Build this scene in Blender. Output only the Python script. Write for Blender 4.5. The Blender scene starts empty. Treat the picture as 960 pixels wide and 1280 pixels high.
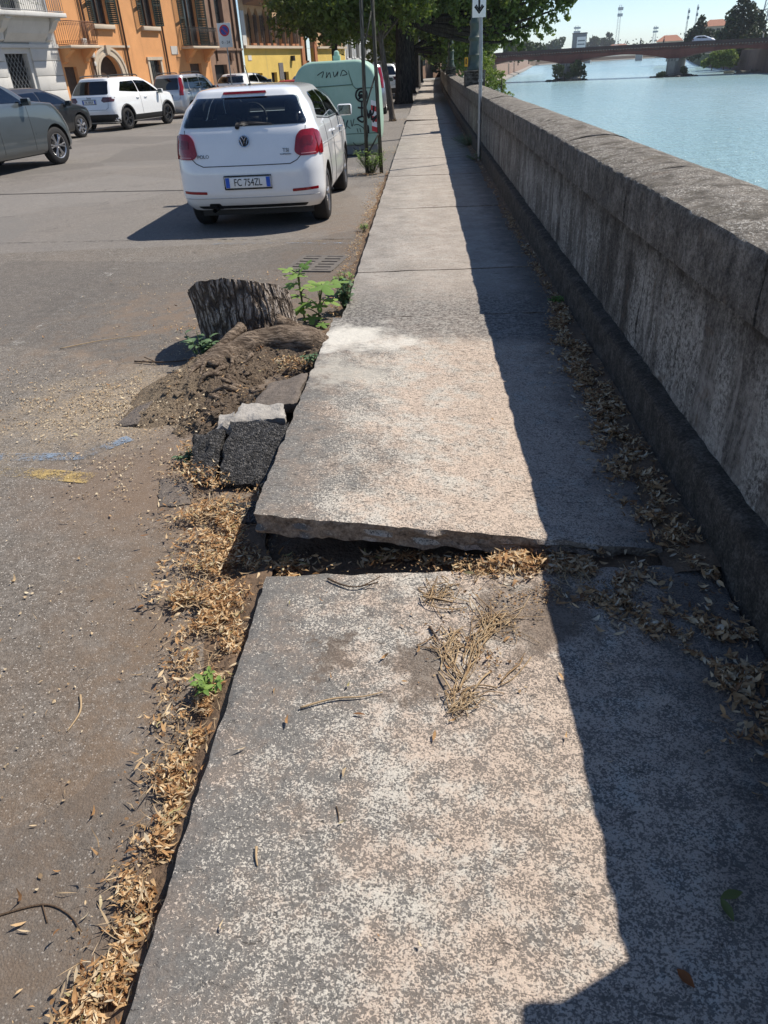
import bpy, bmesh, math, random
from mathutils import Vector, Matrix, noise as mnoise
from mathutils.geometry import delaunay_2d_cdt
random.seed(7)
rad = math.radians
scene = bpy.context.scene
COL = scene.collection
PI = math.pi

# ------------------------------------------------------------------ helpers
def lerp(a, b, t): return a + (b - a) * t
def clamp(x, a=0.0, b=1.0): return max(a, min(b, x))
def sstep(a, b, x):
    t = clamp((x - a) / (b - a)); return t * t * (3 - 2 * t)
def fbm(x, y, z, o=4):
    return mnoise.fractal(Vector((x, y, z)), 1.0, 2.0, o)

class MB:
    """collects vertices and faces, links them as one mesh object"""
    def __init__(s): s.v = []; s.f = []; s.m = []
    def add(s, vs, fs, mi=0):
        o = len(s.v); s.v += [tuple(v) for v in vs]
        s.f += [tuple(i + o for i in f) for f in fs]; s.m += [mi] * len(fs)
    def box(s, c, d, rz=0.0, mi=0, rot=None, taper=1.0):
        x, y, z = d[0] / 2, d[1] / 2, d[2] / 2
        R = rot if rot is not None else Matrix.Rotation(rz, 3, 'Z')
        vs = []
        for sz in (-1, 1):
            k = taper if sz > 0 else 1.0
            for sx, sy in ((-1, -1), (1, -1), (1, 1), (-1, 1)):
                vs.append(Vector(c) + R @ Vector((sx * x * k, sy * y * k, sz * z)))
        s.add(vs, [(3, 2, 1, 0), (4, 5, 6, 7), (0, 1, 5, 4), (1, 2, 6, 5), (2, 3, 7, 6), (3, 0, 4, 7)], mi)
    def tube(s, pts, r, n=8, mi=0, cap=True):
        pts = [Vector(p) for p in pts]; k = len(pts)
        rs = r if isinstance(r, (list, tuple)) else [r] * k
        vs = []; up = None
        for i, p in enumerate(pts):
            t = (pts[min(i + 1, k - 1)] - pts[max(i - 1, 0)])
            t = t.normalized() if t.length > 1e-9 else Vector((0, 0, 1))
            if up is None:
                a = Vector((1, 0, 0)) if abs(t.x) < .8 else Vector((0, 1, 0))
                up = t.cross(a).normalized()
            up = (up - t * up.dot(t))
            up = up.normalized() if up.length > 1e-9 else t.orthogonal().normalized()
            b = t.cross(up)
            for j in range(n):
                a = 2 * PI * j / n
                vs.append(p + (up * math.cos(a) + b * math.sin(a)) * rs[i])
        fs = []
        for i in range(k - 1):
            for j in range(n):
                j2 = (j + 1) % n
                fs.append((i * n + j, i * n + j2, (i + 1) * n + j2, (i + 1) * n + j))
        if cap:
            fs.append(tuple(range(n - 1, -1, -1))); fs.append(tuple((k - 1) * n + j for j in range(n)))
        s.add(vs, fs, mi)
    def lathe(s, prof, n=24, c=(0, 0, 0), axis='Z', mi=0, cap=False):
        """prof: (radius, height) pairs"""
        vs = []
        for (r, h) in prof:
            for j in range(n):
                a = 2 * PI * j / n
                p = (r * math.cos(a), r * math.sin(a), h)
                if axis == 'X': p = (h, r * math.cos(a), r * math.sin(a))
                elif axis == 'Y': p = (r * math.sin(a), h, r * math.cos(a))
                vs.append((c[0] + p[0], c[1] + p[1], c[2] + p[2]))
        fs = []
        for i in range(len(prof) - 1):
            for j in range(n):
                j2 = (j + 1) % n
                fs.append((i * n + j, i * n + j2, (i + 1) * n + j2, (i + 1) * n + j))
        if cap:
            fs.append(tuple(range(n - 1, -1, -1))); fs.append(tuple((len(prof) - 1) * n + j for j in range(n)))
        s.add(vs, fs, mi)
    def prism(s, poly, fn0, fn1, mi=0):
        """poly: 2-d outline, fn0 / fn1 map a 2-d point to the two faces"""
        n = len(poly)
        vs = [fn0(p) for p in poly] + [fn1(p) for p in poly]
        s.add(vs, [tuple(range(n - 1, -1, -1)), tuple(range(n, 2 * n))] +
              [(i, (i + 1) % n, n + (i + 1) % n, n + i) for i in range(n)], mi)
    def grid(s, nx, ny, fn, mi=0):
        vs = [fn(i / nx, j / ny) for j in range(ny + 1) for i in range(nx + 1)]
        w = nx + 1
        s.add(vs, [(j * w + i, j * w + i + 1, (j + 1) * w + i + 1, (j + 1) * w + i) for j in range(ny) for i in range(nx)], mi)
    def build(s, name, mats, parent=None, smooth=False, fixn=True, loc=None):
        me = bpy.data.meshes.new(name)
        me.from_pydata(s.v, [], s.f)
        if not isinstance(mats, (list, tuple)): mats = [mats]
        for m in mats: me.materials.append(m)
        me.polygons.foreach_set('material_index', s.m)
        if fixn:
            bm = bmesh.new(); bm.from_mesh(me)
            bmesh.ops.recalc_face_normals(bm, faces=bm.faces); bm.to_mesh(me); bm.free()
        if smooth:
            me.polygons.foreach_set('use_smooth', [True] * len(me.polygons))
            if smooth != 'all': sharp(me, rad(38))
        me.update()
        o = bpy.data.objects.new(name, me); COL.objects.link(o)
        if parent: o.parent = parent
        if loc: o.location = loc
        return o

def sharp(me, ang):
    try: me.set_sharp_from_angle(angle=ang)
    except Exception: pass

def tag(o, label, cat, group=None):
    o['label'] = label; o['category'] = cat
    if group: o['group'] = group
    return o
def thing(name, label, cat, loc=(0, 0, 0), rz=0.0, group=None):
    o = bpy.data.objects.new(name, None); COL.objects.link(o)
    o.location = loc; o.rotation_euler = (0, 0, rz); o.empty_display_size = .1
    return tag(o, label, cat, group)
def kind(o, k='structure'):
    o['kind'] = k; return o
def copy_tree(o, parent=None):
    c = o.copy(); COL.objects.link(c)
    if parent: c.parent = parent
    for ch in list(o.children): copy_tree(ch, c)
    return c
def bevel(o, w, seg=2, ang=30):
    """bevel a mesh in place"""
    bm = bmesh.new(); bm.from_mesh(o.data)
    es = [e for e in bm.edges if len(e.link_faces) == 2 and e.calc_face_angle(0) > rad(ang)]
    bmesh.ops.bevel(bm, geom=es, offset=w, segments=seg, affect='EDGES', profile=.5)
    bm.to_mesh(o.data); bm.free()
    o.data.polygons.foreach_set('use_smooth', [True] * len(o.data.polygons)); sharp(o.data, rad(45))
    return o
def polyobj(name, poly, fn, mat, parent=None, step=.06, skirt=None, smooth=True):
    """a curved panel: 2-d outline filled with a fine triangulation, mapped by fn(a, b, d); skirt turns its rim inwards"""
    pts = []
    n = len(poly)
    for i in range(n):
        a = Vector(poly[i]); b = Vector(poly[(i + 1) % n])
        k = max(1, int((b - a).length / step))
        for j in range(k): pts.append(a.lerp(b, j / k))
    nb = len(pts)
    x0 = min(p.x for p in pts); x1 = max(p.x for p in pts); y0 = min(p.y for p in pts); y1 = max(p.y for p in pts)
    allp = list(pts)
    yy = y0 + step * .53
    while yy < y1:
        xx = x0 + step * .47
        while xx < x1:
            q = Vector((xx, yy))
            if inpoly(q, pts) and min((q - p).length for p in pts) > step * .45: allp.append(q)
            xx += step
        yy += step
    vs, _, fs, ov, _, _ = delaunay_2d_cdt(allp, [(i, (i + 1) % nb) for i in range(nb)], [], 1, 1e-5)
    mb = MB()
    mb.add([fn(v.x, v.y, 0.0) for v in vs], fs)
    if skirt:
        ring = [fn(p.x, p.y, 0.0) for p in pts] + [fn(p.x, p.y, skirt) for p in pts]
        mb.add(ring, [(i, (i + 1) % nb, nb + (i + 1) % nb, nb + i) for i in range(nb)])
    o = mb.build(name, mat, parent, smooth='all' if smooth else False, fixn=False)
    bm = bmesh.new(); bm.from_mesh(o.data)
    bmesh.ops.remove_doubles(bm, verts=bm.verts, dist=1e-5)
    bmesh.ops.recalc_face_normals(bm, faces=bm.faces)
    bm.to_mesh(o.data); bm.free(); sharp(o.data, rad(50))
    return o
def inpoly(q, pts):
    c = False; n = len(pts); j = n - 1
    for i in range(n):
        a, b = pts[i], pts[j]
        if (a.y > q.y) != (b.y > q.y) and q.x < (b.x - a.x) * (q.y - a.y) / (b.y - a.y) + a.x: c = not c
        j = i
    return c
def roundpoly(pts, r, n=4):
    out = []; k = len(pts)
    for i in range(k):
        p = Vector(pts[i]); a = Vector(pts[i - 1]); b = Vector(pts[(i + 1) % k])
        d1 = (a - p); d2 = (b - p)
        rr = min(r, d1.length * .45, d2.length * .45)
        s = p + d1.normalized() * rr; e = p + d2.normalized() * rr
        for j in range(n + 1):
            t = j / n
            out.append(tuple(s.lerp(p, t).lerp(p.lerp(e, t), t)))
    return out
def text(s, size, mat, parent, M4, name='lettering', ext=.002, align='CENTER', sx=1.0):
    cu = bpy.data.curves.new(name, 'FONT'); cu.body = s; cu.size = size; cu.extrude = ext
    cu.align_x = align; cu.align_y = 'CENTER'; cu.resolution_u = 3
    t = bpy.data.objects.new(name, cu); COL.objects.link(t)
    dg = bpy.context.evaluated_depsgraph_get()
    me = bpy.data.meshes.new_from_object(t.evaluated_get(dg))
    bpy.data.objects.remove(t); bpy.data.curves.remove(cu)
    me.transform(Matrix.Diagonal((sx, 1, 1, 1))); me.transform(M4)
    me.materials.clear(); me.materials.append(mat)
    o = bpy.data.objects.new(name, me); COL.objects.link(o); o.parent = parent
    return o
FACE_BACK = Matrix.Rotation(PI / 2, 4, 'X')      # text plane facing -Y, upright

# ------------------------------------------------------------------ materials
MATS = {}
class NT:
    def __init__(s, name):
        m = bpy.data.materials.new(name); m.use_nodes = True
        s.mat = m; s.t = m.node_tree; s.n = s.t.nodes; s.l = s.t.links
        s.b = s.n['Principled BSDF']; s.out = s.n['Material Output']
        s.b.inputs['Specular IOR Level'].default_value = .35
        MATS[name] = m
        s._pos = None
    def pos(s):
        if s._pos is None: s._pos = s.n.new('ShaderNodeNewGeometry').outputs['Position']
        return s._pos
    def obj(s): return s.n.new('ShaderNodeTexCoord').outputs['Object']
    def map(s, vec, scale=(1, 1, 1), rot=(0, 0, 0)):
        k = s.n.new('ShaderNodeMapping'); k.inputs['Scale'].default_value = scale; k.inputs['Rotation'].default_value = rot
        s.l.new(vec, k.inputs['Vector']); return k.outputs[0]
    def noise(s, scale, detail=3, rough=.55, dist=0.0, vec=None, out='Fac'):
        k = s.n.new('ShaderNodeTexNoise')
        k.inputs['Scale'].default_value = scale; k.inputs['Detail'].default_value = detail
        k.inputs['Roughness'].default_value = rough; k.inputs['Distortion'].default_value = dist
        s.l.new(vec if vec is not None else s.pos(), k.inputs['Vector']); return k.outputs[out]
    def voro(s, scale, vec=None, out='Distance', feature='F1'):
        k = s.n.new('ShaderNodeTexVoronoi'); k.feature = feature; k.inputs['Scale'].default_value = scale
        s.l.new(vec if vec is not None else s.pos(), k.inputs['Vector']); return k.outputs[out]
    def m(s, op, a, b=None, c=None, cl=False):
        k = s.n.new('ShaderNodeMath'); k.operation = op; k.use_clamp = cl
        for i, v in enumerate((a, b, c)):
            if v is None: continue
            if isinstance(v, (int, float)): k.inputs[i].default_value = v
            else: s.l.new(v, k.inputs[i])
        return k.outputs[0]
    def step(s, x, a, b):
        k = s.n.new('ShaderNodeMapRange'); k.interpolation_type = 'SMOOTHSTEP'
        for nm, v in (('From Min', a), ('From Max', b)):
            if isinstance(v, (int, float)): k.inputs[nm].default_value = v
            else: s.l.new(v, k.inputs[nm])
        s.l.new(x, k.inputs['Value']); return k.outputs[0]
    def mix(s, f, a, b, mode='MIX'):
        k = s.n.new('ShaderNodeMix'); k.data_type = 'RGBA'; k.blend_type = mode
        for i, v in ((0, f), (6, a), (7, b)):
            if isinstance(v, (int, float)): k.inputs[i].default_value = v
            elif isinstance(v, tuple): k.inputs[i].default_value = (*v[:3], 1)
            else: s.l.new(v, k.inputs[i])
        return k.outputs[2]
    def ramp(s, f, stops):
        k = s.n.new('ShaderNodeValToRGB'); e = k.color_ramp.elements
        while len(e) < len(stops): e.new(.5)
        for i, (p, c) in enumerate(stops): e[i].position = p; e[i].color = (*c, 1)
        s.l.new(f, k.inputs[0]); return k.outputs[0]
    def sep(s, vec=None):
        k = s.n.new('ShaderNodeSeparateXYZ'); s.l.new(vec if vec is not None else s.pos(), k.inputs[0]); return k.outputs
    def dist(s, p):
        k = s.n.new('ShaderNodeVectorMath'); k.operation = 'DISTANCE'; s.l.new(s.pos(), k.inputs[0]); k.inputs[1].default_value = p
        return k.outputs['Value']
    def island(s): return s.n.new('ShaderNodeNewGeometry').outputs['Random Per Island']
    def col(s, c): 
        if isinstance(c, tuple): s.b.inputs['Base Color'].default_value = (*c[:3], 1)
        else: s.l.new(c, s.b.inputs['Base Color'])
    def rough(s, r):
        if isinstance(r, (int, float)): s.b.inputs['Roughness'].default_value = r
        else: s.l.new(r, s.b.inputs['Roughness'])
    def bump(s, h, strength=.4, dist=.01):
        k = s.n.new('ShaderNodeBump'); k.inputs['Strength'].default_value = strength; k.inputs['Distance'].default_value = dist
        s.l.new(h, k.inputs['Height']); s.l.new(k.outputs[0], s.b.inputs['Normal'])
def mat(name, c, rough=.6, var=.2, scale=12, bump=0.0, metal=0.0, coat=0.0, spec=None, bscale=None):
    """plain procedural surface: base colour broken up by two sizes of noise, with a fine bump"""
    if name in MATS: return MATS[name]
    t = NT(name); v = t.obj()
    n1 = t.noise(scale, 4, .6, vec=v); n2 = t.noise(scale * 7, 2, .6, vec=v)
    f = t.m('ADD', t.m('MULTIPLY', n1, .65), t.m('MULTIPLY', n2, .35))
    lo = tuple(x * (1 - var * 1.5) for x in c); hi = tuple(min(1, x * (1 + var * 1.5)) for x in c)
    t.col(t.ramp(f, [(.25, lo), (.75, hi)]))
    t.rough(t.m('ADD', t.m('MULTIPLY', n1, .2), rough - .1, cl=True))
    t.b.inputs['Metallic'].default_value = metal
    t.b.inputs['Coat Weight'].default_value = coat; t.b.inputs['Coat Roughness'].default_value = .04
    if spec is not None: t.b.inputs['Specular IOR Level'].default_value = spec
    if bump: t.bump(t.noise(bscale or scale * 5, 3, .6, vec=v), bump, .01)
    return t.mat

def make_stone():
    t = NT('weathered_stone'); P = t.pos(); X, Y, Z = t.sep()
    low = t.noise(3.1, 4, .65); low2 = t.noise(15, 4, .7, vec=t.map(P, (.8, 1.1, 1), (0, 0, .4)))
    w = t.noise(230, 1.6, .55, .5, vec=t.map(P, (.85, 1.0, 1)))
    w2 = t.noise(125, 2.0, .6, .7, vec=t.map(P, (.85, 1, 1), (0, 0, 1.0)))
    edge = t.step(t.m('ADD', X, t.m('MULTIPLY', t.m('SUBTRACT', low, .5), .8)), -.62, -.05)     # left border worn smooth
    far = t.step(Y, 4.6, 6.2)
    thr = t.m('SUBTRACT', .595, t.m('MULTIPLY', edge, .105))
    thr = t.m('SUBTRACT', t.m('ADD', thr, t.m('MULTIPLY', t.m('SUBTRACT', .5, low), .08)), t.m('MULTIPLY', t.m('MULTIPLY', t.step(Y, 1.9, 2.3), edge), .035))
    thr = t.m('ADD', thr, t.m('MULTIPLY', t.m('MULTIPLY', t.m('SUBTRACT', .5, low2), .36), t.m('SUBTRACT', 1.0, t.m('MULTIPLY', t.step(Y, 1.9, 2.3), .68))))
    ww = t.m('ADD', t.m('MULTIPLY', w, .5), t.m('MULTIPLY', w2, .5))
    mask = t.step(ww, t.m('SUBTRACT', thr, .05), t.m('ADD', thr, .06))
    g = t.noise(70, 6, .75); g2 = t.noise(380, 2, .7)
    grey = t.ramp(t.m('ADD', t.m('MULTIPLY', g, .6), t.m('MULTIPLY', g2, .4)), [(.30, (.075, .072, .068)), (.5, (.155, .148, .138)), (.70, (.27, .255, .235))])
    pinkm = t.step(t.m('ADD', t.noise(6.5, 5, .75, vec=t.map(P, (1, 1, 1), (0, 0, 2))), t.m('ADD', t.m('MULTIPLY', t.step(X, -.35, .40), .13), t.m('MULTIPLY', t.step(Y, 1.9, 2.3), .02))), .43, .66)
    grey = t.mix(t.m('MULTIPLY', pinkm, .5), grey, t.mix(g2, (.17, .13, .10), (.31, .245, .195)))
    pale = t.mix(pinkm, (.61, .57, .50), (.61, .49, .395))
    pale = t.mix(t.step(g2, .36, .64), t.mix(.45, pale, (.30, .265, .225)), pale)
    c = t.mix(mask, grey, pale)
    pit = t.step(t.noise(1, 5, .75, .9, vec=t.map(P, (17, 24, 20), (0, 0, .5))), .60, .68)
    c = t.mix(t.m('MULTIPLY', pit, .55), c, t.mix(g2, (.085, .075, .066), (.17, .15, .13)))
    # chipped tool marks: short dark strokes running across the slab
    ch = t.noise(1, 4, .75, .8, vec=t.map(P, (15, 40, 30), (0, 0, .15)))
    chm = t.m('MULTIPLY', t.step(ch, .625, .675), t.step(t.noise(3.7, 2), .38, .55))
    chf = t.m('MULTIPLY', t.step(t.noise(1, 3, .7, .5, vec=t.map(P, (30, 75, 30), (0, 0, -.1))), .58, .66), t.step(Y, 1.9, 2.4))
    c = t.mix(t.m('MULTIPLY', t.m('MAXIMUM', chm, t.m('MULTIPLY', chf, .9)), .75), c, (.085, .075, .066))
    # the far slabs are worn smoother and evenly pale
    farc = t.mix(t.step(t.noise(1, 4, .75, .8, vec=t.map(P, (10, 26, 9))), .57, .66), t.ramp(t.m('ADD', t.m('MULTIPLY', t.noise(3, 5, .7), .5), t.m('MULTIPLY', t.noise(45, 5, .8), .5)), [(.36, (.20, .182, .16)), (.5, (.34, .31, .275)), (.64, (.47, .43, .385))]), (.13, .115, .10))
    c = t.mix(t.m('MULTIPLY', far, .72), c, farc)
    # grey rough zone at the back of the lifted slab and the pale lime stain on its corner
    zone = t.m('MULTIPLY', t.step(t.m('ADD', Y, t.m('MULTIPLY', low2, .5)), 4.50, 4.8), t.step(Y, 6.1, 5.1))
    zc = t.mix(t.step(t.noise(42, 3, .7, .8), .44, .56), (.085, .08, .077), (.30, .285, .26))
    c = t.mix(t.m('MULTIPLY', zone, .8), c, zc)
    st = t.m('ADD', t.dist((-.50, 4.40, .06)), t.m('MULTIPLY', t.m('SUBTRACT', t.noise(4.5, 5, .7), .5), 1.1))
    c = t.mix(t.m('MULTIPLY', t.step(st, .46, .12), .8), c, (.70, .67, .60))
    st2 = t.m('ADD', t.dist((-.45, 3.75, .10)), t.m('MULTIPLY', t.m('SUBTRACT', t.noise(7, 5, .75), .5), 1.0))
    c = t.mix(t.m('MULTIPLY', t.step(st2, .34, .08), .45), c, (.62, .58, .50))
    # brown earth stains on the near slab and along the wall
    s1 = t.m('ADD', t.dist((-.02, 1.52, 0)), t.m('MULTIPLY', t.m('SUBTRACT', t.noise(9, 4, .7), .5), .55))
    s2 = t.m('ADD', t.dist((.34, 1.78, 0)), t.m('MULTIPLY', t.m('SUBTRACT', t.noise(8, 4, .7), .5), .6))
    s3 = t.m('ADD', t.dist((-.30, 1.60, 0)), t.m('MULTIPLY', t.m('SUBTRACT', t.noise(11, 4, .7), .5), .5))
    sm = t.m('MAXIMUM', t.m('MAXIMUM', t.step(s1, .16, .05), t.step(s3, .10, .03)), t.step(s2, .26, .08))
    c = t.mix(t.m('MULTIPLY', sm, .75), c, t.mix(g2, (.09, .068, .052), (.17, .13, .10)))
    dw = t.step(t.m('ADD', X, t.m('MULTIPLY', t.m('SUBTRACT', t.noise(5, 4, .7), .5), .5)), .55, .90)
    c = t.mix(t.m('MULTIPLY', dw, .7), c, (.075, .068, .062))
    nz = t.sep(t.n.new('ShaderNodeNewGeometry').outputs['True Normal'])[2]
    sidec = t.ramp(t.m('ADD', t.m('MULTIPLY', t.noise(24, 5, .75), .6), t.m('MULTIPLY', t.noise(90, 3, .7), .4)), [(.34, (.055, .042, .033)), (.5, (.25, .195, .15)), (.66, (.46, .39, .31))])
    c = t.mix(t.step(nz, .55, .25), c, sidec)
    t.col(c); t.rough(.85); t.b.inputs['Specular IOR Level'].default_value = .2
    h = t.m('SUBTRACT', t.m('ADD', t.m('MULTIPLY', mask, .25), t.m('MULTIPLY', g, 1.0)), t.m('MULTIPLY', pit, .7))
    h = t.m('SUBTRACT', h, t.m('MULTIPLY', t.m('MAXIMUM', chm, chf), .9))
    h = t.m('ADD', h, t.m('MULTIPLY', low2, .8))
    t.bump(h, .6, .010)
    return t.mat
def make_asphalt():
    t = NT('asphalt'); P = t.pos(); X, Y, Z = t.sep()
    fine = t.noise(330, 2, .75); mid = t.noise(60, 4, .7); low = t.noise(1.1, 5, .65)
    cell = t.voro(170, out='Color'); cs = t.sep(cell)
    base = t.ramp(t.m('ADD', t.m('MULTIPLY', fine, .6), t.m('MULTIPLY', mid, .4)), [(.35, (.038, .036, .034)), (.5, (.140, .133, .125)), (.65, (.31, .295, .275))])
    base = t.mix(t.m('MULTIPLY', cs[1], .35), base, (.06, .055, .05))
    base = t.mix(t.m('MULTIPLY', t.step(low, .35, .7), .4), base, (.185, .165, .145))
    sp = t.m('MULTIPLY', t.step(cs[0], .86, .90), t.step(t.voro(170), .55, .3))
    c = t.mix(t.m('MULTIPLY', sp, .8), t.mix(1.0, base, (1.07, 1.0, .92), 'MULTIPLY'), (.58, .54, .48))
    m2 = t.noise(13, 5, .8); c = t.mix(t.m('MULTIPLY', t.step(m2, .50, .68), .30), c, (.07, .066, .062)); c = t.mix(t.m('MULTIPLY', t.step(m2, .50, .34), .30), c, (.30, .28, .255))
    # older, paler carriageway beyond the seam
    farm = t.step(t.m('ADD', Y, t.m('MULTIPLY', X, -.03)), 8.25, 8.32)
    c = t.mix(t.m('MULTIPLY', farm, .30), c, (.24, .228, .215))
    blot = t.noise(.55, 6, .75, .5); c = t.mix(t.m('MULTIPLY', t.step(blot, .52, .66), .28), c, (.075, .07, .065)); c = t.mix(t.m('MULTIPLY', t.step(blot, .46, .34), .25), c, (.27, .25, .225))
    # brown dust swept along the kerb, pale sawdust spread out from the stump
    n = t.noise(3.2, 5, .68)
    kb = t.m('ADD', X, t.m('MULTIPLY', t.m('SUBTRACT', n, .5), .9))
    d1 = t.m('MULTIPLY', t.step(kb, -1.75, -.85), t.step(Y, 14, 7))
    c = t.mix(t.m('MULTIPLY', d1, t.m('ADD', .26, t.m('MULTIPLY', t.step(t.noise(9, 5, .75), .38, .62), .50))), c, t.mix(fine, (.115, .078, .05), (.235, .165, .11)))
    sd = t.m('ADD', t.dist((-1.85, 3.75, -.08)), t.m('MULTIPLY', t.m('SUBTRACT', t.noise(4, 4, .7), .5), 1.5))
    sdm = t.m('MULTIPLY', t.step(sd, .85, .15), t.step(t.noise(75, 3, .75), .40, .62))
    c = t.mix(t.m('MULTIPLY', sdm, .72), c, t.mix(t.noise(160, 1), (.27, .185, .11), (.58, .46, .30)))
    sd2 = t.m('ADD', t.dist((-1.7, 5.4, -.08)), t.m('MULTIPLY', t.m('SUBTRACT', t.noise(3, 4, .7), .5), 3.2))
    c = t.mix(t.m('MULTIPLY', t.m('MULTIPLY', t.step(sd2, 1.6, .3), t.step(t.noise(5, 5, .75), .40, .60)), .75), c, (.24, .17, .115))
    sd3 = t.m('ADD', t.dist((-1.35, 2.85, -.08)), t.m('MULTIPLY', t.m('SUBTRACT', t.noise(5, 4, .7), .5), 1.1))
    c = t.mix(t.m('MULTIPLY', t.step(sd3, .75, .1), .55), c, (.19, .13, .088))
    pc = t.sep(t.voro(.33, out='Color', vec=t.n_add(P, t.noise(2.5, 3, out='Color'), .25)))
    c = t.mix(t.m('MULTIPLY', t.step(pc[0], .62, .64), .30), c, (.085, .08, .075)); c = t.mix(t.m('MULTIPLY', t.step(pc[1], .66, .68), .22), c, (.26, .245, .225))
    # cracks and oil
    cr = t.voro(.55, out='Distance', feature='DISTANCE_TO_EDGE', vec=t.map(t.n_add(P, t.noise(1.6, 4, .7, out='Color'), .8), (1, 1, 1)))
    c = t.mix(t.m('MULTIPLY', t.m('MULTIPLY', t.step(cr, .007, .001), t.step(low, .5, .62)), .5), c, (.045, .042, .04))
    t.col(c); t.rough(.88); t.b.inputs['Specular IOR Level'].default_value = .25
    t.bump(t.m('ADD', t.m('MULTIPLY', fine, .6), t.m('ADD', t.m('MULTIPLY', t.voro(170), -.5), mid)), .5, .007)
    return t.mat
def n_add(s, a, b, k):
    q = s.n.new('ShaderNodeVectorMath'); q.operation = 'MULTIPLY_ADD'
    s.l.new(b, q.inputs[0]); q.inputs[1].default_value = (k, k, k); s.l.new(a, q.inputs[2]); return q.outputs[0]
NT.n_add = n_add
def make_wallstone(name, top):
    t = NT(name); P = t.pos(); X, Y, Z = t.sep()
    st = t.m('ADD', t.m('MULTIPLY', t.noise(1, 5, .7, .6, vec=t.map(P, (11, 11, 1.5))), .6), t.m('MULTIPLY', t.noise(9, 5, .75), .4))          # rain streaks running down
    lo = t.noise(1.3, 4, .65); fi = t.noise(60, 4, .7); mi = t.noise(12, 4, .65)
    c = t.ramp(t.m('ADD', t.m('MULTIPLY', st, .6), t.m('MULTIPLY', mi, .4)), [(.36, (.045, .041, .037)), (.50, (.150, .137, .123)), (.66, (.36, .33, .295))])
    if not top:
        s1 = t.m('MULTIPLY', t.step(t.noise(1, 5, .7, .4, vec=t.map(P, (5, 5, .55))), .46, .58), t.step(t.noise(30, 4, .8), .36, .58)); s2 = t.step(t.noise(1, 5, .7, .5, vec=t.map(P, (3.3, 3.3, .6), (.1, 0, 0))), .52, .62)
        c = t.mix(t.m('MULTIPLY', s2, .72), c, (.032, .028, .026)); c = t.mix(t.m('MULTIPLY', t.m('MULTIPLY', s1, t.step(Z, .80, .5)), .85), c, (.46, .44, .40))
    grain = t.m('ADD', t.m('MULTIPLY', fi, .6), t.m('MULTIPLY', t.noise(150, 3, .75), .4))
    c = t.mix(t.step(grain, .40, .60), t.mix(.55, c, (.02, .018, .016)), t.mix(.10, c, (.5, .46, .40)))
    if not top:
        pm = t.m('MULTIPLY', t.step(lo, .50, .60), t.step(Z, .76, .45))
        c = t.mix(t.m('MULTIPLY', t.step(Z, .66, .775), t.step(t.noise(1, 4, .7, vec=t.map(P, (5, 5, 14))), .42, .60)), c, (.035, .028, .023))  # dark band painted below the cap to deepen the shade of its overhang
        c = t.mix(t.m('MULTIPLY', t.m('MULTIPLY', pm, t.step(st, .40, .66)), .6), c, (.42, .395, .36))
        jy = t.m('ABSOLUTE', t.m('SUBTRACT', t.m('FRACT', t.m('MULTIPLY', t.m('ADD', Y, t.m('MULTIPLY', t.noise(9, 3), .04)), .41)), .5))
        c = t.mix(t.m('MULTIPLY', t.step(jy, .0045, .0015), .85), c, (.015, .013, .012))
        c = t.mix(t.m('MULTIPLY', t.m('MULTIPLY', t.step(jy, .05, .0), t.step(t.noise(4, 4, .7), .48, .62)), .5), c, (.40, .38, .345))
        c = t.mix(t.m('MULTIPLY', t.step(t.noise(1, 4, .75, 1, vec=t.map(P, (14, 14, 8))), .66, .70), .8), c, (.02, .017, .015))
    else:
        nz = t.sep(t.n.new('ShaderNodeNewGeometry').outputs['Normal'])[2]
        sp = t.m('MULTIPLY', t.step(t.noise(1, 4, .75, 1.0, vec=t.map(P, (95, 55, 80), (0, 0, .3))), .50, .60), t.step(t.noise(6, 4, .7), .36, .56))
        cap = t.mix(sp, t.ramp(mi, [(.3, (.085, .075, .062)), (.7, (.225, .20, .168))]), (.46, .435, .39))
        cap = t.mix(t.m('MULTIPLY', t.step(t.noise(5, 4, .7), .52, .66), .5), cap, (.12, .105, .08))
        c = t.mix(t.step(nz, .25, .6), c, cap)
    c = t.mix(t.m('MULTIPLY', t.step(t.noise(7, 3, .7), .60, .68), .35), c, (.15, .105, .075))
    t.col(c); t.rough(.9); t.b.inputs['Specular IOR Level'].default_value = .15
    t.bump(t.m('ADD', t.m('MULTIPLY', grain, 1.3), t.m('ADD', t.m('MULTIPLY', st, .5), mi)), .9, .014)
    return t.mat
def make_litter(name, stops, tr=.25):
    t = NT(name)
    c = t.ramp(t.island(), stops)
    n = t.noise(140, 2); c = t.mix(t.m('MULTIPLY', n, .5), c, t.mix(.55, c, (.08, .045, .02)))
    t.col(c); t.rough(.75)
    tl = t.n.new('ShaderNodeBsdfTranslucent'); t.l.new(c, tl.inputs[0])
    mx = t.n.new('ShaderNodeMixShader'); mx.inputs[0].default_value = tr
    t.l.new(t.b.outputs[0], mx.inputs[1]); t.l.new(tl.outputs[0], mx.inputs[2]); t.l.new(mx.outputs[0], t.out.inputs[0])
    return t.mat
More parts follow.
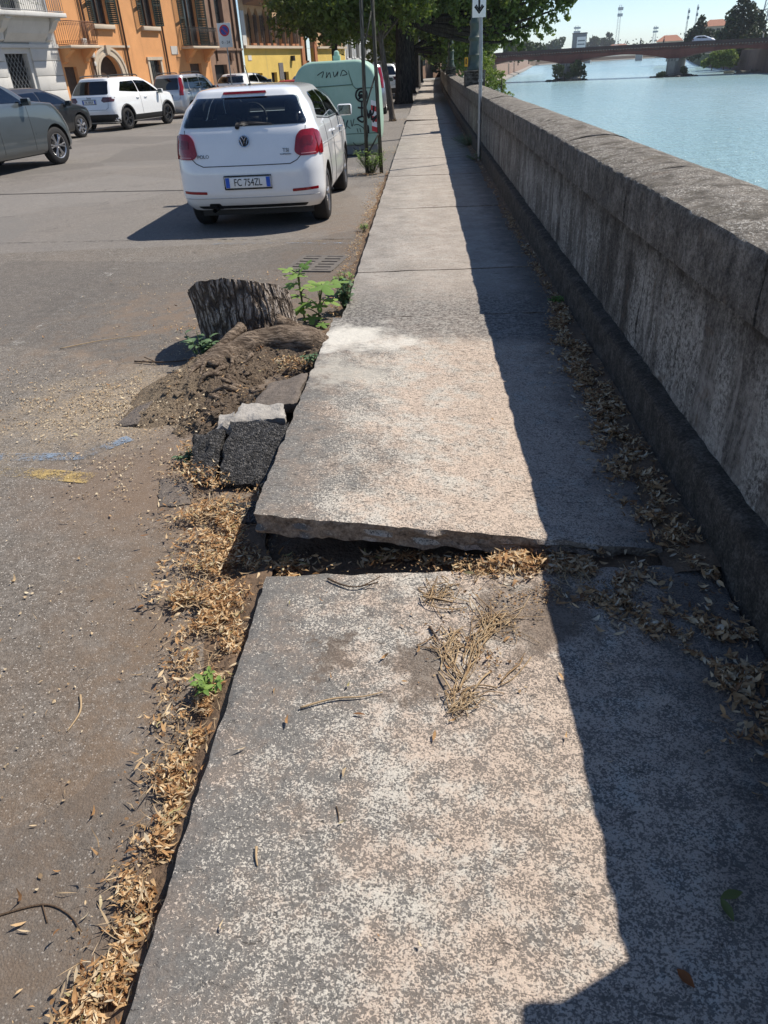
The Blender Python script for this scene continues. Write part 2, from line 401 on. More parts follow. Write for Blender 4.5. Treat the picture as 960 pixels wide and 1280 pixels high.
def make_glass(name, tint=(.25, .28, .27), k=.72):
    """tinted car / window glass: partly see-through with a glossy reflection"""
    t = NT(name)
    tr = t.n.new('ShaderNodeBsdfTransparent'); tr.inputs[0].default_value = (*[x * k for x in tint], 1)
    gl = t.n.new('ShaderNodeBsdfGlossy'); gl.inputs['Roughness'].default_value = .02; gl.inputs[0].default_value = (.9, .95, 1, 1)
    fr = t.n.new('ShaderNodeFresnel'); fr.inputs[0].default_value = 1.55
    mx = t.n.new('ShaderNodeMixShader'); t.l.new(t.m('ADD', fr.outputs[0], .03, cl=True), mx.inputs[0])
    t.l.new(tr.outputs[0], mx.inputs[1]); t.l.new(gl.outputs[0], mx.inputs[2]); t.l.new(mx.outputs[0], t.out.inputs[0])
    return t.mat
def make_paint(name, c, wear=.5):
    """worn road paint: rubbed through to the asphalt in a noise pattern"""
    t = NT(name)
    f = t.step(t.m('ADD', t.m('MULTIPLY', t.noise(140, 5, .85), .55), t.m('MULTIPLY', t.noise(9, 5, .7), .45)), wear - .03, wear + .05)
    t.col(t.mix(t.noise(30, 3), tuple(x * .75 for x in c), c)); t.rough(.8)
    tr = t.n.new('ShaderNodeBsdfTransparent'); mx = t.n.new('ShaderNodeMixShader')
    t.l.new(t.m('MULTIPLY', f, .92), mx.inputs[0]); t.l.new(tr.outputs[0], mx.inputs[1]); t.l.new(t.b.outputs[0], mx.inputs[2]); t.l.new(mx.outputs[0], t.out.inputs[0])
    return t.mat
def make_bark(name, c0, c1, sc=1.0, axis=(26, 26, 3.2)):
    t = NT(name); v = t.obj()
    f = t.noise(1, 5, .7, 1.2, vec=t.map(v, tuple(a * sc for a in axis)))
    t.col(t.mix(t.step(f, .38, .66), c0, c1)); t.rough(.92); t.b.inputs['Specular IOR Level'].default_value = .12
    t.bump(t.m('ADD', f, t.m('MULTIPLY', t.noise(90, 3, vec=v), .3)), .8, .03)
    return t.mat
def make_leaf(name, c0, c1, tr=.32):
    t = NT(name)
    c = t.mix(t.m('ADD', t.m('MULTIPLY', t.island(), .75), t.m('MULTIPLY', t.noise(.9, 3), .35), cl=True), c0, c1)
    t.col(c); t.rough(.5); t.b.inputs['Specular IOR Level'].default_value = .3
    tl = t.n.new('ShaderNodeBsdfTranslucent'); t.l.new(t.mix(.5, c, (.22, .30, .03)), tl.inputs[0])
    mx = t.n.new('ShaderNodeMixShader'); mx.inputs[0].default_value = tr
    t.l.new(t.b.outputs[0], mx.inputs[1]); t.l.new(tl.outputs[0], mx.inputs[2]); t.l.new(mx.outputs[0], t.out.inputs[0])
    return t.mat
def make_water():
    t = NT('river_water'); P = t.pos()
    a = t.noise(1, 4, .6, .4, vec=t.map(P, (.9, .28, 1), (0, 0, .12)))
    b = t.noise(1, 3, .6, .2, vec=t.map(P, (4.5, 1.7, 1), (0, 0, -.1)))
    lo = t.noise(1, 3, .5, 0, vec=t.map(P, (.035, .012, 1)))
    t.col(t.mix(t.step(lo, .35, .7), (.28, .43, .445), (.37, .51, .52)))
    t.rough(.16); t.b.inputs['IOR'].default_value = 1.33; t.b.inputs['Specular IOR Level'].default_value = .5
    t.bump(t.m('ADD', t.m('MULTIPLY', a, 1.0), t.m('ADD', t.m('MULTIPLY', b, .7), t.m('MULTIPLY', t.noise(1, 3, .6, .3, vec=t.map(P, (.30, 1.1, 1), (0, 0, .05))), 1.2))), .95, .26)
    return t.mat
def make_plaster(name, c, var=.12, stain=(.3, .2, .12), sm=.25):
    t = NT(name); P = t.pos()
    n = t.noise(.9, 5, .65); v = t.noise(1, 4, .7, vec=t.map(P, (2.2, 2.2, .25)))
    lo = tuple(x * (1 - var) for x in c); hi = tuple(min(1, x * (1 + var)) for x in c)
    k = t.ramp(n, [(.3, lo), (.7, hi)])
    k = t.mix(t.m('MULTIPLY', t.step(v, .55, .75), sm), k, stain)
    t.col(k); t.rough(.9); t.bump(t.noise(30, 4, .7), .25, .02)
    return t.mat
def make_brick(name, a, b, mortar, scale=4.0):
    t = NT(name)
    k = t.n.new('ShaderNodeTexBrick'); k.inputs['Scale'].default_value = scale
    k.inputs['Color1'].default_value = (*a, 1); k.inputs['Color2'].default_value = (*b, 1); k.inputs['Mortar'].default_value = (*mortar, 1)
    k.inputs['Mortar Size'].default_value = .012
    X, Y, Z = t.sep(t.obj())
    cb = t.n.new('ShaderNodeCombineXYZ'); t.l.new(t.m('ADD', X, Y), cb.inputs[0]); t.l.new(Z, cb.inputs[1]); t.l.new(cb.outputs[0], k.inputs['Vector'])
    n = t.noise(1, 4, .7, vec=t.map(t.pos(), (.5, .5, .12)))
    t.col(t.mix(t.m('MULTIPLY', t.step(n, .42, .7), .5), k.outputs[0], tuple(x * .45 for x in a))); t.rough(.9)
    return t.mat

STONE = make_stone(); ASPH = make_asphalt()
WALLST = make_wallstone('wall_stone', False); CAPST = make_wallstone('cap_stone', True)
def make_plinth():
    t = NT('plinth_stone'); P = t.pos(); a = t.noise(11, 6, .8); b = t.noise(90, 4, .8)
    t.col(t.ramp(t.m('ADD', t.m('MULTIPLY', a, .5), t.m('MULTIPLY', b, .5)), [(.34, (.028, .024, .02)), (.5, (.095, .082, .07)), (.66, (.25, .22, .19))]))
    t.rough(.95); t.b.inputs['Specular IOR Level'].default_value = .08; t.bump(t.m('ADD', a, b), .9, .02); return t.mat
PLINTH = make_plinth()
DIRT = mat('brown_earth', (.15, .10, .064), .95, .45, 9, .9, bscale=60)
def make_soil():
    t = NT('root_soil'); a = t.noise(13, 6, .8); b = t.noise(75, 5, .8)
    t.col(t.ramp(t.m('ADD', t.m('MULTIPLY', a, .45), t.m('MULTIPLY', b, .55)), [(.32, (.062, .046, .034)), (.5, (.21, .16, .118)), (.68, (.42, .335, .255))]))
    X, Y, Z = t.sep(); dm = t.m('MULTIPLY', t.step(t.m('ADD', X, t.m('MULTIPLY', a, .5)), -.92, -1.25), t.step(t.noise(90, 3, .8), .40, .56))
    c0 = t.b.inputs['Base Color'].links[0].from_socket; t.col(t.mix(t.m('MULTIPLY', dm, .75), c0, (.42, .33, .225)))
    t.rough(.95); t.b.inputs['Specular IOR Level'].default_value = .1; t.bump(t.m('ADD', a, b), 1.0, .03); return t.mat
SOIL = make_soil()
LIT = make_litter('dry_leaves', [(0, (.22, .10, .04)), (.2, (.44, .24, .10)), (.45, (.62, .39, .185)), (.7, (.74, .54, .31)), (.93, (.82, .69, .48)), (1, (.40, .36, .14))])
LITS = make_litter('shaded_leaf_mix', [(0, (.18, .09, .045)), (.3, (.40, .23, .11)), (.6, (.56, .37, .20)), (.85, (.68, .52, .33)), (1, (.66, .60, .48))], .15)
CHIP = make_litter('wood_chips', [(0, (.30, .20, .11)), (.5, (.55, .42, .26)), (1, (.72, .62, .44))], .05)
STRAW = make_litter('dry_straw', [(0, (.30, .19, .10)), (.5, (.46, .33, .19)), (1, (.60, .46, .29))], .1)
TWIG = mat('dark_twig', (.10, .065, .04), .85, .4, 60, .4)
def make_ridged():
    t = NT('stump_bark'); v = t.obj(); X, Y, Z = t.sep(v)
    vd = t.n_add(v, t.noise(7, 4, .65, vec=v, out='Color'), .075)
    e = t.voro(1, vec=t.map(vd, (24, 24, 4.2)), feature='DISTANCE_TO_EDGE'); e2 = t.voro(1, vec=t.map(vd, (60, 60, 13)), feature='DISTANCE_TO_EDGE')
    n = t.noise(1, 6, .8, .6, vec=t.map(v, (40, 40, 12))); k = t.m('MULTIPLY', t.step(e, .02, .20), t.m('ADD', .55, t.m('MULTIPLY', t.step(e2, .0, .12), .45)))
    c = t.ramp(t.m('ADD', t.m('MULTIPLY', k, .62), t.m('MULTIPLY', n, .42)), [(.10, (.030, .024, .020)), (.36, (.155, .125, .102)), (.60, (.29, .24, .20)), (.85, (.46, .40, .345))])
    t.col(c); t.rough(.95); t.b.inputs['Specular IOR Level'].default_value = .08
    t.bump(t.m('ADD', t.m('MULTIPLY', k, 1.0), t.m('MULTIPLY', n, .5)), 1.0, .022); return t.mat
BARK = make_ridged()
BARKD = make_bark('dark_bark', (.018, .015, .013), (.075, .062, .052), .6)
BARKY = make_bark('grey_bark', (.07, .058, .047), (.20, .17, .14), 1)
ROOT = make_bark('root_bark', (.07, .05, .036), (.31, .24, .18), 1, (10, 45, 45))
CUT = mat('cut_wood', (.40, .30, .19), .9, .25, 30, .3)
def make_fresh():
    t = NT('broken_asphalt'); d = t.voro(115); cs = t.sep(t.voro(115, out='Color'))
    t.col(t.mix(t.m('MULTIPLY', t.m('POWER', cs[0], 2.5), .8), (.020, .019, .019), (.20, .19, .18))); t.rough(.6)
    t.bump(t.m('ADD', t.m('MULTIPLY', d, -1.2), t.noise(260, 2)), 1.0, .012); return t.mat
FRESH = make_fresh()
GREYAS = mat('old_asphalt', (.15, .125, .105), .9, .35, 40, .8, bscale=120)
PALEST = mat('pale_rubble', (.36, .335, .30), .92, .25, 25, .7, bscale=60)
LEAFG = make_leaf('fresh_leaf', (.10, .21, .045), (.30, .42, .11))
LEAFB = make_leaf('blue_green_leaf', (.06, .12, .06), (.17, .25, .13), .15)
CROWN = make_leaf('linden_leaf', (.020, .045, .012), (.145, .185, .045), .36)
CROWNL = make_leaf('light_shrub_leaf', (.07, .12, .02), (.24, .31, .07), .35)
FARG = make_leaf('far_green', (.020, .042, .018), (.075, .105, .045), .15)
CONIF = make_leaf('conifer_green', (.012, .028, .016), (.045, .070, .035), .1)
BLACK = mat('black_plastic', (.018, .018, .019), .5, .2, 20)
RUB = mat('tyre_rubber', (.022, .021, .021), .8, .25, 30, .15)
ALLOY = mat('wheel_alloy', (.48, .48, .49), .3, .1, 10, metal=.9)
CHROME = mat('chrome', (.75, .76, .78), .12, .05, 10, metal=1.0)
DARKM = mat('dark_metal', (.05, .05, .052), .5, .25, 10, metal=.6)
GREYM = mat('galvanised_metal', (.30, .31, .32), .45, .2, 8, metal=.7)
GLASS = make_glass('clear_car_glass', (.80, .86, .84), .85); GLASSD = make_glass('privacy_glass', (.05, .06, .065), .5)
WIN = mat('window_pane', (.035, .04, .042), .08, .3, 2, spec=.6)
REDL = mat('tail_lamp_red', (.25, .005, .012), .12, .25, 30, coat=.6)
REDD = mat('lamp_red_dark', (.15, .004, .008), .15, .25, 30, coat=.5)
PLATE = mat('plate_white', (.78, .78, .76), .4, .03, 20); BLUEP = mat('plate_blue', (.02, .10, .50), .4, .08, 20); INK = mat('black_ink', (.012, .012, .013), .6, .1, 20)
WHITEP = mat('white_paint', (.78, .78, .76), .5, .06, 6)
BLUEW = make_paint('worn_blue_line', (.24, .31, .40), .52); YELW = make_paint('worn_yellow_line', (.50, .36, .14), .525); WHTW = make_paint('worn_pale_line', (.5, .47, .42), .56)
YELF = make_paint('faint_yellow_line', (.42, .32, .16), .57); BLUF = make_paint('faint_blue_line', (.26, .30, .35), .54); TARF = make_paint('faint_tar_seam', (.05, .047, .044), .52); TAR = make_paint('tar_seam', (.035, .033, .032), .36)
WATER = make_water()
# ------------------------------------------------------------------ ground, road, pavement
def xoff(y): return .00012 * max(0.0, y - 15) ** 2
LAND = [(-1600, -120), (1.45, -120), (1.45, 20), (1.75, 60), (6, 120), (15.5, 200), (72, 574), (84, 640), (125, 700), (200, 760), (330, 820), (700, 960), (2600, 1300), (2600, 2800), (-1600, 2800)]
mb = MB(); mb.prism(LAND, lambda p: (p[0], p[1], -3.6), lambda p: (p[0], p[1], -.13))
kind(mb.build('ground', DIRT))
RB = [(62, -120), (66, 150), (68.7, 170), (74, 198), (92, 286), (130, 420), (174, 569), (420, 700), (2600, 1000), (2600, -120)]
mb = MB(); mb.prism(RB, lambda p: (p[0], p[1], -3.6), lambda p: (p[0], p[1], .3))
kind(mb.build('far_bank_ground', mat('bank_grass', (.07, .085, .04), .95, .4, .2)))
mb = MB(); mb.add([(-50, -200, -3), (2500, -200, -3), (2500, 2900, -3), (-50, 2900, -3)], [(0, 1, 2, 3)])
kind(mb.build('river_water', WATER))
# road: one sheet, its right edge along the kerb, its far edge along the opposite pavement
mb = MB()
ys = [-6 + i * 2 for i in range(64)]
vs = []
for y in ys: vs += [(-48, y, -.08), (-.55 + xoff(y), y, -.08)]
mb.add(vs, [(2 * i, 2 * i + 1, 2 * i + 3, 2 * i + 2) for i in range(len(ys) - 1)])
kind(mb.build('road', ASPH))
FO = Vector((-17.06, 44.6, 0)); FA = math.atan2(.955, .296)        # line of the house fronts across the street
FU = Vector((math.cos(FA), math.sin(FA), 0)); FN = Vector((FU.y, -FU.x, 0))
def fpt(s, off, z): p = FO + FU * s + FN * off; return (p.x, p.y, z)
mb = MB()
mb.prism([(-40, 0), (70, 0), (70, 3.1), (-40, 3.1)], lambda p: fpt(p[0], p[1], -.1), lambda p: fpt(p[0], p[1], .05))
PAVE = mat('far_pavement', (.26, .25, .235), .9, .2, 2, .2)
kind(mb.build('pavement', PAVE))
# worn markings and tar seams, thin sheets on the asphalt
def line(name, pts, w, m, z=-.075):
    mb = MB(); n = len(pts); vs = []
    for i, p in enumerate(pts):
        a = Vector(pts[max(i - 1, 0)]); b = Vector(pts[min(i + 1, n - 1)]); t = (b - a).normalized(); q = Vector((-t.y, t.x)) * w / 2
        vs += [(p[0] + q.x, p[1] + q.y, z), (p[0] - q.x, p[1] - q.y, z)]
    mb.add(vs, [(2 * i, 2 * i + 1, 2 * i + 3, 2 * i + 2) for i in range(n - 1)])
    return kind(mb.build(name, m))
line('blue_bay_line', [(-3.1, 3.22), (-2.17, 3.10), (-1.75, 3.10), (-1.57, 3.30)], .085, BLUEW)
line('yellow_bay_line', [(-3.1, 3.08), (-2.15, 2.97), (-1.60, 2.87)], .10, YELW)
line('blue_bay_line', [(-2.4, 8.22), (-.78, 7.98)], .10, BLUF)
line('yellow_bay_line', [(-2.6, 8.40), (-.80, 8.10)], .06, YELF)
line('pale_bay_line', [(-3.02, 4.4), (-2.98, 5.4), (-3.10, 6.9), (-3.2, 8.3)], .10, WHTW)
line('yellow_bay_line', [(-2.94, 4.4), (-2.90, 5.5)], .03, YELF)
line('road_seam', [(-9.5, 13.35), (-7.4, 13.10), (-5.5, 12.9), (-3.7, 12.6)], .05, TAR)
line('road_seam', [(-9.5, 9.15), (-5.2, 8.72), (-3, 8.55), (-.8, 8.20)], .03, TARF)

def stone_slab(name, FL, FR, BR, BL, thick, label=None, res=.022, amp=.004, seed=0, structure=False, edge=.010):
    """a bush-hammered stone slab: four top corners (x, y, z), uneven top, broken edges and rough sides"""
    FL, FR, BR, BL = (Vector(p) for p in (FL, FR, BR, BL))
    nx = max(2, int((FR - FL).length / res)); ny = max(2, int((BL - FL).length / res))
    vs = []; 
    for j in range(ny + 1):
        for i in range(nx + 1):
            u, v = i / nx, j / ny
            p = FL.lerp(FR, u).lerp(BL.lerp(BR, u), v)
            n1 = fbm(p.x * 5 + seed, p.y * 5, 0) * amp + fbm(p.x * 22, p.y * 22 + seed, 3) * amp * .6
            de = min(u * (FR - FL).length, (1 - u) * (FR - FL).length, v * (BL - FL).length, (1 - v) * (BL - FL).length)
            k = clamp(1 - de / .03)
            jx = fbm(p.y * 9 + seed, 5.0, 1) * edge; jy = fbm(p.x * 9 + seed, 9.0, 2) * edge
            if i in (0, nx): p.x += jx
            if j in (0, ny): p.y += jy
            p.z += n1 - k * k * (.004 + .006 * abs(fbm(p.x * 14, p.y * 14, 7)))
            vs.append(p)
    w = nx + 1
    mb = MB(); mb.v = [tuple(p) for p in vs]
    fs = [(j * w + i, j * w + i + 1, (j + 1) * w + i + 1, (j + 1) * w + i) for j in range(ny) for i in range(nx)]
    loop = [i for i in range(nx)] + [j * w + nx for j in range(ny)] + [ny * w + i for i in range(nx, 0, -1)] + [j * w for j in range(ny, 0, -1)]
    prev = loop; rows = 5; c = (FL + FR + BL + BR) / 4
    for r in range(1, rows + 1):
        cur = []
        for q in loop:
            p = Vector(vs[q]); d = Vector((p.x - c.x, p.y - c.y, 0)).normalized()
            k = fbm(p.x * 11, p.y * 11, r * 1.7 + seed)
            p = p + d * (k * .016 - .006 * (r > 1)); p.z -= thick * r / rows * (1 + .16 * fbm(p.x * 7, p.y * 7, 4) * (r == rows))
            cur.append(len(mb.v)); mb.v.append(tuple(p))
        n = len(loop)
        fs += [(prev[i], cur[i], cur[(i + 1) % n], prev[(i + 1) % n]) for i in range(n)]
        prev = cur
    fs.append(tuple(prev))
    mb.f = fs; mb.m = [0] * len(fs)
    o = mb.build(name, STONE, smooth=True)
    if structure: kind(o)
    else: tag(o, label, 'paving slab', 'stone slabs of the pavement')
    return o
stone_slab('paving_slab', (-.60, -.9, 0), (.985, -.9, .0), (.985, 2.06, -.004), (-.585, 2.00, 0), .09,
           'flat stone paving slab in front of the heaved one, brown straw lying on it', seed=3)
stone_slab('paving_slab', (-.645, 2.16, .165), (.835, 2.13, .012), (.95, 5.046, .0), (-.655, 4.90, .05), .082,
           'heaved stone paving slab, its broken front edge lifted above a dark gap', seed=11, amp=.006)
# the rest of the pavement: slabs with open joints, one strip
random.seed(5)
y = 5.05; first = True; mbS = MB()
while y < 100:
    ln = 1.32 if first else random.uniform(1.15, 1.75)
    if y > 30: ln *= 2
    y2 = y + ln; n = 14 if y < 14 else 5; m = 10 if y < 14 else 4
    tz = random.uniform(-.004, .004) if y > 6 else .0; tl = random.uniform(-.008, .008)
    hump = .05 if 24.5 < y < 27 else 0
    def top(u, v):
        yy = y + .002 + (ln - .004) * v; xx = -.61 + 1.60 * u + xoff(yy)
        e = min(v, 1 - v) * ln
        return (xx + (fbm(yy * 4, 2, 0) * .015 if u == 0 else 0), yy + fbm(xx * 6, y, 2) * .012, tz + tl * u + hump * (1 - u) + fbm(xx * 5, yy * 5, 1) * .005 - (.004 if e < .001 else 0))
    b = len(mbS.v); mbS.grid(n, m, top)
    lft = [b + j * (n + 1) for j in range(m + 1)]; k = len(mbS.v)
    for q in lft: p = mbS.v[q]; mbS.v.append((p[0] - .01, p[1], -.12))
    mbS.f += [(lft[j], k + j, k + j + 1, lft[j + 1]) for j in range(m)]; mbS.m += [0] * m
    fr = [b + i for i in range(n + 1)]; k = len(mbS.v)
    for q in fr: p = mbS.v[q]; mbS.v.append((p[0], p[1], -.012))
    mbS.f += [(fr[j], fr[j + 1], k + j + 1, k + j) for j in range(n)]; mbS.m += [0] * n
    y = y2; first = False
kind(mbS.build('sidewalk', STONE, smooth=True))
mb = MB(); vs = []; yy_ = [5.06 + i * 2.5 for i in range(39)]
for y in yy_: vs += [(-.60 + xoff(y), y, -.010), (.985 + xoff(y), y, -.010)]
mb.add(vs, [(2 * i, 2 * i + 1, 2 * i + 3, 2 * i + 2) for i in range(len(yy_) - 1)]); kind(mb.build('sidewalk_mortar', STONE))
# earth bed under the slabs, seen in the gap and along both edges
mb = MB()
def bed(u, v):
    y = -.5 + 6.0 * v ** 1.0; x = -.62 + 1.66 * u
    z = -.075 + .05 * sstep(.2, .9, u) * sstep(1.6, 2.1, y) + fbm(x * 7, y * 7, 0) * .016
    if y < 1.9: z = min(z, -.09 + .07 * sstep(.9, 1.0, u))
    if y > 2.5: z = min(z, -.07)
    return (x, y, z)
mb.grid(60, 220, bed)
kind(mb.build('earth_bed', DIRT, smooth=True))
mb = MB()
def wallside(u, v):
    y = 2.0 + 24 * v; x = lerp(.80, 1.03, u) + xoff(y) + fbm(y * 3, 0, 4) * .03 * (1 - u)
    z = -.012 + .03 * u * (1 + .6 * fbm(y * 3, u * 3, 1)) + fbm(x * 16, y * 16, 2) * .008
    if y < 5.05: z += .0 + .012 * sstep(0, .5, u)
    else: z = z - .008 + .014 * u
    return (x, y, z)
mb.grid(8, 300, wallside)
kind(mb.build('wall_foot_earth', DIRT, smooth=True))
mb = MB()
def gutter(u, v):
    y = -.2 + 14 * v; wd = .15 + .06 * fbm(y * 2, 3, 0) + .12 * sstep(1.4, 2.3, y) * sstep(3.2, 2.4, y)
    x = -.585 - wd * (1 - u)
    if y > 2.1: x -= .07 * sstep(2.1, 2.3, y) * sstep(5.2, 4.9, y)
    return (x, y, -.083 + (.032 * sstep(0, 1, u)) * (1 + fbm(x * 9, y * 9, 0)) + .004 * fbm(x * 30, y * 30, 1))
mb.grid(10, 240, gutter)
kind(mb.build('gutter_earth', DIRT, smooth=True))

# ------------------------------------------------------------------ parapet wall along the river
wall = thing('parapet_wall', 'long weathered stone parapet between the pavement and the river', 'wall', (1.0, 0, 0))
def wy(n0=-3.0, n1=110.0):
    out = []; y = n0
    while y < n1: out.append(y); y += .05 if y < 9 else (.3 if y < 20 else 2.0)
    return out
def extr(profile, ys, rough, name, m, seed=0, rnd=0.0, ends=True):
    mb = MB(); k = len(profile); vs = []
    for y in ys:
        for (x, z) in profile:
            nn = rough * (fbm(y * 6, z * 9 + seed, x * 9) + .65 * fbm(y * 21, z * 25, seed))
            vs.append((x - 1.0 + xoff(y) - nn, y, z + nn * .7))
    fs = [(i * k + j, i * k + j + 1, (i + 1) * k + j + 1, (i + 1) * k + j) for i in range(len(ys) - 1) for j in range(k - 1)]
    mb.add(vs, fs)
    if ends: mb.f += [tuple(range(k)), tuple(range((len(ys) - 1) * k + k - 1, (len(ys) - 1) * k - 1, -1))]; mb.m += [0, 0]
    return mb.build(name, m, wall, smooth=True)
ysW = wy()
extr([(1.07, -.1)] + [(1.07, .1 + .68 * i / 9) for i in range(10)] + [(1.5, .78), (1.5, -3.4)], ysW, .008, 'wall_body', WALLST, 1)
extr([(.99, -.1), (.99, .02), (.992, .10), (.994, .18), (1.0, .205), (1.02, .218), (1.08, .225)], ysW, .006, 'plinth', PLINTH, 5, ends=False)
CP = [(1.03, .770), (1.028, .80), (1.027, .84), (1.027, .88), (1.027, .92), (1.027, .955), (1.028, .978), (1.034, .988), (1.062, .996), (1.11, 1.006), (1.17, 1.016), (1.24, 1.024), (1.31, 1.026), (1.38, 1.020), (1.44, 1.006), (1.49, .985), (1.52, .95), (1.53, .85), (1.525, .77), (1.28, .765)]
y = -3.0; joints = [-3.0, -1.3, .45, 2.27, 4.02]
while joints[-1] < 60: joints.append(joints[-1] + random.uniform(1.7, 1.95))
for a, b in zip(joints[:-1], joints[1:]):
    st = .03 if b < 9 else (.2 if b < 20 else .9)
    n = max(2, int((b - a) / st))
    ys = [a + .009 + (b - a - .018) * i / n for i in range(n + 1)]
    dz = random.uniform(-.004, .004)
    extr([(x, z + dz * (z > .9)) for x, z in CP + [CP[0]]], ys, .007, 'cap_stone', CAPST, a)
extr(CP, [60 + i * 5 for i in range(11)], .004, 'cap_stone', CAPST, 2)

# street lamps on pedestals along the wall
LGREEN = mat('lamp_green_paint', (.060, .082, .070), .5, .2, 10, coat=.1)
def make_lamp(x, y, label, near=True):
    t = thing('street_lamp', label, 'street lamp', (x, y, 0), 0, 'green lamp posts on the wall')
    mb = MB(); mb.box((0, 0, 1.13), (.50, .72, .34)); mb.box((0, 0, 1.31), (.54, .76, .04))
    bevel(mb.build('pedestal', WALLST, t), .015)
    mb = MB()
    mb.lathe([(.19, 1.32), (.20, 1.40), (.165, 1.46), (.15, 1.62), (.175, 1.66), (.15, 1.70), (.135, 1.95), (.165, 1.99), (.17, 2.03), (.13, 2.08), (.125, 2.26), (.15, 2.30), (.15, 2.34), (.115, 2.40), (.105, 2.5)], 16)
    mb.build('post_base', LGREEN, t, smooth=True)
    mb = MB(); mb.lathe([(.105, 2.48), (.095, 3.6), (.075, 5.6), (.09, 5.62), (.09, 5.7), (.06, 5.75), (.05, 6.4)], 14)
    mb.build('post', LGREEN, t, smooth=True)
    mb = MB(); mb.lathe([(.05, 6.4), (.16, 6.5), (.24, 6.9), (.26, 6.95), (.12, 7.1), (.03, 7.25)], 14, cap=True)
    mb.build('lantern', mat('lamp_glass', (.7, .7, .66), .3, .05, 10), t, smooth=True)
    return t
lampA = make_lamp(1.30, .75, 'nearest green lamp post standing on the parapet wall beside the heaved slabs')
lb = ['green lamp post on the wall with a small yellow sticker on its base', 'second green lamp post along the wall, bushes behind its base', 'third green lamp post along the wall, dark under the trees', 'fourth green lamp post along the wall, dark under the trees']
for i, yy in enumerate((21.4, 43.6, 57.5, 66.5)):
    c = copy_tree(lampA); c.location = (1.27 + xoff(yy), yy, 0); c['label'] = lb[i]
    if i == 0:
        mb = MB(); mb.box((-.215, -.05, 1.52), (.006, .13, .20), rz=.6); mb.box((-.217, -.05, 1.53), (.005, .05, .12), rz=.6, mi=1)
        mb.build('sticker', [mat('yellow_sticker', (.75, .38, .02), .5, .1, 20), INK], c)

# grey sign post with the arrow plate, standing on the pavement by the wall
t = thing('sign_post', 'grey metal post with a white down-arrow plate beside the wall', 'sign', (.965, 14.3, 0))
mb = MB(); mb.tube([(0, 0, -.03), (-.01, 0, 1.6), (-.05, 0, 2.75)], .03, 12); mb.build('post', GREYM, t, smooth=True)
mb = MB()
for z in (.62, 1.24):
    mb = MB(); mb.lathe([(.028, z - .02), (.042, z - .018), (.042, z + .018), (.028, z + .02)], 12, c=(-.006 * z, 0, 0)); mb.build('clamp', GREYM, t)
mb = MB(); mb.box((0, 0, 0), (.22, .008, .34)); p = bevel(mb.build('arrow_plate', WHITEP, t), .003); p.location = (-.06, -.045, 2.30)
mb = MB(); mb.tube([(0, 0, .10), (0, 0, -.06)], .018, 6); mb.tube([(-.07, 0, .0), (0, 0, -.09), (.07, 0, .0)], .017, 6); mb.tube([(-.05, 0, .02), (0, 0, -.06), (.05, 0, .02)], .012, 6); mb.tube([(-.045, 0, .12), (.045, 0, .12)], .016, 6)
q = mb.build('arrow', INK, p); q.location = (0, -.006, -.02); q.scale = (1, .25, 1)

# ------------------------------------------------------------------ dry leaves
def leaf_into(mb, p, ln, wd, yaw, pitch, roll, curl, mi=0):
    R = Matrix.Rotation(yaw, 3, 'Z') @ Matrix.Rotation(pitch, 3, 'Y') @ Matrix.Rotation(roll, 3, 'X')
    prof = ((-.5, .15), (-.18, .9), (.15, 1.0), (.5, .08)); vs = []
    for a, w in prof:
        z = curl * ln * (a * a * 4 - .3); s = .25 * curl
        vs += [Vector(p) + R @ Vector((a * ln, -w * wd / 2, z + s * wd)), Vector(p) + R @ Vector((a * ln, w * wd / 2, z + s * wd))]
    mb.add(vs, [(2 * i, 2 * i + 1, 2 * i + 3, 2 * i + 2) for i in range(3)], mi)
def litter(name, spots, m, lmin=.013, lmax=.036, seed=1, pile=.02, wr=(.14, .30), label_kind='stuff'):
    """spots: (sampler, count, base z, heap height)"""
    R = random.Random(seed); mb = MB()
    for fn, n, z0, hp in spots:
        for _ in range(int(n * (.85 if n > 150 and lmax > .03 else 1))):
            for _t in range(6):
                q = fn(R)
                if n < 150 or mnoise.noise(Vector((q[0] * 9, q[1] * 9, seed))) + .5 * mnoise.noise(Vector((q[0] * 23, q[1] * 23, seed))) > -.08: break
            x, y = q[0], q[1]; zz = q[2] if len(q) > 2 else z0
            ln = R.uniform(lmin, lmax) * (1 if R.random() < .75 else .55)
            leaf_into(mb, (x, y, zz + R.random() ** 1.5 * hp + .006), ln, ln * R.uniform(*wr), R.uniform(0, 2 * PI), R.gauss(0, .22), R.gauss(0, .55), R.uniform(-.3, .55))
    o = mb.build(name, m, smooth='all', fixn=False); return kind(o, 'stuff')
def strip(pts, w):
    """scatter about a polyline of (x, y, half-width)"""
    seg = [(Vector(a[:2]), Vector(b[:2]), a[2], b[2]) for a, b in zip(pts[:-1], pts[1:])]
    wts = [(b - a).length * (wa + wb) for a, b, wa, wb in seg]
    def f(R):
        a, b, wa, wb = R.choices(seg, wts)[0]; u = R.random(); p = a.lerp(b, u); h = lerp(wa, wb, u)
        t = (b - a).normalized(); u2 = mnoise.noise(Vector((p.x * 4.3, p.y * 4.3, 2))); k = (R.gauss(0, .42) + .5 * u2) * h
        return (p.x - t.y * k, p.y + t.x * k)
    return f
def blob(cx, cy, rx, ry):
    def f(R): return (cx + R.gauss(0, .45) * rx, cy + R.gauss(0, .45) * ry)
    return f
def clampx(f, lo=-9, hi=9):
    def g(R):
        for _ in range(20):
            q = f(R)
            if lo <= q[0] <= hi: return q
        return (min(max(q[0], lo), hi),) + tuple(q[1:])
    return g
K = lambda f: clampx(f, -9, -.605)
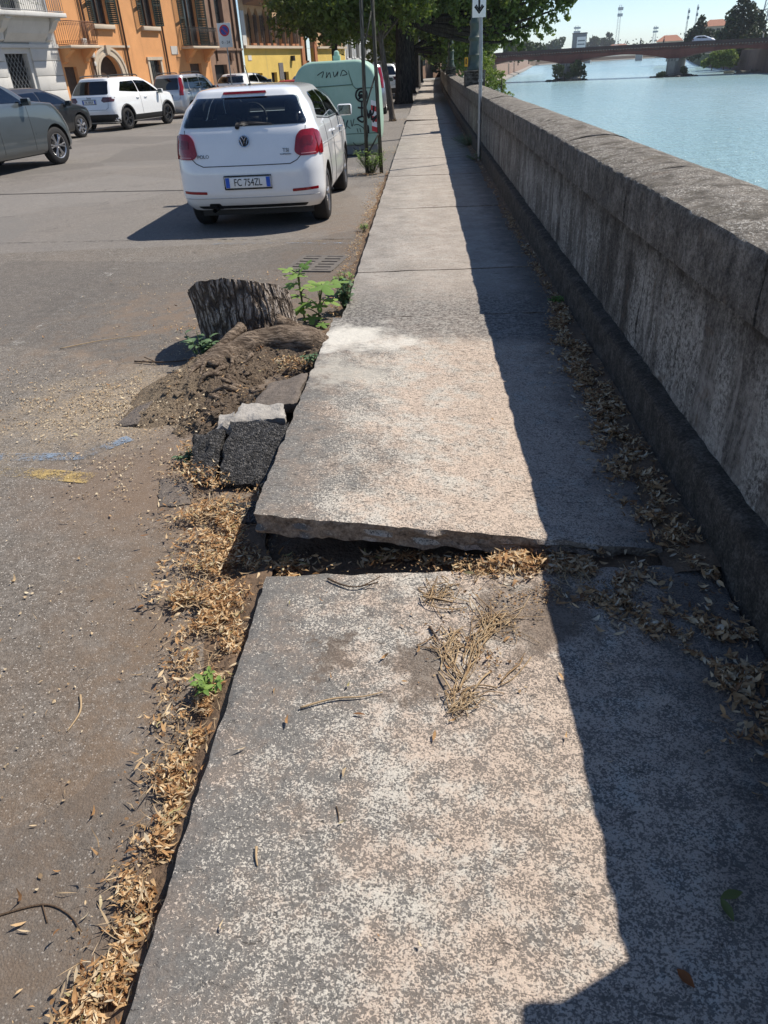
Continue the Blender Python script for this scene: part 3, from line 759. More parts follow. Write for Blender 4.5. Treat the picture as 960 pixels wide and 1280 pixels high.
litter('kerb_leaf_litter', [
    (K(strip([(-.68, .35, .13), (-.67, .8, .07), (-.67, 1.2, .07)], 0)), 2300, -.068, .02),
    (K(strip([(-.67, 1.2, .09), (-.70, 1.6, .12), (-.77, 2.0, .17)], 0)), 2500, -.068, .03),
    (K(strip([(-.80, 1.9, .17), (-.86, 2.3, .22), (-.92, 2.62, .21)], 0)), 3000, -.064, .04),
    (K(strip([(-.98, 2.62, .14), (-1.16, 2.85, .14), (-1.17, 3.12, .10)], 0)), 620, -.04, .04),
    (K(strip([(-.72, 2.72, .10), (-.66, 2.3, .06)], 0)), 200, -.06, .03),
    (blob(-.62, 2.12, .22, .07), 520, -.066, .03),
    (K(strip([(-.98, 4.08, .14), (-.84, 4.06, .14), (-.70, 4.1, .10)], 0)), 330, .0, .035),
    (K(strip([(-.70, 5.1, .1), (-.73, 6.2, .10), (-.72, 7.5, .11), (-.72, 9.5, .10), (-.72, 12.5, .13)], 0)), 1500, -.065, .02),
    (K(blob(-.9, 13.6, .45, .9)), 420, -.06, .04),
    (K(blob(-.8, 17.2, .5, 1.6)), 260, -.07, .02), (clampx(blob(-.6, 26.5, .8, 1.2), -2, .4), 420, .0, .03),
], LIT, seed=4)
def onmound(R):
    x, y = R.uniform(-1.5, -.68), R.uniform(3.25, 4.3); return (x, y, mound_z(x, y) + .002)
MOUND_LEAVES = onmound
CR = [(K(strip([(-.69, .3, .17), (-.68, .9, .11), (-.69, 1.4, .13), (-.78, 2.0, .22), (-.9, 2.6, .27), (-1.15, 3.0, .2)], 0)), 5200, -.071, .012), (K(strip([(-.72, 5.1, .13), (-.73, 8, .14), (-.74, 13, .16)], 0)), 2200, -.074, .006), (clampx(strip([(.90, 2.0, .10), (.90, 4, .12), (.94, 9, .10)], 0), .62, .985), 2600, .004, .008), (blob(.45, 1.95, .36, .16), 1100, .0, .005), (blob(.12, 1.65, .16, .22), 420, .0, .003), (blob(.2, 2.05, .3, .05), 600, -.01, .012)]
litter('crushed_leaf_litter', CR, make_litter('crushed_leaf', [(0, (.14, .075, .035)), (.4, (.30, .18, .09)), (.75, (.46, .31, .16)), (1, (.60, .46, .28))], .1), seed=51, lmin=.004, lmax=.015, wr=(.2, .7))
litter('leaf_stalk_litter', [(K(strip([(-.69, .35, .14), (-.68, .9, .10), (-.70, 1.5, .13), (-.80, 2.1, .2), (-.95, 2.65, .2)], 0)), 620, -.06, .03), (blob(.45, 1.98, .3, .12), 150, .002, .006), (clampx(strip([(.90, 2.0, .09), (.91, 4.5, .1)], 0), .7, .98), 240, .004, .025), (onroad_ := (lambda R: (-.7 - abs(R.gauss(0, .6)), R.uniform(.5, 6), -.077)), 120, -.077, .002)], STRAW, seed=52, lmin=.03, lmax=.07, wr=(.03, .07))
litter('wall_leaf_litter', [
    (clampx(strip([(.87, 2.15, .13), (.875, 3, .17), (.89, 4, .15), (.92, 5.1, .09)], 0), .68, .98), 6200, .006, .035),
    (clampx(strip([(.96, 5.2, .05), (.94, 7, .07), (.96, 9.2, .06)], 0), .78, .98), 1100, .0, .015),
    (clampx(strip([(.93, 9.2, .07), (.95, 14, .09), (1.0, 21, .14)], 0), .6, 1.02), 520, .0, .025),
    (clampx(strip([(.93, 2.2, .06), (.95, 1.8, .06), (.95, 1.5, .07)], 0), .72, .975), 330, .0, .02),
    (clampx(blob(.90, 1.58, .12, .17), .66, .98), 330, .0, .02), (clampx(blob(.86, 1.3, .12, .1), .6, .98), 90, .0, .015), (clampx(blob(.93, 1.15, .07, .22), .7, .98), 130, .0, .015),
    (blob(.52, 2.02, .26, .10), 620, .0, .015), (blob(.62, 1.86, .17, .11), 420, .0, .012), (blob(.76, 1.72, .18, .10), 380, .0, .012), (clampx(blob(.90, 1.5, .12, .3), .66, .985), 420, .0, .014),
], LITS, seed=9, wr=(.2, .42), lmax=.042)
litter('slab_joint_litter', [
    (blob(.30, 2.06, .15, .055), 420, -.005, .035), (blob(.20, 2.02, .10, .04), 90, -.01, .02),
    (strip([(-.6, 2.14, .05), (-.1, 2.16, .05), (.2, 2.14, .05)], 0), 520, -.07, .035),
], LIT, seed=12, lmax=.05)
def onroad(R):
    x = -.66 - abs(R.gauss(0, .5)); return (x, R.uniform(.5, 8), -.078)
litter('scattered_leaf_litter', [(onroad, 260, -.078, .004), (blob(-1.9, 3.75, .9, .8), 160, -.078, .004), (blob(-1.75, 5.2, .30, .25), 90, -.078, .008), (blob(-1.7, 6.6, .5, .5), 60, -.078, .006),
    (blob(0, 1.5, .8, 1.0), 55, .003, .002), (blob(.1, 3.4, .6, .9), 14, .07, .0), (blob(-3, 5, 2, 2), 60, -.078, .004)], LIT, seed=20, lmin=.012, lmax=.04)
litter('wood_chip_litter', [(blob(-1.85, 3.75, .62, .55), 2300, -.078, .008), (blob(-1.45, 2.9, .4, .4), 380, -.078, .006), (blob(-2.6, 3.9, .6, .7), 500, -.078, .004), (blob(-1.35, 3.55, .3, .4), 260, -.03, .03), (blob(-1.6, 4.7, .3, .5), 300, -.078, .005), (blob(-2.2, 6, 1.2, 1.5), 400, -.078, .003), (blob(-1.6, 1.5, .7, 1.0), 420, -.079, .002)], CHIP, seed=22, lmin=.005, lmax=.016, wr=(.3, .8))

# single twigs and the tangle of straw on the near slab
def curve(pts, n=8):
    pts = [Vector(p) for p in pts]; out = []
    for i in range(len(pts) - 1):
        p0 = pts[max(i - 1, 0)]; p1 = pts[i]; p2 = pts[i + 1]; p3 = pts[min(i + 2, len(pts) - 1)]
        for j in range(n):
            t = j / n
            out.append(.5 * ((2 * p1) + (p2 - p0) * t + (2 * p0 - 5 * p1 + 4 * p2 - p3) * t * t + (3 * p1 - p0 - 3 * p2 + p3) * t ** 3))
    out.append(pts[-1]); return out
def twig(pts, r, label, m=TWIG, side=None, name='twig'):
    mb = MB(); c = curve(pts, 5); mb.tube(c, [r * (1 - .6 * i / len(c)) for i in range(len(c))], 6)
    if side:
        for s in side: mb.tube(curve(s, 4), r * .6, 5)
    return tag(mb.build(name, m, smooth='all'), label, 'twig', 'twigs lying about')
twig([(-.36, 1.97, .008), (-.30, 1.93, .009), (-.24, 1.92, .012), (-.17, 1.97, .018)], .004, 'thin curved dark twig on the near slab under the lifted edge', side=[[(-.24, 1.92, .012), (-.18, 1.93, .02)]])
twig([(-.005, 1.72, .006), (.015, 1.67, .008), (.025, 1.64, .006)], .004, 'short dark twig left of the straw tangle')
twig([(-.37, 1.38, .005), (-.28, 1.41, .01), (-.20, 1.42, .008), (-.14, 1.44, .006)], .0035, 'pale straw twig lying alone left of the straw tangle', STRAW)
twig([(-.235, 1.07, .003), (-.228, 1.05, .004), (-.225, 1.03, .003)], .002, 'brown twig standing out on the bare middle of the near slab')
twig([(-.41, .96, .004), (-.405, .935, .006), (-.398, .915, .004)], .004, 'short tan twig near the left edge of the near slab', STRAW)
twig([(-2.6, 4.75, -.07), (-2.35, 4.9, -.066), (-2.1, 5.0, -.07)], .004, 'long straight pale stick on the asphalt at the left', STRAW)
twig([(-1.95, 4.45, -.07), (-1.75, 4.40, -.062), (-1.62, 4.44, -.07), (-1.5, 4.5, -.07)], .006, 'dark forked twig on the asphalt left of the stump', side=[[(-1.8, 4.42, -.065), (-1.9, 4.5, -.06)]])
twig([(-1.0, .83, -.0775), (-.9, .86, -.0770), (-.83, .84, -.0765), (-.78, .80, -.073)], .003, 'dark curved twig by the leaf-filled gutter at the bottom left', side=[[(-.9, .86, -.077), (-.87, .82, -.077)]])
twig([(-1.08, 1.5, -.076), (-1.05, 1.43, -.072), (-1.06, 1.36, -.076)], .004, 'small tan twig alone on the asphalt beside the leaf-filled gutter', STRAW)
R = random.Random(31); mb = MB()
def wisp(a, b, n, sp, r, zz=.02):
    for _ in range(n):
        A = Vector(a) + Vector((R.gauss(0, sp), R.gauss(0, sp), 0)); B = Vector(b) + Vector((R.gauss(0, sp * 1.6), R.gauss(0, sp * 1.6), 0))
        M = A.lerp(B, .35) + Vector((R.gauss(0, sp * 1.3), R.gauss(0, sp * 1.3), R.uniform(.002, zz * .7))); M2 = A.lerp(B, .7) + Vector((R.gauss(0, sp * 1.6), R.gauss(0, sp * 1.6), R.uniform(.002, zz * .7)))
        A.z = R.uniform(.003, .010); B.z = R.uniform(.003, .010); B += Vector((R.gauss(0, sp * 1.5), R.gauss(0, sp * 1.5), 0))
        mb.tube(curve([A, M, M2, B], 4), R.uniform(.3, .85) * r, 4)
wisp((.075, 1.45, 0), (.15, 1.66, 0), 9, .008, .003); wisp((.14, 1.62, 0), (.24, 1.76, 0), 16, .02, .0028); wisp((.16, 1.70, 0), (.22, 1.82, 0), 10, .025, .0025)
wisp((.085, 1.50, 0), (.06, 1.62, 0), 9, .012, .003); wisp((.04, 1.60, 0), (.08, 1.66, 0), 16, .018, .0025); wisp((.08, 1.44, 0), (.20, 1.46, 0), 3, .006, .003); wisp((.20, 1.465, 0), (.275, 1.58, 0), 3, .006, .003)
wisp((.055, 1.38, 0), (.09, 1.43, 0), 26, .012, .0025, .03)
for d in ((.12, 1.45, .17, 1.52), (.02, 1.52, .06, 1.43)): mb.tube(curve([(d[0], d[1], .006), ((d[0] + d[2]) / 2, (d[1] + d[3]) / 2, .015), (d[2], d[3], .006)], 4), .003, 5)
tag(mb.build('straw_tangle', STRAW, smooth='all'), 'long tangle of tan dried flower stalks in the middle of the near slab', 'dried plant', 'dried stalks on the slab')
mb = MB()
wisp((-.03, 1.87, 0), (.09, 1.83, 0), 8, .018, .0026, .02); wisp((.0, 1.90, 0), (.06, 1.84, 0), 9, .022, .0025, .02); wisp((.02, 1.93, 0), (.04, 1.85, 0), 4, .02, .003, .04)
tag(mb.build('straw_tangle', STRAW, smooth='all'), 'small brown tangle of dried stalks close under the lifted slab edge', 'dried plant', 'dried stalks on the slab')

# ------------------------------------------------------------------ stump, roots, broken asphalt
mb = MB(); NA, NZ = 420, 60
def sr(a, h):
    tw = a + h * .18 + .07 * mnoise.noise(Vector((math.cos(a) * 3, math.sin(a) * 3, h * 7)))
    q = Vector((math.cos(tw) * 8, math.sin(tw) * 8, h * 2.6)); w_ = mnoise.noise(q * .9 + Vector((3, 1, 2))) * .5
    f = mnoise.noise(q + Vector((w_, w_, 0))); f2 = mnoise.noise(Vector((math.cos(tw) * 21, math.sin(tw) * 21, h * 11)))
    f3 = mnoise.noise(Vector((math.cos(a) * 1.6, math.sin(a) * 1.6, 4)))
    rid = min(abs(f) * 3.2, 1) ** .5 * .013 * (.75 + .5 * mnoise.noise(Vector((math.cos(a) * 5, math.sin(a) * 5, h * 14)))) + f2 * .005 + .004 * mnoise.noise(Vector((math.cos(a) * 40, math.sin(a) * 40, h * 30)))
    flare = .07 * max(0, 1 - h / .18) ** 2
    return .322 + rid + .026 * f3 + flare * (1 + .5 * math.sin(a * 5))
def ztop(a):
    x, y = math.cos(a), math.sin(a)
    return .375 - .165 * y - .03 * max(0, -x - .45) / .55 + .012 * mnoise.noise(Vector((x * 6, y * 6, 3)))
vs = []
for j in range(NZ + 1):
    for i in range(NA):
        a = 2 * PI * i / NA; h = ztop(a) * j / NZ; r = sr(a, h); lx = -.075 * h / .45
        vs.append((r * math.cos(a) + lx, r * math.sin(a) + .04 * h, h - .06))
mb.add(vs, [(j * NA + i, j * NA + (i + 1) % NA, (j + 1) * NA + (i + 1) % NA, (j + 1) * NA + i) for j in range(NZ) for i in range(NA)])
top0 = NZ * NA; o = len(mb.v); mb.v.append((-.06, .01, .31))
stump = thing('tree_stump', 'short sawn tree stump with deeply furrowed grey bark', 'tree stump', (-1.235, 4.86, -.06))
mb.f += [(top0 + i, top0 + (i + 1) % NA, o) for i in range(NA)]; mb.m += [1] * NA
mb.build('trunk', [BARK, CUT], stump, smooth=True)
ridge = [(-.60, 4.40, .06, .22), (-.85, 4.42, .075, .24), (-1.08, 4.36, .075, .27), (-1.28, 4.16, .06, .33), (-1.43, 3.88, .03, .32), (-1.50, 3.62, -.04, .25)]
def mound_z(x, y):
    best = -1e9
    for a, b in zip(ridge[:-1], ridge[1:]):
        A = Vector(a[:2]); B = Vector(b[:2]); d = B - A; u = clamp((Vector((x, y)) - A).dot(d) / d.length_squared)
        ds = (Vector((x, y)) - A.lerp(B, u)).length; zr = lerp(a[2], b[2], u); w = lerp(a[3], b[3], u)
        best = max(best, -.12 + (zr + .12) * (1 - sstep(.05, w * 1.45, ds)))
    d = math.hypot((x + 1.0) / .42, (y - 3.55) / .5); best = max(best, -.12 + .115 * (1 - sstep(.3, 1.25, d)))
    d = math.hypot((x + .74) / .22, (y - 4.0) / .45); best = max(best, -.12 + .12 * (1 - sstep(.5, 1.4, d)))
    hol = math.exp(-((x + .90) / .22) ** 2 - ((y - 4.08) / .16) ** 2); best -= .055 * hol
    k = sstep(-.118, -.06, best)
    fr = sstep(4.35, 3.9, y) * sstep(-1.55, -1.2, x)
    best += k * (fbm(x * 5, y * 5, 1) * (.012 + .03 * fr) + fbm(x * 17, y * 17, 5) * (.005 + .016 * fr) - abs(fbm(x * 38, y * 38, 9, 3)) * (.006 + .012 * fr))
    return best
mb = MB(); mb.grid(250, 340, lambda u, v: (lerp(-2.0, -.60, u), lerp(2.75, 4.95, v), mound_z(lerp(-2.0, -.60, u), lerp(2.75, 4.95, v))))
om = mb.build('root_mound', SOIL, smooth=True); om.data.transform(Matrix.Translation((1.235, -4.86, .06))); om.parent = stump
def root(pts, r0, r1, parent, nm='root', m=ROOT, n=10):
    mb = MB(); c = curve(pts, 8); k = len(c)
    mb.tube(c, [lerp(r0, r1, i / k) * (1 + .22 * mnoise.noise(c[i] * 9)) for i in range(k)], n)
    o = mb.build(nm, m, parent, smooth='all'); return o
loc = lambda pts: [(x + 1.235, y - 4.86, z + .06) for x, y, z in pts]
root(loc([(-.64, 4.41, -.07), (-.74, 4.40, .015), (-.92, 4.40, .055), (-1.10, 4.35, .045), (-1.27, 4.18, .01), (-1.40, 3.96, -.04), (-1.50, 3.72, -.10)]), .115, .075, stump, n=24)
root(loc([(-.98, 4.50, .16), (-.86, 4.52, .10), (-.74, 4.54, .05), (-.66, 4.50, .0)]), .05, .03, stump)
root(loc([(-1.2, 4.48, .13), (-1.28, 4.32, .08), (-1.40, 4.12, .02), (-1.52, 3.9, -.06)]), .04, .025, stump)
R = random.Random(41)
for _ in range(26):
    x, y = R.uniform(-1.3, -.72), R.uniform(3.62, 4.22); a = R.uniform(-2.6, -.4); ln = R.uniform(.06, .20); pts = []
    for k in range(4):
        xx = x + math.cos(a) * ln * k / 3; yy = y + math.sin(a) * ln * k / 3; a += R.gauss(0, .35)
        pts.append((xx, yy, mound_z(xx, yy) + (.018 if k in (1, 2) else -.01) * R.uniform(.3, 1.4)))
    root(loc(pts), R.uniform(.009, .024), R.uniform(.004, .012), stump, n=7)
mb = MB(); R = random.Random(77)
for _ in range(2200):
    x, y = R.uniform(-1.6, -.66), R.uniform(3.15, 4.4); z = mound_z(x, y); s = R.uniform(.002, .009) * (1 if R.random() < .9 else 2.4)
    if z < -.09: continue
    vs = [Vector((x, y, z)) + Vector(q).normalized() * s * R.uniform(.65, 1.2) for q in ((0, 0, 1), (1, 0, .1), (0, 1, -.1), (-1, 0, .1), (0, -1, -.1), (.7, .7, .5), (-.7, .7, .4), (-.7, -.7, .5), (.7, -.7, .4))]
    mb.add(vs, [(0, 5, 6), (0, 6, 7), (0, 7, 8), (0, 8, 5), (5, 1, 2), (5, 2, 6), (6, 2, 3), (6, 3, 7), (7, 3, 4), (7, 4, 8), (8, 4, 1), (8, 1, 5)])
for _ in range(150):
    x, y = R.gauss(-1.05, .24), R.gauss(3.75, .26)
    if x > -.68 or x < -1.6 or y < 3.3: continue
    z = mound_z(x, y); s = R.uniform(.010, .030)
    vs = [Vector((x, y, z)) + Vector(q).normalized() * s * R.uniform(.55, 1.25) for q in ((0, 0, 1), (1, 0, .1), (0, 1, -.1), (-1, 0, .1), (0, -1, -.1), (.7, .7, .5), (-.7, .7, .4), (-.7, -.7, .5), (.7, -.7, .4))]
    mb.add(vs, [(0, 5, 6), (0, 6, 7), (0, 7, 8), (0, 8, 5), (5, 1, 2), (5, 2, 6), (6, 2, 3), (6, 3, 7), (7, 3, 4), (7, 4, 8), (8, 4, 1), (8, 1, 5)])
kind(mb.build('soil_crumbs', SOIL, smooth=False), 'stuff')
litter('mound_leaf_litter', [(MOUND_LEAVES, 420, 0, .008)], LIT, seed=61, lmin=.01, lmax=.035)
def rubble(name, corners, thick, m, label, nrm_rough=.012, seed=0, grp=None, cat='rubble', res=.02):
    """broken piece: four top corners in space, thick downwards along its own normal"""
    A, B, C, D = (Vector(p) for p in corners)
    n = ((B - A).cross(D - A)).normalized()
    if n.z < 0: n = -n
    nx = max(4, int((B - A).length / res)); ny = max(4, int((D - A).length / res))
    mb = MB(); rows = 3; top = []
    def pt(u, v):
        p = A.lerp(B, u).lerp(D.lerp(C, u), v)
        e = min(u, 1 - u, v, 1 - v)
        p += ((B - A) * fbm(v * 3 + seed, seed, 1) * .07 * abs(2 * u - 1) + (D - A) * fbm(u * 3 + seed, seed, 2) * .07 * abs(2 * v - 1))
        return p + n * (nrm_rough * (fbm(p.x * 14, p.y * 14, p.z * 14 + seed) + .5 * fbm(p.x * 45, p.y * 45, seed)) - .008 * (e < .01))
    vs = [pt(i / nx, j / ny) for j in range(ny + 1) for i in range(nx + 1)]; w = nx + 1
    mb.v = [tuple(p) for p in vs]
    fs = [(j * w + i, j * w + i + 1, (j + 1) * w + i + 1, (j + 1) * w + i) for j in range(ny) for i in range(nx)]
    loop = list(range(nx)) + [j * w + nx for j in range(ny)] + [ny * w + i for i in range(nx, 0, -1)] + [j * w for j in range(ny, 0, -1)]
    prev = loop; c = (A + B + C + D) / 4
    for r in range(1, rows + 1):
        cur = []
        for q in loop:
            p = vs[q]; d = (p - c).normalized()
            p = p - n * thick * r / rows + d * (.012 * fbm(p.x * 20, p.y * 20, r + seed) - .012 * (r == rows)); cur.append(len(mb.v)); mb.v.append(tuple(p))
        k = len(loop); fs += [(prev[i], cur[i], cur[(i + 1) % k], prev[(i + 1) % k]) for i in range(k)]; prev = cur
    fs.append(tuple(prev)); mb.f = fs; mb.m = [0] * len(fs)
    return tag(mb.build(name, m, smooth=True), label, cat, grp)
G = 'lumps broken out of the road edge'
rubble('asphalt_chunk', [(-.955, 2.74, -.035), (-.672, 2.71, -.035), (-.665, 3.06, .115), (-.955, 3.08, .115)], .07, FRESH, 'large black slab of broken asphalt tilted against the heaved paving slab', seed=1, grp=G, res=.012, nrm_rough=.010)
rubble('asphalt_chunk', [(-1.105, 2.80, -.05), (-.985, 2.76, -.045), (-.985, 3.06, .085), (-1.135, 3.04, .06)], .06, FRESH, 'narrow black lump of broken asphalt left of the large one', seed=5, grp=G, res=.012, nrm_rough=.016)
rubble('rubble_stone', [(-.965, 3.12, .095), (-.70, 3.14, .10), (-.72, 3.25, .118), (-.94, 3.29, .118)], .05, PALEST, 'pale grey wedge of stone lying on top of the black asphalt slab', seed=8, grp=G)
rubble('rubble_stone', [(-1.06, 3.16, .04), (-.97, 3.14, .045), (-.98, 3.27, .07), (-1.06, 3.28, .06)], .05, PALEST, 'small rough grey stone between the roots and the pale wedge', seed=9, grp=G, nrm_rough=.03)
rubble('asphalt_chunk', [(-.93, 3.35, .05), (-.68, 3.38, .075), (-.68, 3.78, .085), (-.88, 3.66, .07)], .06, GREYAS, 'brownish grey asphalt slab behind the pale stone wedge', seed=13, grp=G, nrm_rough=.008)
rubble('asphalt_chunk', [(-.90, 2.46, -.052), (-.66, 2.42, -.045), (-.665, 2.60, -.04), (-.90, 2.58, -.05)], .04, FRESH, 'flat dark asphalt piece in the leaves under the heaved corner', seed=17, grp=G)
rubble('asphalt_chunk', [(-1.19, 2.60, -.068), (-1.05, 2.62, -.066), (-1.10, 2.88, -.062), (-1.26, 2.84, -.066)], .02, GREYAS, 'flat grey asphalt flake pressed into the dirt left of the leaf pile', seed=19, grp=G, nrm_rough=.004)
rubble('asphalt_chunk', [(-1.72, 3.46, -.072), (-1.58, 3.44, -.055), (-1.56, 3.68, -.02), (-1.66, 3.66, -.055)], .03, GREYAS, 'thin lifted asphalt flake at the left tip of the root bulge', seed=23, grp=G, nrm_rough=.004)
rubble('asphalt_chunk', [(-1.64, 4.06, -.07), (-1.46, 4.16, -.04), (-1.42, 4.30, -.03), (-1.60, 4.22, -.07)], .025, GREYAS, 'narrow lifted asphalt flake behind the root bulge near the small weed', seed=24, grp=G, nrm_rough=.004)

# ------------------------------------------------------------------ weeds
def frame(d, up=Vector((0, 0, 1))):
    d = d.normalized(); s = d.cross(up); s = s.normalized() if s.length > 1e-4 else Vector((1, 0, 0)); return d, s, s.cross(d)
def palmate(mb, base, d, size, tilt=0.0, droop=.25, lobes=5, mi=0):
    """a lobed leaf: fan of points around the stalk end"""
    d, s, n = frame(Vector(d)); n = (n + s * tilt).normalized()
    pts = []; N = 40
    for i in range(N + 1):
        a = lerp(-2.6, 2.6, i / N)
        k = abs(math.cos(a * lobes / 2 * .97))
        r = size * (.30 + .52 * k ** 1.3) * (1 - .13 * abs(a)) * (1 + .06 * math.sin(i * 2.7))
        p = d * (math.cos(a) * r) + s * (math.sin(a) * r) + d * size * .18
        q = p.length / size
        pts.append(Vector(base) + p - Vector((0, 0, 1)) * droop * size * q * q + n * .05 * size * math.cos(a * 5))
    c = Vector(base) + d * size * .18
    mb.add([c] + pts, [(0, i + 1, i + 2) for i in range(N)], mi)
def blade(mb, base, d, ln, wd, droop=.3, mi=0):
    d, s, n = frame(Vector(d)); vs = []
    for a, w in ((0, .12), (.25, .8), (.5, 1), (.75, .65), (1, .04)):
        p = Vector(base) + d * ln * a - Vector((0, 0, 1)) * droop * ln * a * a
        vs += [p - s * w * wd / 2 + n * .12 * wd * w, p, p + s * w * wd / 2 + n * .12 * wd * w]
    mb.add(vs, [(3 * i + j, 3 * i + j + 1, 3 * i + 4 + j, 3 * i + 3 + j) for i in range(4) for j in range(2)], mi)
STEM = mat('green_stem', (.10, .13, .05), .7, .3, 20)
w = thing('weed_plant', 'tall green weed with large lobed leaves behind the stump', 'plant', (-.80, 5.25, -.08))
ms = MB(); ml = MB()
def stalk(a, b, r=.006): ms.tube(curve([a, ((a[0] + b[0]) / 2, (a[1] + b[1]) / 2, (a[2] + b[2]) / 2 + .015), b], 4), r, 6)
stalk((-.12, .0, .0), (-.14, .02, .34), .008)
for b, d, sz, ti in (((-.14, .02, .35), (-.2, -.75, .1), .15, 0), ((-.12, .02, .38), (.5, .3, .45), .13, .3), ((-.18, .03, .37), (-.8, .2, .25), .12, .1), ((-.16, 0, .29), (-.9, -.25, -.15), .15, 0), ((-.10, 0, .24), (-.3, .8, .1), .11, 0)):
    palmate(ml, b, d, sz, ti); stalk((-.13, .01, b[2] - .05), b, .004)
stalk((-.02, .02, 0), (.02, .05, .22), .007)
for b, d, sz in (((.03, .02, .27), (.35, -.7, .0), .20), ((.08, .10, .26), (.8, .2, .1), .15), ((-.02, .10, .24), (-.4, .6, .2), .14), ((.06, -.02, .17), (.7, -.4, -.1), .12), ((.0, -.03, .14), (.2, -.9, -.2), .10), ((-.06, -.04, .16), (-.8, -.6, -.1), .13), ((-.12, -.05, .12), (-.6, -.7, -.2), .12), ((-.05, -.08, .07), (.1, -.9, -.1), .12), ((.02, -.14, .03), (.5, -.8, 0), .09), ((-.13, .0, .19), (-.5, .4, .1), .12)):
    palmate(ml, b, d, sz); stalk((.0, .03, max(.02, b[2] - .09)), b, .004)
ms.build('stem', STEM, w, smooth='all'); ml.build('foliage', LEAFG, w, smooth='all', fixn=False)
def herb(name, loc, n, r, h, m, label, ln=.05, wd=.022, seed=0, group=None):
    R = random.Random(seed); w = thing(name, label, 'plant', loc, 0, group); ms = MB(); ml = MB()
    for _ in range(n):
        a = R.uniform(0, 2 * PI); rr = r * R.random() ** .5; hh = h * R.uniform(.5, 1)
        b = Vector((rr * math.cos(a), rr * math.sin(a), hh)); ms.tube(curve([(b.x * .2, b.y * .2, 0), (b.x * .7, b.y * .7, hh * .6), b], 3), .0025, 4)
        for k in range(7):
            f = R.uniform(.35, 1); p = Vector((b.x * lerp(.3, 1, f), b.y * lerp(.3, 1, f), hh * f)); a2 = R.uniform(0, 2 * PI)
            blade(ml, p, (math.cos(a2), math.sin(a2), R.uniform(-.1, .7)), ln * R.uniform(.6, 1.2), wd * R.uniform(.7, 1.2))
    ms.build('stem', STEM, w, smooth='all'); ml.build('foliage', m, w, smooth='all', fixn=False); return w
herb('weed_plant', (-1.47, 4.42, -.07), 13, .13, .20, LEAFB, 'small blue-green leafy weed at the left foot of the stump', .075, .034, 2)
herb('weed_plant', (-.63, 5.45, -.06), 22, .10, .22, LEAFB, 'dark ivy-like weed hugging the kerb beside the lobed weed', .045, .034, 3)
herb('weed_plant', (-.68, 5.95, -.07), 16, .08, .20, LEAFG, 'low bushy weed on the kerb just behind the ivy-like one', .05, .024, 13)
herb('weed_plant', (-.72, 4.12, .02), 8, .06, .05, LEAFB, 'tiny green weed in the hollow under the roots', .035, .016, 4)
herb('weed_plant', (-.665, 1.50, -.05), 9, .045, .06, LEAFG, 'tiny green weed in the leaf-filled gutter beside the near slab', .03, .014, 5)
herb('weed_plant', (-1.18, 3.02, -.06), 7, .05, .04, LEAFB, 'tiny dark weed left of the black asphalt lumps', .035, .016, 6)
herb('weed_plant', (.93, 5.25, .0), 9, .06, .06, LEAFG, 'small green weed at the foot of the wall where the leaf strip starts', .035, .02, 7)
herb('weed_plant', (.95, 17.2, .0), 60, .42, .22, LEAFB, 'patch of dry weeds at the foot of the wall behind the sign post', .07, .018, 8)
herb('weed_plant', (.95, 14.4, .0), 30, .28, .12, LEAFB, 'low dry weeds at the foot of the wall in front of the sign post', .06, .016, 9)
herb('weed_plant', (-.95, 13.85, -.07), 70, .33, .42, LEAFG, 'leafy weeds grown up around the two tree stakes', .07, .026, 10)
herb('weed_plant', (-.72, 8.6, -.07), 8, .07, .07, LEAFG, 'small weed in the gutter behind the drain grate', .04, .02, 14)
ml = MB(); blade(ml, (.60, .86, .012), (.9, .3, 0), .055, .022, .1); blade(ml, (.60, .86, .012), (.2, -1, .1), .05, .02, .1)
tag(ml.build('fallen_leaf', make_leaf('olive_leaf', (.14, .16, .05), (.2, .22, .08)), smooth='all', fixn=False), 'fresh olive green leaf lying in the wall shadow at the bottom right', 'leaf')
ml = MB(); blade(ml, (.47, .72, .008), (.6, -.8, .0), .04, .022, .05)
tag(ml.build('fallen_leaf', make_litter('rust_leaf', [(0, (.30, .10, .035)), (1, (.34, .12, .04))]), smooth='all', fixn=False), 'single rust brown leaf in the wall shadow near the bottom edge', 'leaf')

# drain grate set in the road by the kerb
GRATE = mat('dusty_cast_iron', (.13, .115, .10), .85, .3, 14)
t = thing('drain_grate', 'cast iron drain grate in the asphalt beside the kerb', 'drain', (-1.07, 7.10, -.079), rad(-10))
mb = MB()
for sx, sy, dx, dy in ((0, -.30, .48, .05), (0, .30, .48, .05), (-.22, 0, .05, .55), (.22, 0, .05, .55), (0, 0, .06, .55)): mb.box((sx, sy, .004), (dx, dy, .014))
mb.build('frame', GRATE, t)
mb = MB(); mb.box((0, 0, -.001), (.42, .57, .004)); mb.build('pit', DIRT, t)
for sx in (-.11, .11):
    for k in range(5):
        mb = MB(); mb.box((sx, -.22 + k * .11, .004), (.165, .075, .012)); mb.build('bar', GRATE, t)
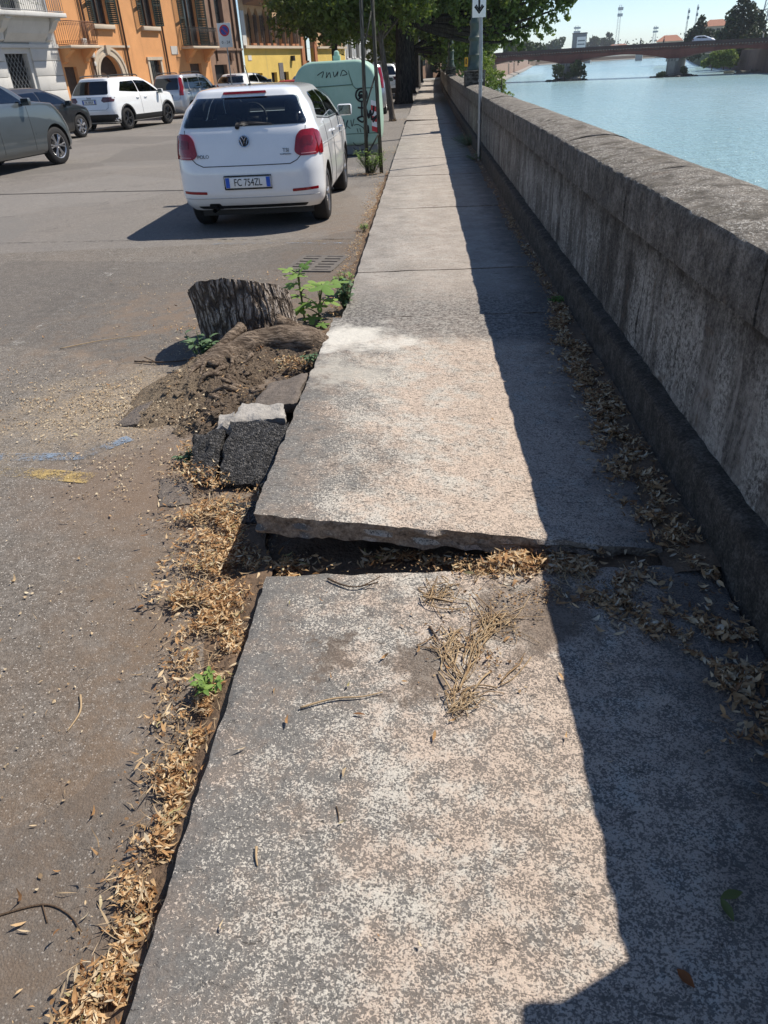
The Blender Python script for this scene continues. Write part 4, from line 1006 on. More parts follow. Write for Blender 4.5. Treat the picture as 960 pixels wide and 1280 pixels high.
# ------------------------------------------------------------------ cars
def hermite(keys, z):
    """smooth interpolation of rows (z, v1, v2, ...)"""
    if z <= keys[0][0]: return keys[0][1:]
    if z >= keys[-1][0]: return keys[-1][1:]
    for i in range(len(keys) - 1):
        if keys[i][0] <= z <= keys[i + 1][0]: break
    a, b = keys[i], keys[i + 1]; h = b[0] - a[0]; t = (z - a[0]) / h
    out = []
    for c in range(1, len(a)):
        def slope(j):
            if j <= 0 or j >= len(keys) - 1: return None
            d0 = (keys[j][c] - keys[j - 1][c]) / (keys[j][0] - keys[j - 1][0]); d1 = (keys[j + 1][c] - keys[j][c]) / (keys[j + 1][0] - keys[j][0])
            return 0 if d0 * d1 <= 0 else 2 * d0 * d1 / (d0 + d1)
        d = (b[c] - a[c]) / h
        m0 = slope(i); m1 = slope(i + 1); m0 = d if m0 is None else m0; m1 = d if m1 is None else m1
        out.append((2 * t ** 3 - 3 * t * t + 1) * a[c] + (t ** 3 - 2 * t * t + t) * h * m0 + (-2 * t ** 3 + 3 * t * t) * b[c] + (t ** 3 - t * t) * h * m1)
    return out
class Shell:
    """car body as stacked plan outlines. keys: (z, y rear, y front, half width, rear corner radius, front corner radius, rear bow, front bow)"""
    def __init__(s, keys): s.k = keys; s.z0 = keys[0][0]; s.z1 = keys[-1][0]
    def lv(s, z): return hermite(s.k, z)
    def bowy(s, x, y, L): 
        yr, yf, w, rr, rf, br, bf = L; q = (x / max(w, .01)) ** 2; u = clamp((y - yr) / (yf - yr))
        return y + br * q * (1 - u) ** 2 - bf * q * u * u
    def rear(s, x, z):
        L = s.lv(z); yr, yf, w, rr, rf, br, bf = L; ax = min(abs(x), w * .999); y = yr
        if ax > w - rr: y = yr + rr - math.sqrt(max(0, rr * rr - (ax - (w - rr)) ** 2))
        return s.bowy(ax, y, L)
    def front(s, x, z):
        L = s.lv(z); yr, yf, w, rr, rf, br, bf = L; ax = min(abs(x), w * .999); y = yf
        if ax > w - rf: y = yf - rf + math.sqrt(max(0, rf * rf - (ax - (w - rf)) ** 2))
        return s.bowy(ax, y, L)
    def side(s, y, z):
        L = s.lv(z); yr, yf, w, rr, rf, br, bf = L
        lo, hi = 0, w
        f = lambda x: s.rear(x, z) <= y <= s.front(x, z)
        if f(w * .998): return w
        for _ in range(30):
            m = (lo + hi) / 2
            if f(m): lo = m
            else: hi = m
        return lo
    def outline(s, z, inset=0.0):
        yr, yf, w, rr, rf, br, bf = s.lv(z); yr += inset; yf -= inset; w -= inset
        half = []
        for i in range(5): half.append(((w - rr) * i / 5, yr))
        for i in range(14): a = PI / 2 * i / 14; half.append((w - rr + rr * math.sin(a), yr + rr - rr * math.cos(a)))
        for i in range(16): half.append((w, lerp(yr + rr, yf - rf, i / 16)))
        for i in range(14): a = PI / 2 * i / 14; half.append((w - rf + rf * math.cos(a), yf - rf + rf * math.sin(a)))
        for i in range(6): half.append(((w - rf) * (1 - i / 5), yf))
        L = (yr, yf, w, rr, rf, br, bf)
        half = [(x, s.bowy(x, y, L)) for x, y in half]
        return half + [(-x, y) for x, y in half[-2:0:-1]]
    def mesh(s, mb, levels, inset=0.0, mi=0):
        rings = [[(x, y, z) for x, y in s.outline(z, inset)] for z in levels]
        n = len(rings[0]); vs = [p for r in rings for p in r]
        fs = [(i * n + j, i * n + (j + 1) % n, (i + 1) * n + (j + 1) % n, (i + 1) * n + j) for i in range(len(levels) - 1) for j in range(n)]
        h = n // 2
        for base, flip in ((0, True), ((len(levels) - 1) * n, False)):
            for j in range(h):
                q = (base + j, base + j + 1, base + (n - j - 1) % n, base + (n - j) % n)
                q = tuple(dict.fromkeys(q))
                if len(q) > 2: fs.append(q[::-1] if flip else q)
        mb.add(vs, fs, mi)
def boolean(o, cutter, op='DIFFERENCE'):
    m = o.modifiers.new('b', 'BOOLEAN'); m.operation = op; m.object = cutter; m.solver = 'EXACT'
    try: m.material_mode = 'INDEX'
    except Exception: pass
    dg = bpy.context.evaluated_depsgraph_get(); dg.update()
    me = bpy.data.meshes.new_from_object(o.evaluated_get(dg)); o.modifiers.clear()
    old = o.data; o.data = me; bpy.data.meshes.remove(old); cm = cutter.data; bpy.data.objects.remove(cutter); bpy.data.meshes.remove(cm)
MIRR = mat('mirror_glass', (.10, .12, .12), .08, .1, 10, metal=.8)
def wheel(parent, x, y, r, wd, spokes, steer=0.0, style=0, rim_m=None, tilt_side=1):
    e = bpy.data.objects.new('wheel', None)
    mb = MB(); rr = r * .66; h = wd / 2
    mb.lathe([(rr, -h * .85), (rr + .015, -h), (r - .035, -h), (r - .008, -h * .8), (r, -h * .4), (r, h * .4), (r - .008, h * .8), (r - .035, h), (rr + .015, h), (rr, h * .85)], 36, axis='X')
    for a in (-.45, -.15, .15, .45): mb.lathe([(r + .0015, h * (a - .07)), (r + .0015, h * (a + .07))], 36, axis='X')
    o = mb.build('wheel', RUB, parent, smooth=True); o.location = (x, y, r); o.rotation_euler = (0, 0, steer)
    s = tilt_side; mb = MB()
    mb.lathe([(rr + .004, s * h * .9), (rr - .012, s * h * .82), (rr - .02, s * h * .2), (rr - .02, -s * h * .5)], 32, axis='X')
    mb.lathe([(.065, s * h * .25), (.065, s * h * .62), (.03, s * h * .72), (.001, s * h * .72)], 16, axis='X')
    for k in range(spokes):
        a = 2 * PI * k / spokes
        for da in ((-.16, .16) if style == 1 else (0,)):
            w0 = .024 if style == 1 else .042
            pts = []
            for rad_, xx in ((.045, .62), (rr * .55, .74), (rr - .012, .68)):
                aa = a + da * (rad_ / rr) + (.35 * rad_ / rr if style == 2 else 0)
                pts.append((s * h * xx, rad_ * math.cos(aa), rad_ * math.sin(aa)))
            mb.tube(pts, [w0 * .9, w0 * .7, w0 * .9], 6)
    mb.build('rim', rim_m or ALLOY, o, smooth=True)
    mb = MB(); mb.lathe([(rr - .02, s * h * .1), (.02, s * h * .1)], 24, axis='X', cap=False); mb.build('brake_disc', DARKM, o)
    bpy.data.objects.remove(e); return o
def skin(sh, sd_, off=.003):
    """map from a 2-d outline to the body surface: 'r' rear (x, z), 'f' front (x, z), 'R' / 'L' sides (y, z)"""
    if sd_ == 'r': return lambda a, b, d: (a, sh.rear(a, b) - off + (d or 0), b)
    if sd_ == 'f': return lambda a, b, d: (a, sh.front(a, b) + off - (d or 0), b)
    k = 1 if sd_ == 'R' else -1
    return lambda a, b, d: (k * (sh.side(a, b) + off - (d or 0)), a, b)
def make_car(name, label, group, spec):
    sh = Shell(spec['keys']); P = spec['paint']; car = thing(name, label, 'car', (0, 0, 0), 0, group)
    L = spec['L']; W = spec['W']; wr = spec['wr']; y0, y1 = spec['axles']
    n = 46; zs = [lerp(sh.z0, sh.z1, i / n) for i in range(n + 1)]
    zt = sh.z1; zs = [z for z in zs if z < zt - .05] + [zt - .05, zt - .035, zt - .022, zt - .012, zt - .005, zt]
    mb = MB(); sh.mesh(mb, zs); body = mb.build('body', [P, spec.get('inner', BLACK)], car, fixn=True)
    # wheel housings
    for y in (y0, y1):
        for s in (-1, 1):
            c = MB(); c.lathe([(wr + .055, s * (W / 2 - .30)), (wr + .055, s * (W / 2 + .1))], 40, c=(0, y, wr + .01), axis='X', mi=1, cap=True)
            boolean(body, c.build('c', [P, BLACK]))
    if spec.get('cabin'):
        c = MB(); zc = [lerp(spec['cabin'][0], spec['cabin'][1], i / 14) for i in range(15)]
        sh.mesh(c, zc, spec['cabin'][2], 1); boolean(body, c.build('c', [P, BLACK]))
        for sd_, poly, m in spec['glass']:
            c = MB()
            if sd_ == 'r': c.prism(poly, lambda p: (p[0], -.6, p[1]), lambda p: (p[0], spec['cut'][0], p[1]), 1)
            elif sd_ == 'f': c.prism(poly, lambda p: (p[0], spec['cut'][1], p[1]), lambda p: (p[0], L + .5, p[1]), 1)
            else:
                k = 1 if sd_ == 'R' else -1
                c.prism(poly, lambda p: (k * .25, p[0], p[1]), lambda p: (k * 1.3, p[0], p[1]), 1)
            boolean(body, c.build('c', [P, BLACK]))
    me = body.data; me.polygons.foreach_set('use_smooth', [True] * len(me.polygons)); sharp(me, rad(28))
    def grow(poly, g):
        c = Vector((sum(p[0] for p in poly) / len(poly), sum(p[1] for p in poly) / len(poly)))
        return [tuple(Vector(p) + (Vector(p) - c).normalized() * g) for p in poly]
    for sd_, poly, m in spec['glass']:
        nm = {'r': 'rear_window', 'f': 'windscreen'}.get(sd_, 'side_window')
        polyobj(nm, grow(poly, .015), skin(sh, sd_, .007), m, car, .06, .016)
    for nm, sd_, poly, m, off in spec.get('panels', ()):
        polyobj(nm, poly, skin(sh, sd_, off), m, car, .05, off + .01)
    for nm, sd_, pts, r, m in spec.get('seams', ()):
        fn = skin(sh, sd_, 0); mb = MB(); q = []
        for a, b in zip(pts[:-1], pts[1:]):
            k = max(1, int((Vector(b) - Vector(a)).length / .05)); q += [Vector(a).lerp(Vector(b), i / k) for i in range(k)]
        q.append(Vector(pts[-1])); mb.tube([fn(p.x, p.y, 0) for p in q], r, 5); mb.build(nm, m, car, smooth='all')
    for y in (y0, y1):
        for s in (-1, 1):
            wheel(car, s * (W / 2 - .11 - .01), y, wr, .205, spec['spokes'], spec.get('steer', 0) if y == y1 else 0, spec.get('style', 0), spec.get('rim'), s)
    for s, nm in ((1, 'mirror'), (-1, 'mirror')):
        ym, zm = spec['mirror']; x = sh.side(ym, zm)
        mb = MB(); mb.box((s * (x + .12), ym, zm + .05), (.20, .10, .14)); o = bevel(mb.build(nm, spec.get('mirror_m', P), car), .03, 3)
        mb = MB(); mb.box((s * (x + .125), ym - .053, zm + .05), (.17, .008, .115)); mb.build('mirror_glass', MIRR, o)
        mb = MB(); mb.box((s * (x + .02), ym, zm), (.09, .06, .04)); mb.build('mirror_arm', BLACK, o)
    for (y, z) in spec.get('handles', ()):
        for s in (-1, 1):
            x = sh.side(y, z); mb = MB(); mb.tube([(s * (x - .005), y - .09, z), (s * (x + .028), y - .06, z + .004), (s * (x + .03), y + .05, z + .006), (s * (x - .005), y + .085, z + .004)], .014, 8)
            mb.build('door_handle', spec.get('handle_m', P), car, smooth='all')
    return car, sh
def plate(car, sh, z, txt, w=.52, h=.11, off=.012, dark=False):
    y = sh.rear(0, z) - off; mb = MB(); mb.box((0, 0, 0), (w, .012, h)); o = bevel(mb.build('number_plate', PLATE, car), .004)
    o.location = (0, y, z)
    for k in (-1, 1): mb = MB(); mb.box((k * (w / 2 - .025), -.0075, 0), (.045, .003, h * .94)); mb.build('blue_band', BLUEP, o)
    if txt: text(txt, h * .98, INK, o, Matrix.Translation((-.0, -.0085, -.002)) @ FACE_BACK, 'lettering', .001, sx=.74)
    mb = MB()
    a, b = w / 2 + .012, h / 2 + .012
    mb.tube([(-a, .002, -b), (a, .002, -b), (a, .002, b), (-a, .002, b), (-a, .002, -b)], .008, 5); mb.build('plate_frame', BLACK, o)
    return o
def paint(name, c, metal=0.0, rough=.32): return mat(name, c, rough, .025, 5, metal=metal, coat=1.0, spec=.5)
PW = paint('white_car_paint', (.80, .81, .81)); PG = paint('grey_car_paint', (.105, .122, .13), .5); PB = paint('black_car_paint', (.010, .011, .013), .0); PS = paint('silver_car_paint', (.42, .43, .46), .6); PD = paint('blue_car_paint', (.05, .09, .18), .4)
SEAM = mat('panel_gap', (.05, .05, .05), .8, .1, 10)
def sedan_keys(L, W, H, belt, rear, front, roofw, shoulder=0, gc=.22):
    """generic five-door: rear and front are lists of y at heights (.3, .5, .7, belt-.05, belt+.02, roof-.12, roof-.03, roof)"""
    w = W / 2
    z = (gc, gc + .08, .45, .62, .80, belt - .04, belt + .03, (belt + H) / 2, H - .12, H - .05, H - .015, H)
    ww = (w - .08, w - .02, w, w, w - .005, w - .035, w - .065, lerp(w - .065, roofw + .05, .5), roofw + .05, roofw, roofw - .10, roofw - .30)
    rr = (.16, .20, .24, .25, .24, .22, .20, .18, .18, .18, .25, .30); rf = (.30, .36, .42, .44, .44, .42, .16, .14, .13, .13, .22, .30)
    br = (.05, .06, .07, .07, .06, .05, .05, .05, .05, .05, .05, .04); bf = (.08, .10, .12, .12, .10, .08, .09, .09, .09, .09, .10, .08)
    rr = [min(a, b - .02) for a, b in zip(rr, ww)]; rf = [min(a, b - .02) for a, b in zip(rf, ww)]
    return [(z[i], rear[i], front[i], ww[i], rr[i], rf[i], br[i], bf[i]) for i in range(len(z))]

# --- white hatchback, the nearest car
L, W, Hh = 3.97, 1.70, 1.49
K = sedan_keys(L, W, Hh, 1.07,
    [.16, .06, .0, .0, .035, .095, .13, .27, .385, .44, .62, 1.0],
    [3.80, 3.92, 3.97, 3.96, 3.90, 3.55, 3.15, 2.72, 2.32, 2.14, 1.95, 1.6], .585, gc=.24)
rw = roundpoly([(-.70, 1.105), (.70, 1.105), (.575, 1.375), (-.575, 1.375)], .045)
sw1 = roundpoly([(.62, 1.16), (1.62, 1.095), (1.64, 1.39), (.96, 1.375)], .07)
sw2 = roundpoly([(1.69, 1.093), (2.78, 1.08), (2.20, 1.355), (1.70, 1.39)], .05)
ws = roundpoly([(-.60, 1.12), (.60, 1.12), (.50, 1.39), (-.50, 1.39)], .05)
lampR = roundpoly([(.555, .83), (.61, .79), (.815, .79), (.82, .98), (.78, 1.05), (.64, 1.045), (.585, .99)], .03)
lampL = [(-a, b) for a, b in lampR][::-1]
lampRs = roundpoly([(.21, .79), (.31, .795), (.345, .87), (.31, 1.0), (.26, 1.035), (.21, 1.035)], .03)
spec = dict(keys=K, L=L, W=W, wr=.305, axles=(.72, 3.19), paint=PW, cabin=(.66, 1.455, .055), cut=(.75, 2.3), spokes=5, style=1,
    glass=[('r', rw, GLASS), ('R', sw1, GLASS), ('R', sw2, GLASS), ('L', sw1, GLASS), ('L', sw2, GLASS), ('f', ws, GLASS)], mirror=(2.62, 1.06), handles=((1.62, .93), (2.62, .91)),
    panels=[('rear_reflector', 'r', roundpoly([(.50, .425), (.79, .435), (.79, .465), (.50, .455)], .01), REDL, .004), ('rear_reflector', 'r', roundpoly([(-.79, .435), (-.50, .425), (-.50, .455), (-.79, .465)], .01), REDL, .004),
            ('brake_light', 'r', roundpoly([(-.25, 1.408), (.25, 1.408), (.24, 1.432), (-.24, 1.432)], .008), REDD, .012),
            ('lower_valance', 'r', roundpoly([(-.62, .25), (.62, .25), (.66, .29), (-.66, .29)], .02), BLACK, .003)],
    seams=[('tailgate_gap', 'r', [(-.69, 1.08), (-.66, .83), (-.58, .75), (-.50, .715), (.50, .715), (.58, .75), (.66, .83), (.69, 1.08)], .005, SEAM),
           ('bumper_crease', 'r', [(-.79, .38), (.79, .38)], .006, mat('crease_grey', (.45, .45, .45), .5, .05, 9)),
           ('door_gap', 'R', [(1.66, .30), (1.66, 1.09)], .005, SEAM), ('door_gap', 'L', [(1.66, .30), (1.66, 1.09)], .005, SEAM),
           ('door_gap', 'R', [(.95, 1.07), (.98, .80), (1.12, .58), (1.14, .30)], .005, SEAM), ('door_gap', 'R', [(2.74, .30), (2.78, 1.05)], .005, SEAM),
           ('side_crease', 'R', [(.45, .87), (1.6, .845), (3.4, .84)], .006, PW), ('window_trim', 'R', [(.60, 1.135), (1.6, 1.075), (2.78, 1.062)], .008, BLACK)])
polo, psh = make_car('parked_car', 'white hatchback parked nearest, seen from behind beyond the stump', None, spec)
polo['group'] = 'cars parked along the street'
for poly, s in ((lampR, 'R'), (lampL, 'L')):
    o = polyobj('tail_light', poly, skin(psh, 'r', .014), REDL, polo, .04, .03)
    k = 1 if s == 'R' else -1
    inner = roundpoly([(k * .645, .895), (k * .765, .895), (k * .765, .985), (k * .65, .985)][::k], .025)
    polyobj('lamp_lens', inner, skin(psh, 'r', .019), REDD, o, .04, .01)
    polyobj('lamp_lens', roundpoly([(k * .63, .808), (k * .79, .810), (k * .79, .818), (k * .63, .816)][::k], .003), skin(psh, 'r', .018), mat('clear_lens', (.6, .25, .25), .1, .05, 20), o, .04, .01)
    polyobj('tail_light', lampRs, skin(psh, s, .012), REDL, polo, .04, .03)
plate(polo, psh, .545, 'FC 754ZL')
# round emblem, lettering
ye = psh.rear(0, .955) - .006
mb = MB(); mb.lathe([(.0, -.004), (.052, -.004), (.058, -.012), (.062, -.012), (.066, 0)], 32, c=(0, 0, 0), axis='Y')
em = mb.build('emblem', CHROME, polo, smooth=True); em.location = (0, ye, .955); em.rotation_euler = (rad(-12), 0, 0)
mb = MB(); mb.lathe([(.0, -.0065), (.050, -.0065)], 32, axis='Y'); mb.build('emblem_field', BLACK, em)
mb = MB(); yy = -.010
mb.tube([(-.022, yy, .044), (0, yy, .006), (.022, yy, .044)], .005, 6)
mb.tube([(-.044, yy, .022), (-.020, yy, -.042), (0, yy, -.004), (.020, yy, -.042), (.044, yy, .022)], .005, 6); mb.build('emblem_mark', CHROME, em)
tl = Matrix.Rotation(rad(-12), 4, 'X')
for s, x, z, sz in (('POLO', -.49, .815, .052), ('TSI', .46, .85, .056), ('BLUEMOTION', .455, .812, .02)):
    text(s, sz, mat('badge_grey', (.16, .16, .16), .3, .05, 10, metal=.5), polo, Matrix.Translation((x, psh.rear(x, z) - .004, z)) @ tl @ FACE_BACK, 'badge_lettering', .003)
mb = MB(); mb.tube([(-.06, .21, 1.125), (.06, .20, 1.13), (.32, .205, 1.115)], [.020, .016, .006], 8); mb.tube([(-.07, .17, 1.09), (-.06, .2, 1.125)], .025, 8)
mb.v = [(x, psh.rear(x, z) - .016, z) for x, y, z in mb.v]; mb.build('wiper', BLACK, polo, smooth='all')
mb = MB(); mb.lathe([(.035, 0), (.03, .02), (.012, .03)], 12); mb.tube([(0, 0, .02), (-.012, -.07, .16), (-.018, -.10, .21)], [.007, .005, .004], 6)
o = mb.build('aerial', BLACK, polo, smooth='all'); o.location = (-.0, .80, 1.47)
mb = MB(); mb.lathe([(.026, -.12), (.026, .10), (.022, .10), (.022, -.1)], 14, axis='Y'); o = mb.build('exhaust_pipe', DARKM, polo, smooth=True); o.location = (-.44, .13, .255)
polyobj('exhaust_recess', roundpoly([(-.53, .245), (-.36, .245), (-.38, .32), (-.51, .32)], .02), skin(psh, 'r', .004), BLACK, polo, .04, .01)
mb = MB(); mb.box((0, 2.0, .20), (1.35, 3.3, .10)); mb.build('underbody', BLACK, polo)
def seat(car, x, y, w=.46):
    mb = MB(); mb.box((x, y, .50), (w, .5, .16)); mb.box((x, y - .26, .80), (w, .14, .55), rot=Matrix.Rotation(rad(-14), 3, 'X')); mb.box((x, y - .36, 1.20), (.26, .09, .18), rot=Matrix.Rotation(rad(-8), 3, 'X'))
    bevel(mb.build('seat', mat('seat_cloth', (.05, .05, .052), .9, .2, 30), car), .05, 3)
seat(polo, -.36, 2.05); seat(polo, .36, 2.05)
mb = MB(); mb.box((0, .98, .80), (1.2, .16, .42)); mb.box((-.38, .98, 1.13), (.24, .08, .13)); mb.box((.38, .98, 1.13), (.24, .08, .13)); bevel(mb.build('rear_seat', mat('seat_cloth', (.05, .05, .052), .9), polo), .04, 3)
mb = MB()
ring = [(-.36 + .185 * math.cos(a), 2.52 + .05 * math.sin(a), 1.06 + .185 * math.sin(a)) for a in [2 * PI * i / 24 for i in range(25)]]
mb.tube(ring, .016, 8); mb.box((-.36, 2.53, 1.05), (.20, .03, .07)); mb.build('steering_wheel', BLACK, polo, smooth='all')
mb = MB(); mb.box((0, 2.72, .88), (1.3, .35, .16)); bevel(mb.build('dashboard', BLACK, polo), .04)
polo.location = (-2.03, 9.53 - .72, -.08); polo.rotation_euler = (0, 0, rad(.5))

# --- the other cars across the street
def simple(name, label, paint_, L, W, Hh, belt, rear, front, roofw, wr, axles, spokes=5, style=0, rim=None, glass=GLASSD, roof_rails=False, cladding=None, lamp=None, lampmat=REDL, platez=None, ptxt='', steer=0, rw=None, sidew=None, gc=.22, handle=None):
    K = sedan_keys(L, W, Hh, belt, rear, front, roofw, gc=gc)
    zb = belt + .04; zt = Hh - .13
    hw = W / 2
    rwp = rw or roundpoly([(-hw + .20, zb), (hw - .20, zb), (roofw - .02, zt), (-roofw + .02, zt)], .05)
    sws = sidew
    sp = dict(keys=K, L=L, W=W, wr=wr, axles=axles, paint=paint_, spokes=spokes, style=style, rim=rim, steer=steer, handle_m=handle or paint_,
        glass=[('r', rwp, glass)] + [(s, roundpoly(p, .05), glass) for p in sws for s in 'RL'] + [('f', roundpoly([(-hw + .22, belt + .05), (hw - .22, belt + .05), (roofw - .05, Hh - .10), (-roofw + .05, Hh - .10)], .05), glass)],
        mirror=(sws[-1][1][0] - .06, belt - .02), handles=((sws[0][1][0] - .15, belt - .12), (sws[-1][1][0] - .95, belt - .12)), panels=[], seams=[])
    for q in sws[:-1]: sp['seams'] += [('door_gap', s, [(q[1][0] + .03, gc + .10), (q[1][0] + .03, belt)], .005, SEAM) for s in 'RL']
    sp['seams'] += [('door_gap', s, [(sws[-1][1][0] + .02, gc + .10), (sws[-1][1][0] + .04, belt - .03)], .005, SEAM) for s in 'RL']
    sp['seams'].append(('tailgate_gap', 'r', [(-hw + .18, belt), (-hw + .2, .72), (-hw + .3, .66), (hw - .3, .66), (hw - .2, .72), (hw - .18, belt)], .005, SEAM))
    if cladding:
        sp['panels'] += [('rear_bumper', 'r', roundpoly([(-hw + .01, gc + .03), (hw - .01, gc + .03), (hw - .01, cladding), (-hw + .01, cladding)], .03), BLACK, .006)]
        a0, a1 = axles
        sp['panels'] += [('sill_cladding', s, roundpoly([(a0 + wr + .02, gc + .02), (a1 - wr - .02, gc + .02), (a1 - wr - .05, gc + .20), (a0 + wr + .05, gc + .20)], .02), BLACK, .006) for s in 'RL']
    if lamp:
        for k in (1, -1): sp['panels'].append(('tail_light', 'r', [(k * min(a, hw - .03), b) for a, b in roundpoly(lamp, .02)][::k], lampmat, .012))
    car, sh = make_car(name, label, 'cars parked along the street', sp)
    if platez: plate(car, sh, platez, ptxt)
    if cladding:
        for y in axles:
            for s in (-1, 1):
                mb = MB(); pts = []
                for i in range(15):
                    a = PI * (i / 14 * 1.1 - .05); yy = y + (wr + .075) * math.cos(a); zz = wr + (wr + .075) * math.sin(a); pts.append((s * (sh.side(yy, max(zz, gc + .02)) + .002), yy, zz))
                mb.tube(pts, .035, 6); mb.build('wheel_arch', BLACK, car, smooth='all')
    if roof_rails:
        for s in (-1, 1):
            mb = MB(); x = s * (roofw - .03); mb.tube(curve([(x, rear[9] + .15, Hh - .03), (x, rear[9] + .30, Hh + .035), (x, front[9] - .4, Hh + .04), (x, front[9] - .15, Hh - .02)], 5), .018, 6); mb.build('roof_rail', BLACK, car, smooth='all')
    mb = MB(); mb.box((0, L / 2, gc + .02), (W - .35, L - .5, .10)); mb.build('underbody', BLACK, car)
    return car, sh
# grey crossover at the left edge
suv, _ = simple('parked_car', 'grey crossover with chrome door handle cut off by the left edge', PG, 4.8, 1.93, 1.84, 1.27,
    [.20, .08, .0, .0, .05, .10, .14, .32, .48, .55, .8, 1.2], [4.55, 4.70, 4.77, 4.77, 4.70, 4.30, 3.45, 2.95, 2.5, 2.3, 2.1, 1.7], .62, .385, (.95, 3.85), 6, 1,
    glass=GLASSD, sidew=[[(.85, 1.36), (1.9, 1.31), (1.9, 1.67), (1.2, 1.67)], [(1.97, 1.31), (2.98, 1.29), (2.42, 1.66), (1.97, 1.68)]], lamp=[(.55, .95), (.90, .95), (.88, 1.1), (.6, 1.1)], steer=rad(-4), gc=.28, handle=CHROME)
suv.location = (-9.42, 17.85 - 3.55, -.08); suv.rotation_euler = (0, 0, rad(2))
# black hatchback ahead of it
blk, _ = simple('parked_car', 'black hatchback parked between the grey crossover and the white crossover', PB, 4.3, 1.78, 1.45, .95,
    [.20, .08, .0, .0, .05, .10, .14, .38, .6, .7, 1.0, 1.4], [4.08, 4.22, 4.3, 4.3, 4.2, 3.85, 3.35, 2.9, 2.5, 2.3, 2.1, 1.8], .56, .325, (.75, 3.40), 7, 2,
    glass=GLASSD, sidew=[[(.7, 1.04), (1.75, .99), (1.8, 1.31), (1.1, 1.28)], [(1.86, .99), (2.92, .98), (2.3, 1.29), (1.86, 1.32)]], lamp=[(.5, .8), (.84, .8), (.82, .93), (.52, .93)], gc=.2)
# white crossover
jp, jsh = simple('parked_car', 'white crossover with black cladding and roof rails parked across the street', PW, 4.39, 1.82, 1.63, 1.08,
    [.22, .10, .03, .0, .03, .07, .12, .30, .42, .46, .65, 1.1], [4.2, 4.33, 4.39, 4.39, 4.35, 4.2, 3.45, 3.05, 2.7, 2.5, 2.3, 1.9], .60, .352, (.86, 3.50), 5, 1, rim=mat('dark_alloy', (.06, .06, .065), .35, .1, 10, metal=.7),
    glass=GLASSD, roof_rails=True, cladding=.52, lamp=[(.48, .93), (.56, .88), (.88, .90), (.89, 1.03), (.55, 1.04)], lampmat=mat('smoked_lamp', (.10, .03, .035), .15, .2, 20, coat=.5), platez=.90, ptxt='FX 100GF', gc=.25,
    sidew=[[(.72, 1.20), (1.80, 1.14), (1.82, 1.48), (1.05, 1.46)], [(1.88, 1.14), (3.10, 1.11), (2.5, 1.45), (1.88, 1.49)]])
text('Jeep', .10, mat('badge_grey', (.16, .16, .16), .3), jp, Matrix.Translation((0, jsh.rear(0, 1.02) - .005, 1.02)) @ FACE_BACK, 'badge_lettering', .004)
# silver tall hatchback with upright red lamps
pn, psn = simple('parked_car', 'silver tall hatchback with upright red tail lamps behind the white crossover', PS, 3.54, 1.58, 1.57, 1.0,
    [.16, .06, .0, .0, .03, .05, .07, .14, .22, .26, .4, .8], [3.35, 3.48, 3.54, 3.54, 3.48, 3.25, 2.95, 2.6, 2.3, 2.15, 2.0, 1.6], .58, .285, (.62, 2.92), 5, 0,
    glass=GLASSD, roof_rails=True, platez=.78, ptxt='', gc=.2, rw=roundpoly([(-.54, 1.03), (.54, 1.03), (.50, 1.42), (-.50, 1.42)], .04),
    sidew=[[(.30, 1.06), (.62, 1.05), (.66, 1.40), (.40, 1.40)], [(.70, 1.05), (1.52, 1.03), (1.54, 1.42), (.72, 1.41)], [(1.6, 1.03), (2.5, 1.0), (2.05, 1.36), (1.6, 1.42)]], lamp=[(.57, .82), (.72, .82), (.70, 1.10), (.62, 1.44), (.53, 1.44), (.60, 1.10)])
def place(car, x, y, h, axle=.7):
    """put the right wheel of the given axle at (x, y), heading h degrees right of the street"""
    a = rad(-h); R = Matrix.Rotation(a, 3, 'Z'); 
    return R
def put(car, W, axle, x, y, h):
    R = Matrix.Rotation(rad(-h), 3, 'Z'); q = R @ (Vector((W / 2 - .02, axle, 0)) * car.scale.x); car.location = (x - q.x, y - q.y, -.08); car.rotation_euler = (0, 0, rad(-h))
put(suv, 1.93, 3.85, -8.44, 18.0, 9)
blk.scale = jp.scale = (1.06, 1.06, 1.06); pn.scale = (1.1, 1.1, 1.1)
put(blk, 1.78, 3.40, -11.58, 26.75, 13)
put(jp, 1.82, .86, -11.1, 29.95, 14)
put(pn, 1.58, .62, -10.5, 36.6, 15)
wc = copy_tree(polo); wc['label'] = 'white hatchback half hidden behind the nearest white hatchback, only its roof showing'
for ch in list(wc.children):
    if ch.name.split('.')[0] in ('badge_lettering', 'number_plate', 'emblem'):
        for g in list(ch.children): bpy.data.objects.remove(g)
        bpy.data.objects.remove(ch)
wc.scale = (1.1, 1.1, 1.1); put(wc, 1.70, .72, -9.1, 43.2, 15)
bc = copy_tree(blk); bc['label'] = 'dark hatchback in the tree shade to the right of the green bin'; put(bc, 1.78, .75, -1.75, 20.6, 0)
bc2 = copy_tree(pn); bc2['label'] = 'silver car in the tree shade behind the big dark trunk'; put(bc2, 1.58, .62, -1.5, 32.2, 0)
bc3 = copy_tree(jp); bc3['label'] = 'white crossover far up the street, under the trees'; put(bc3, 1.82, .86, -1.4, 47, 0)
for ch in list(bc3.children):
    if ch.name.split('.')[0] in ('badge_lettering', 'number_plate'):
        for g in list(ch.children): bpy.data.objects.remove(g)
        bpy.data.objects.remove(ch)

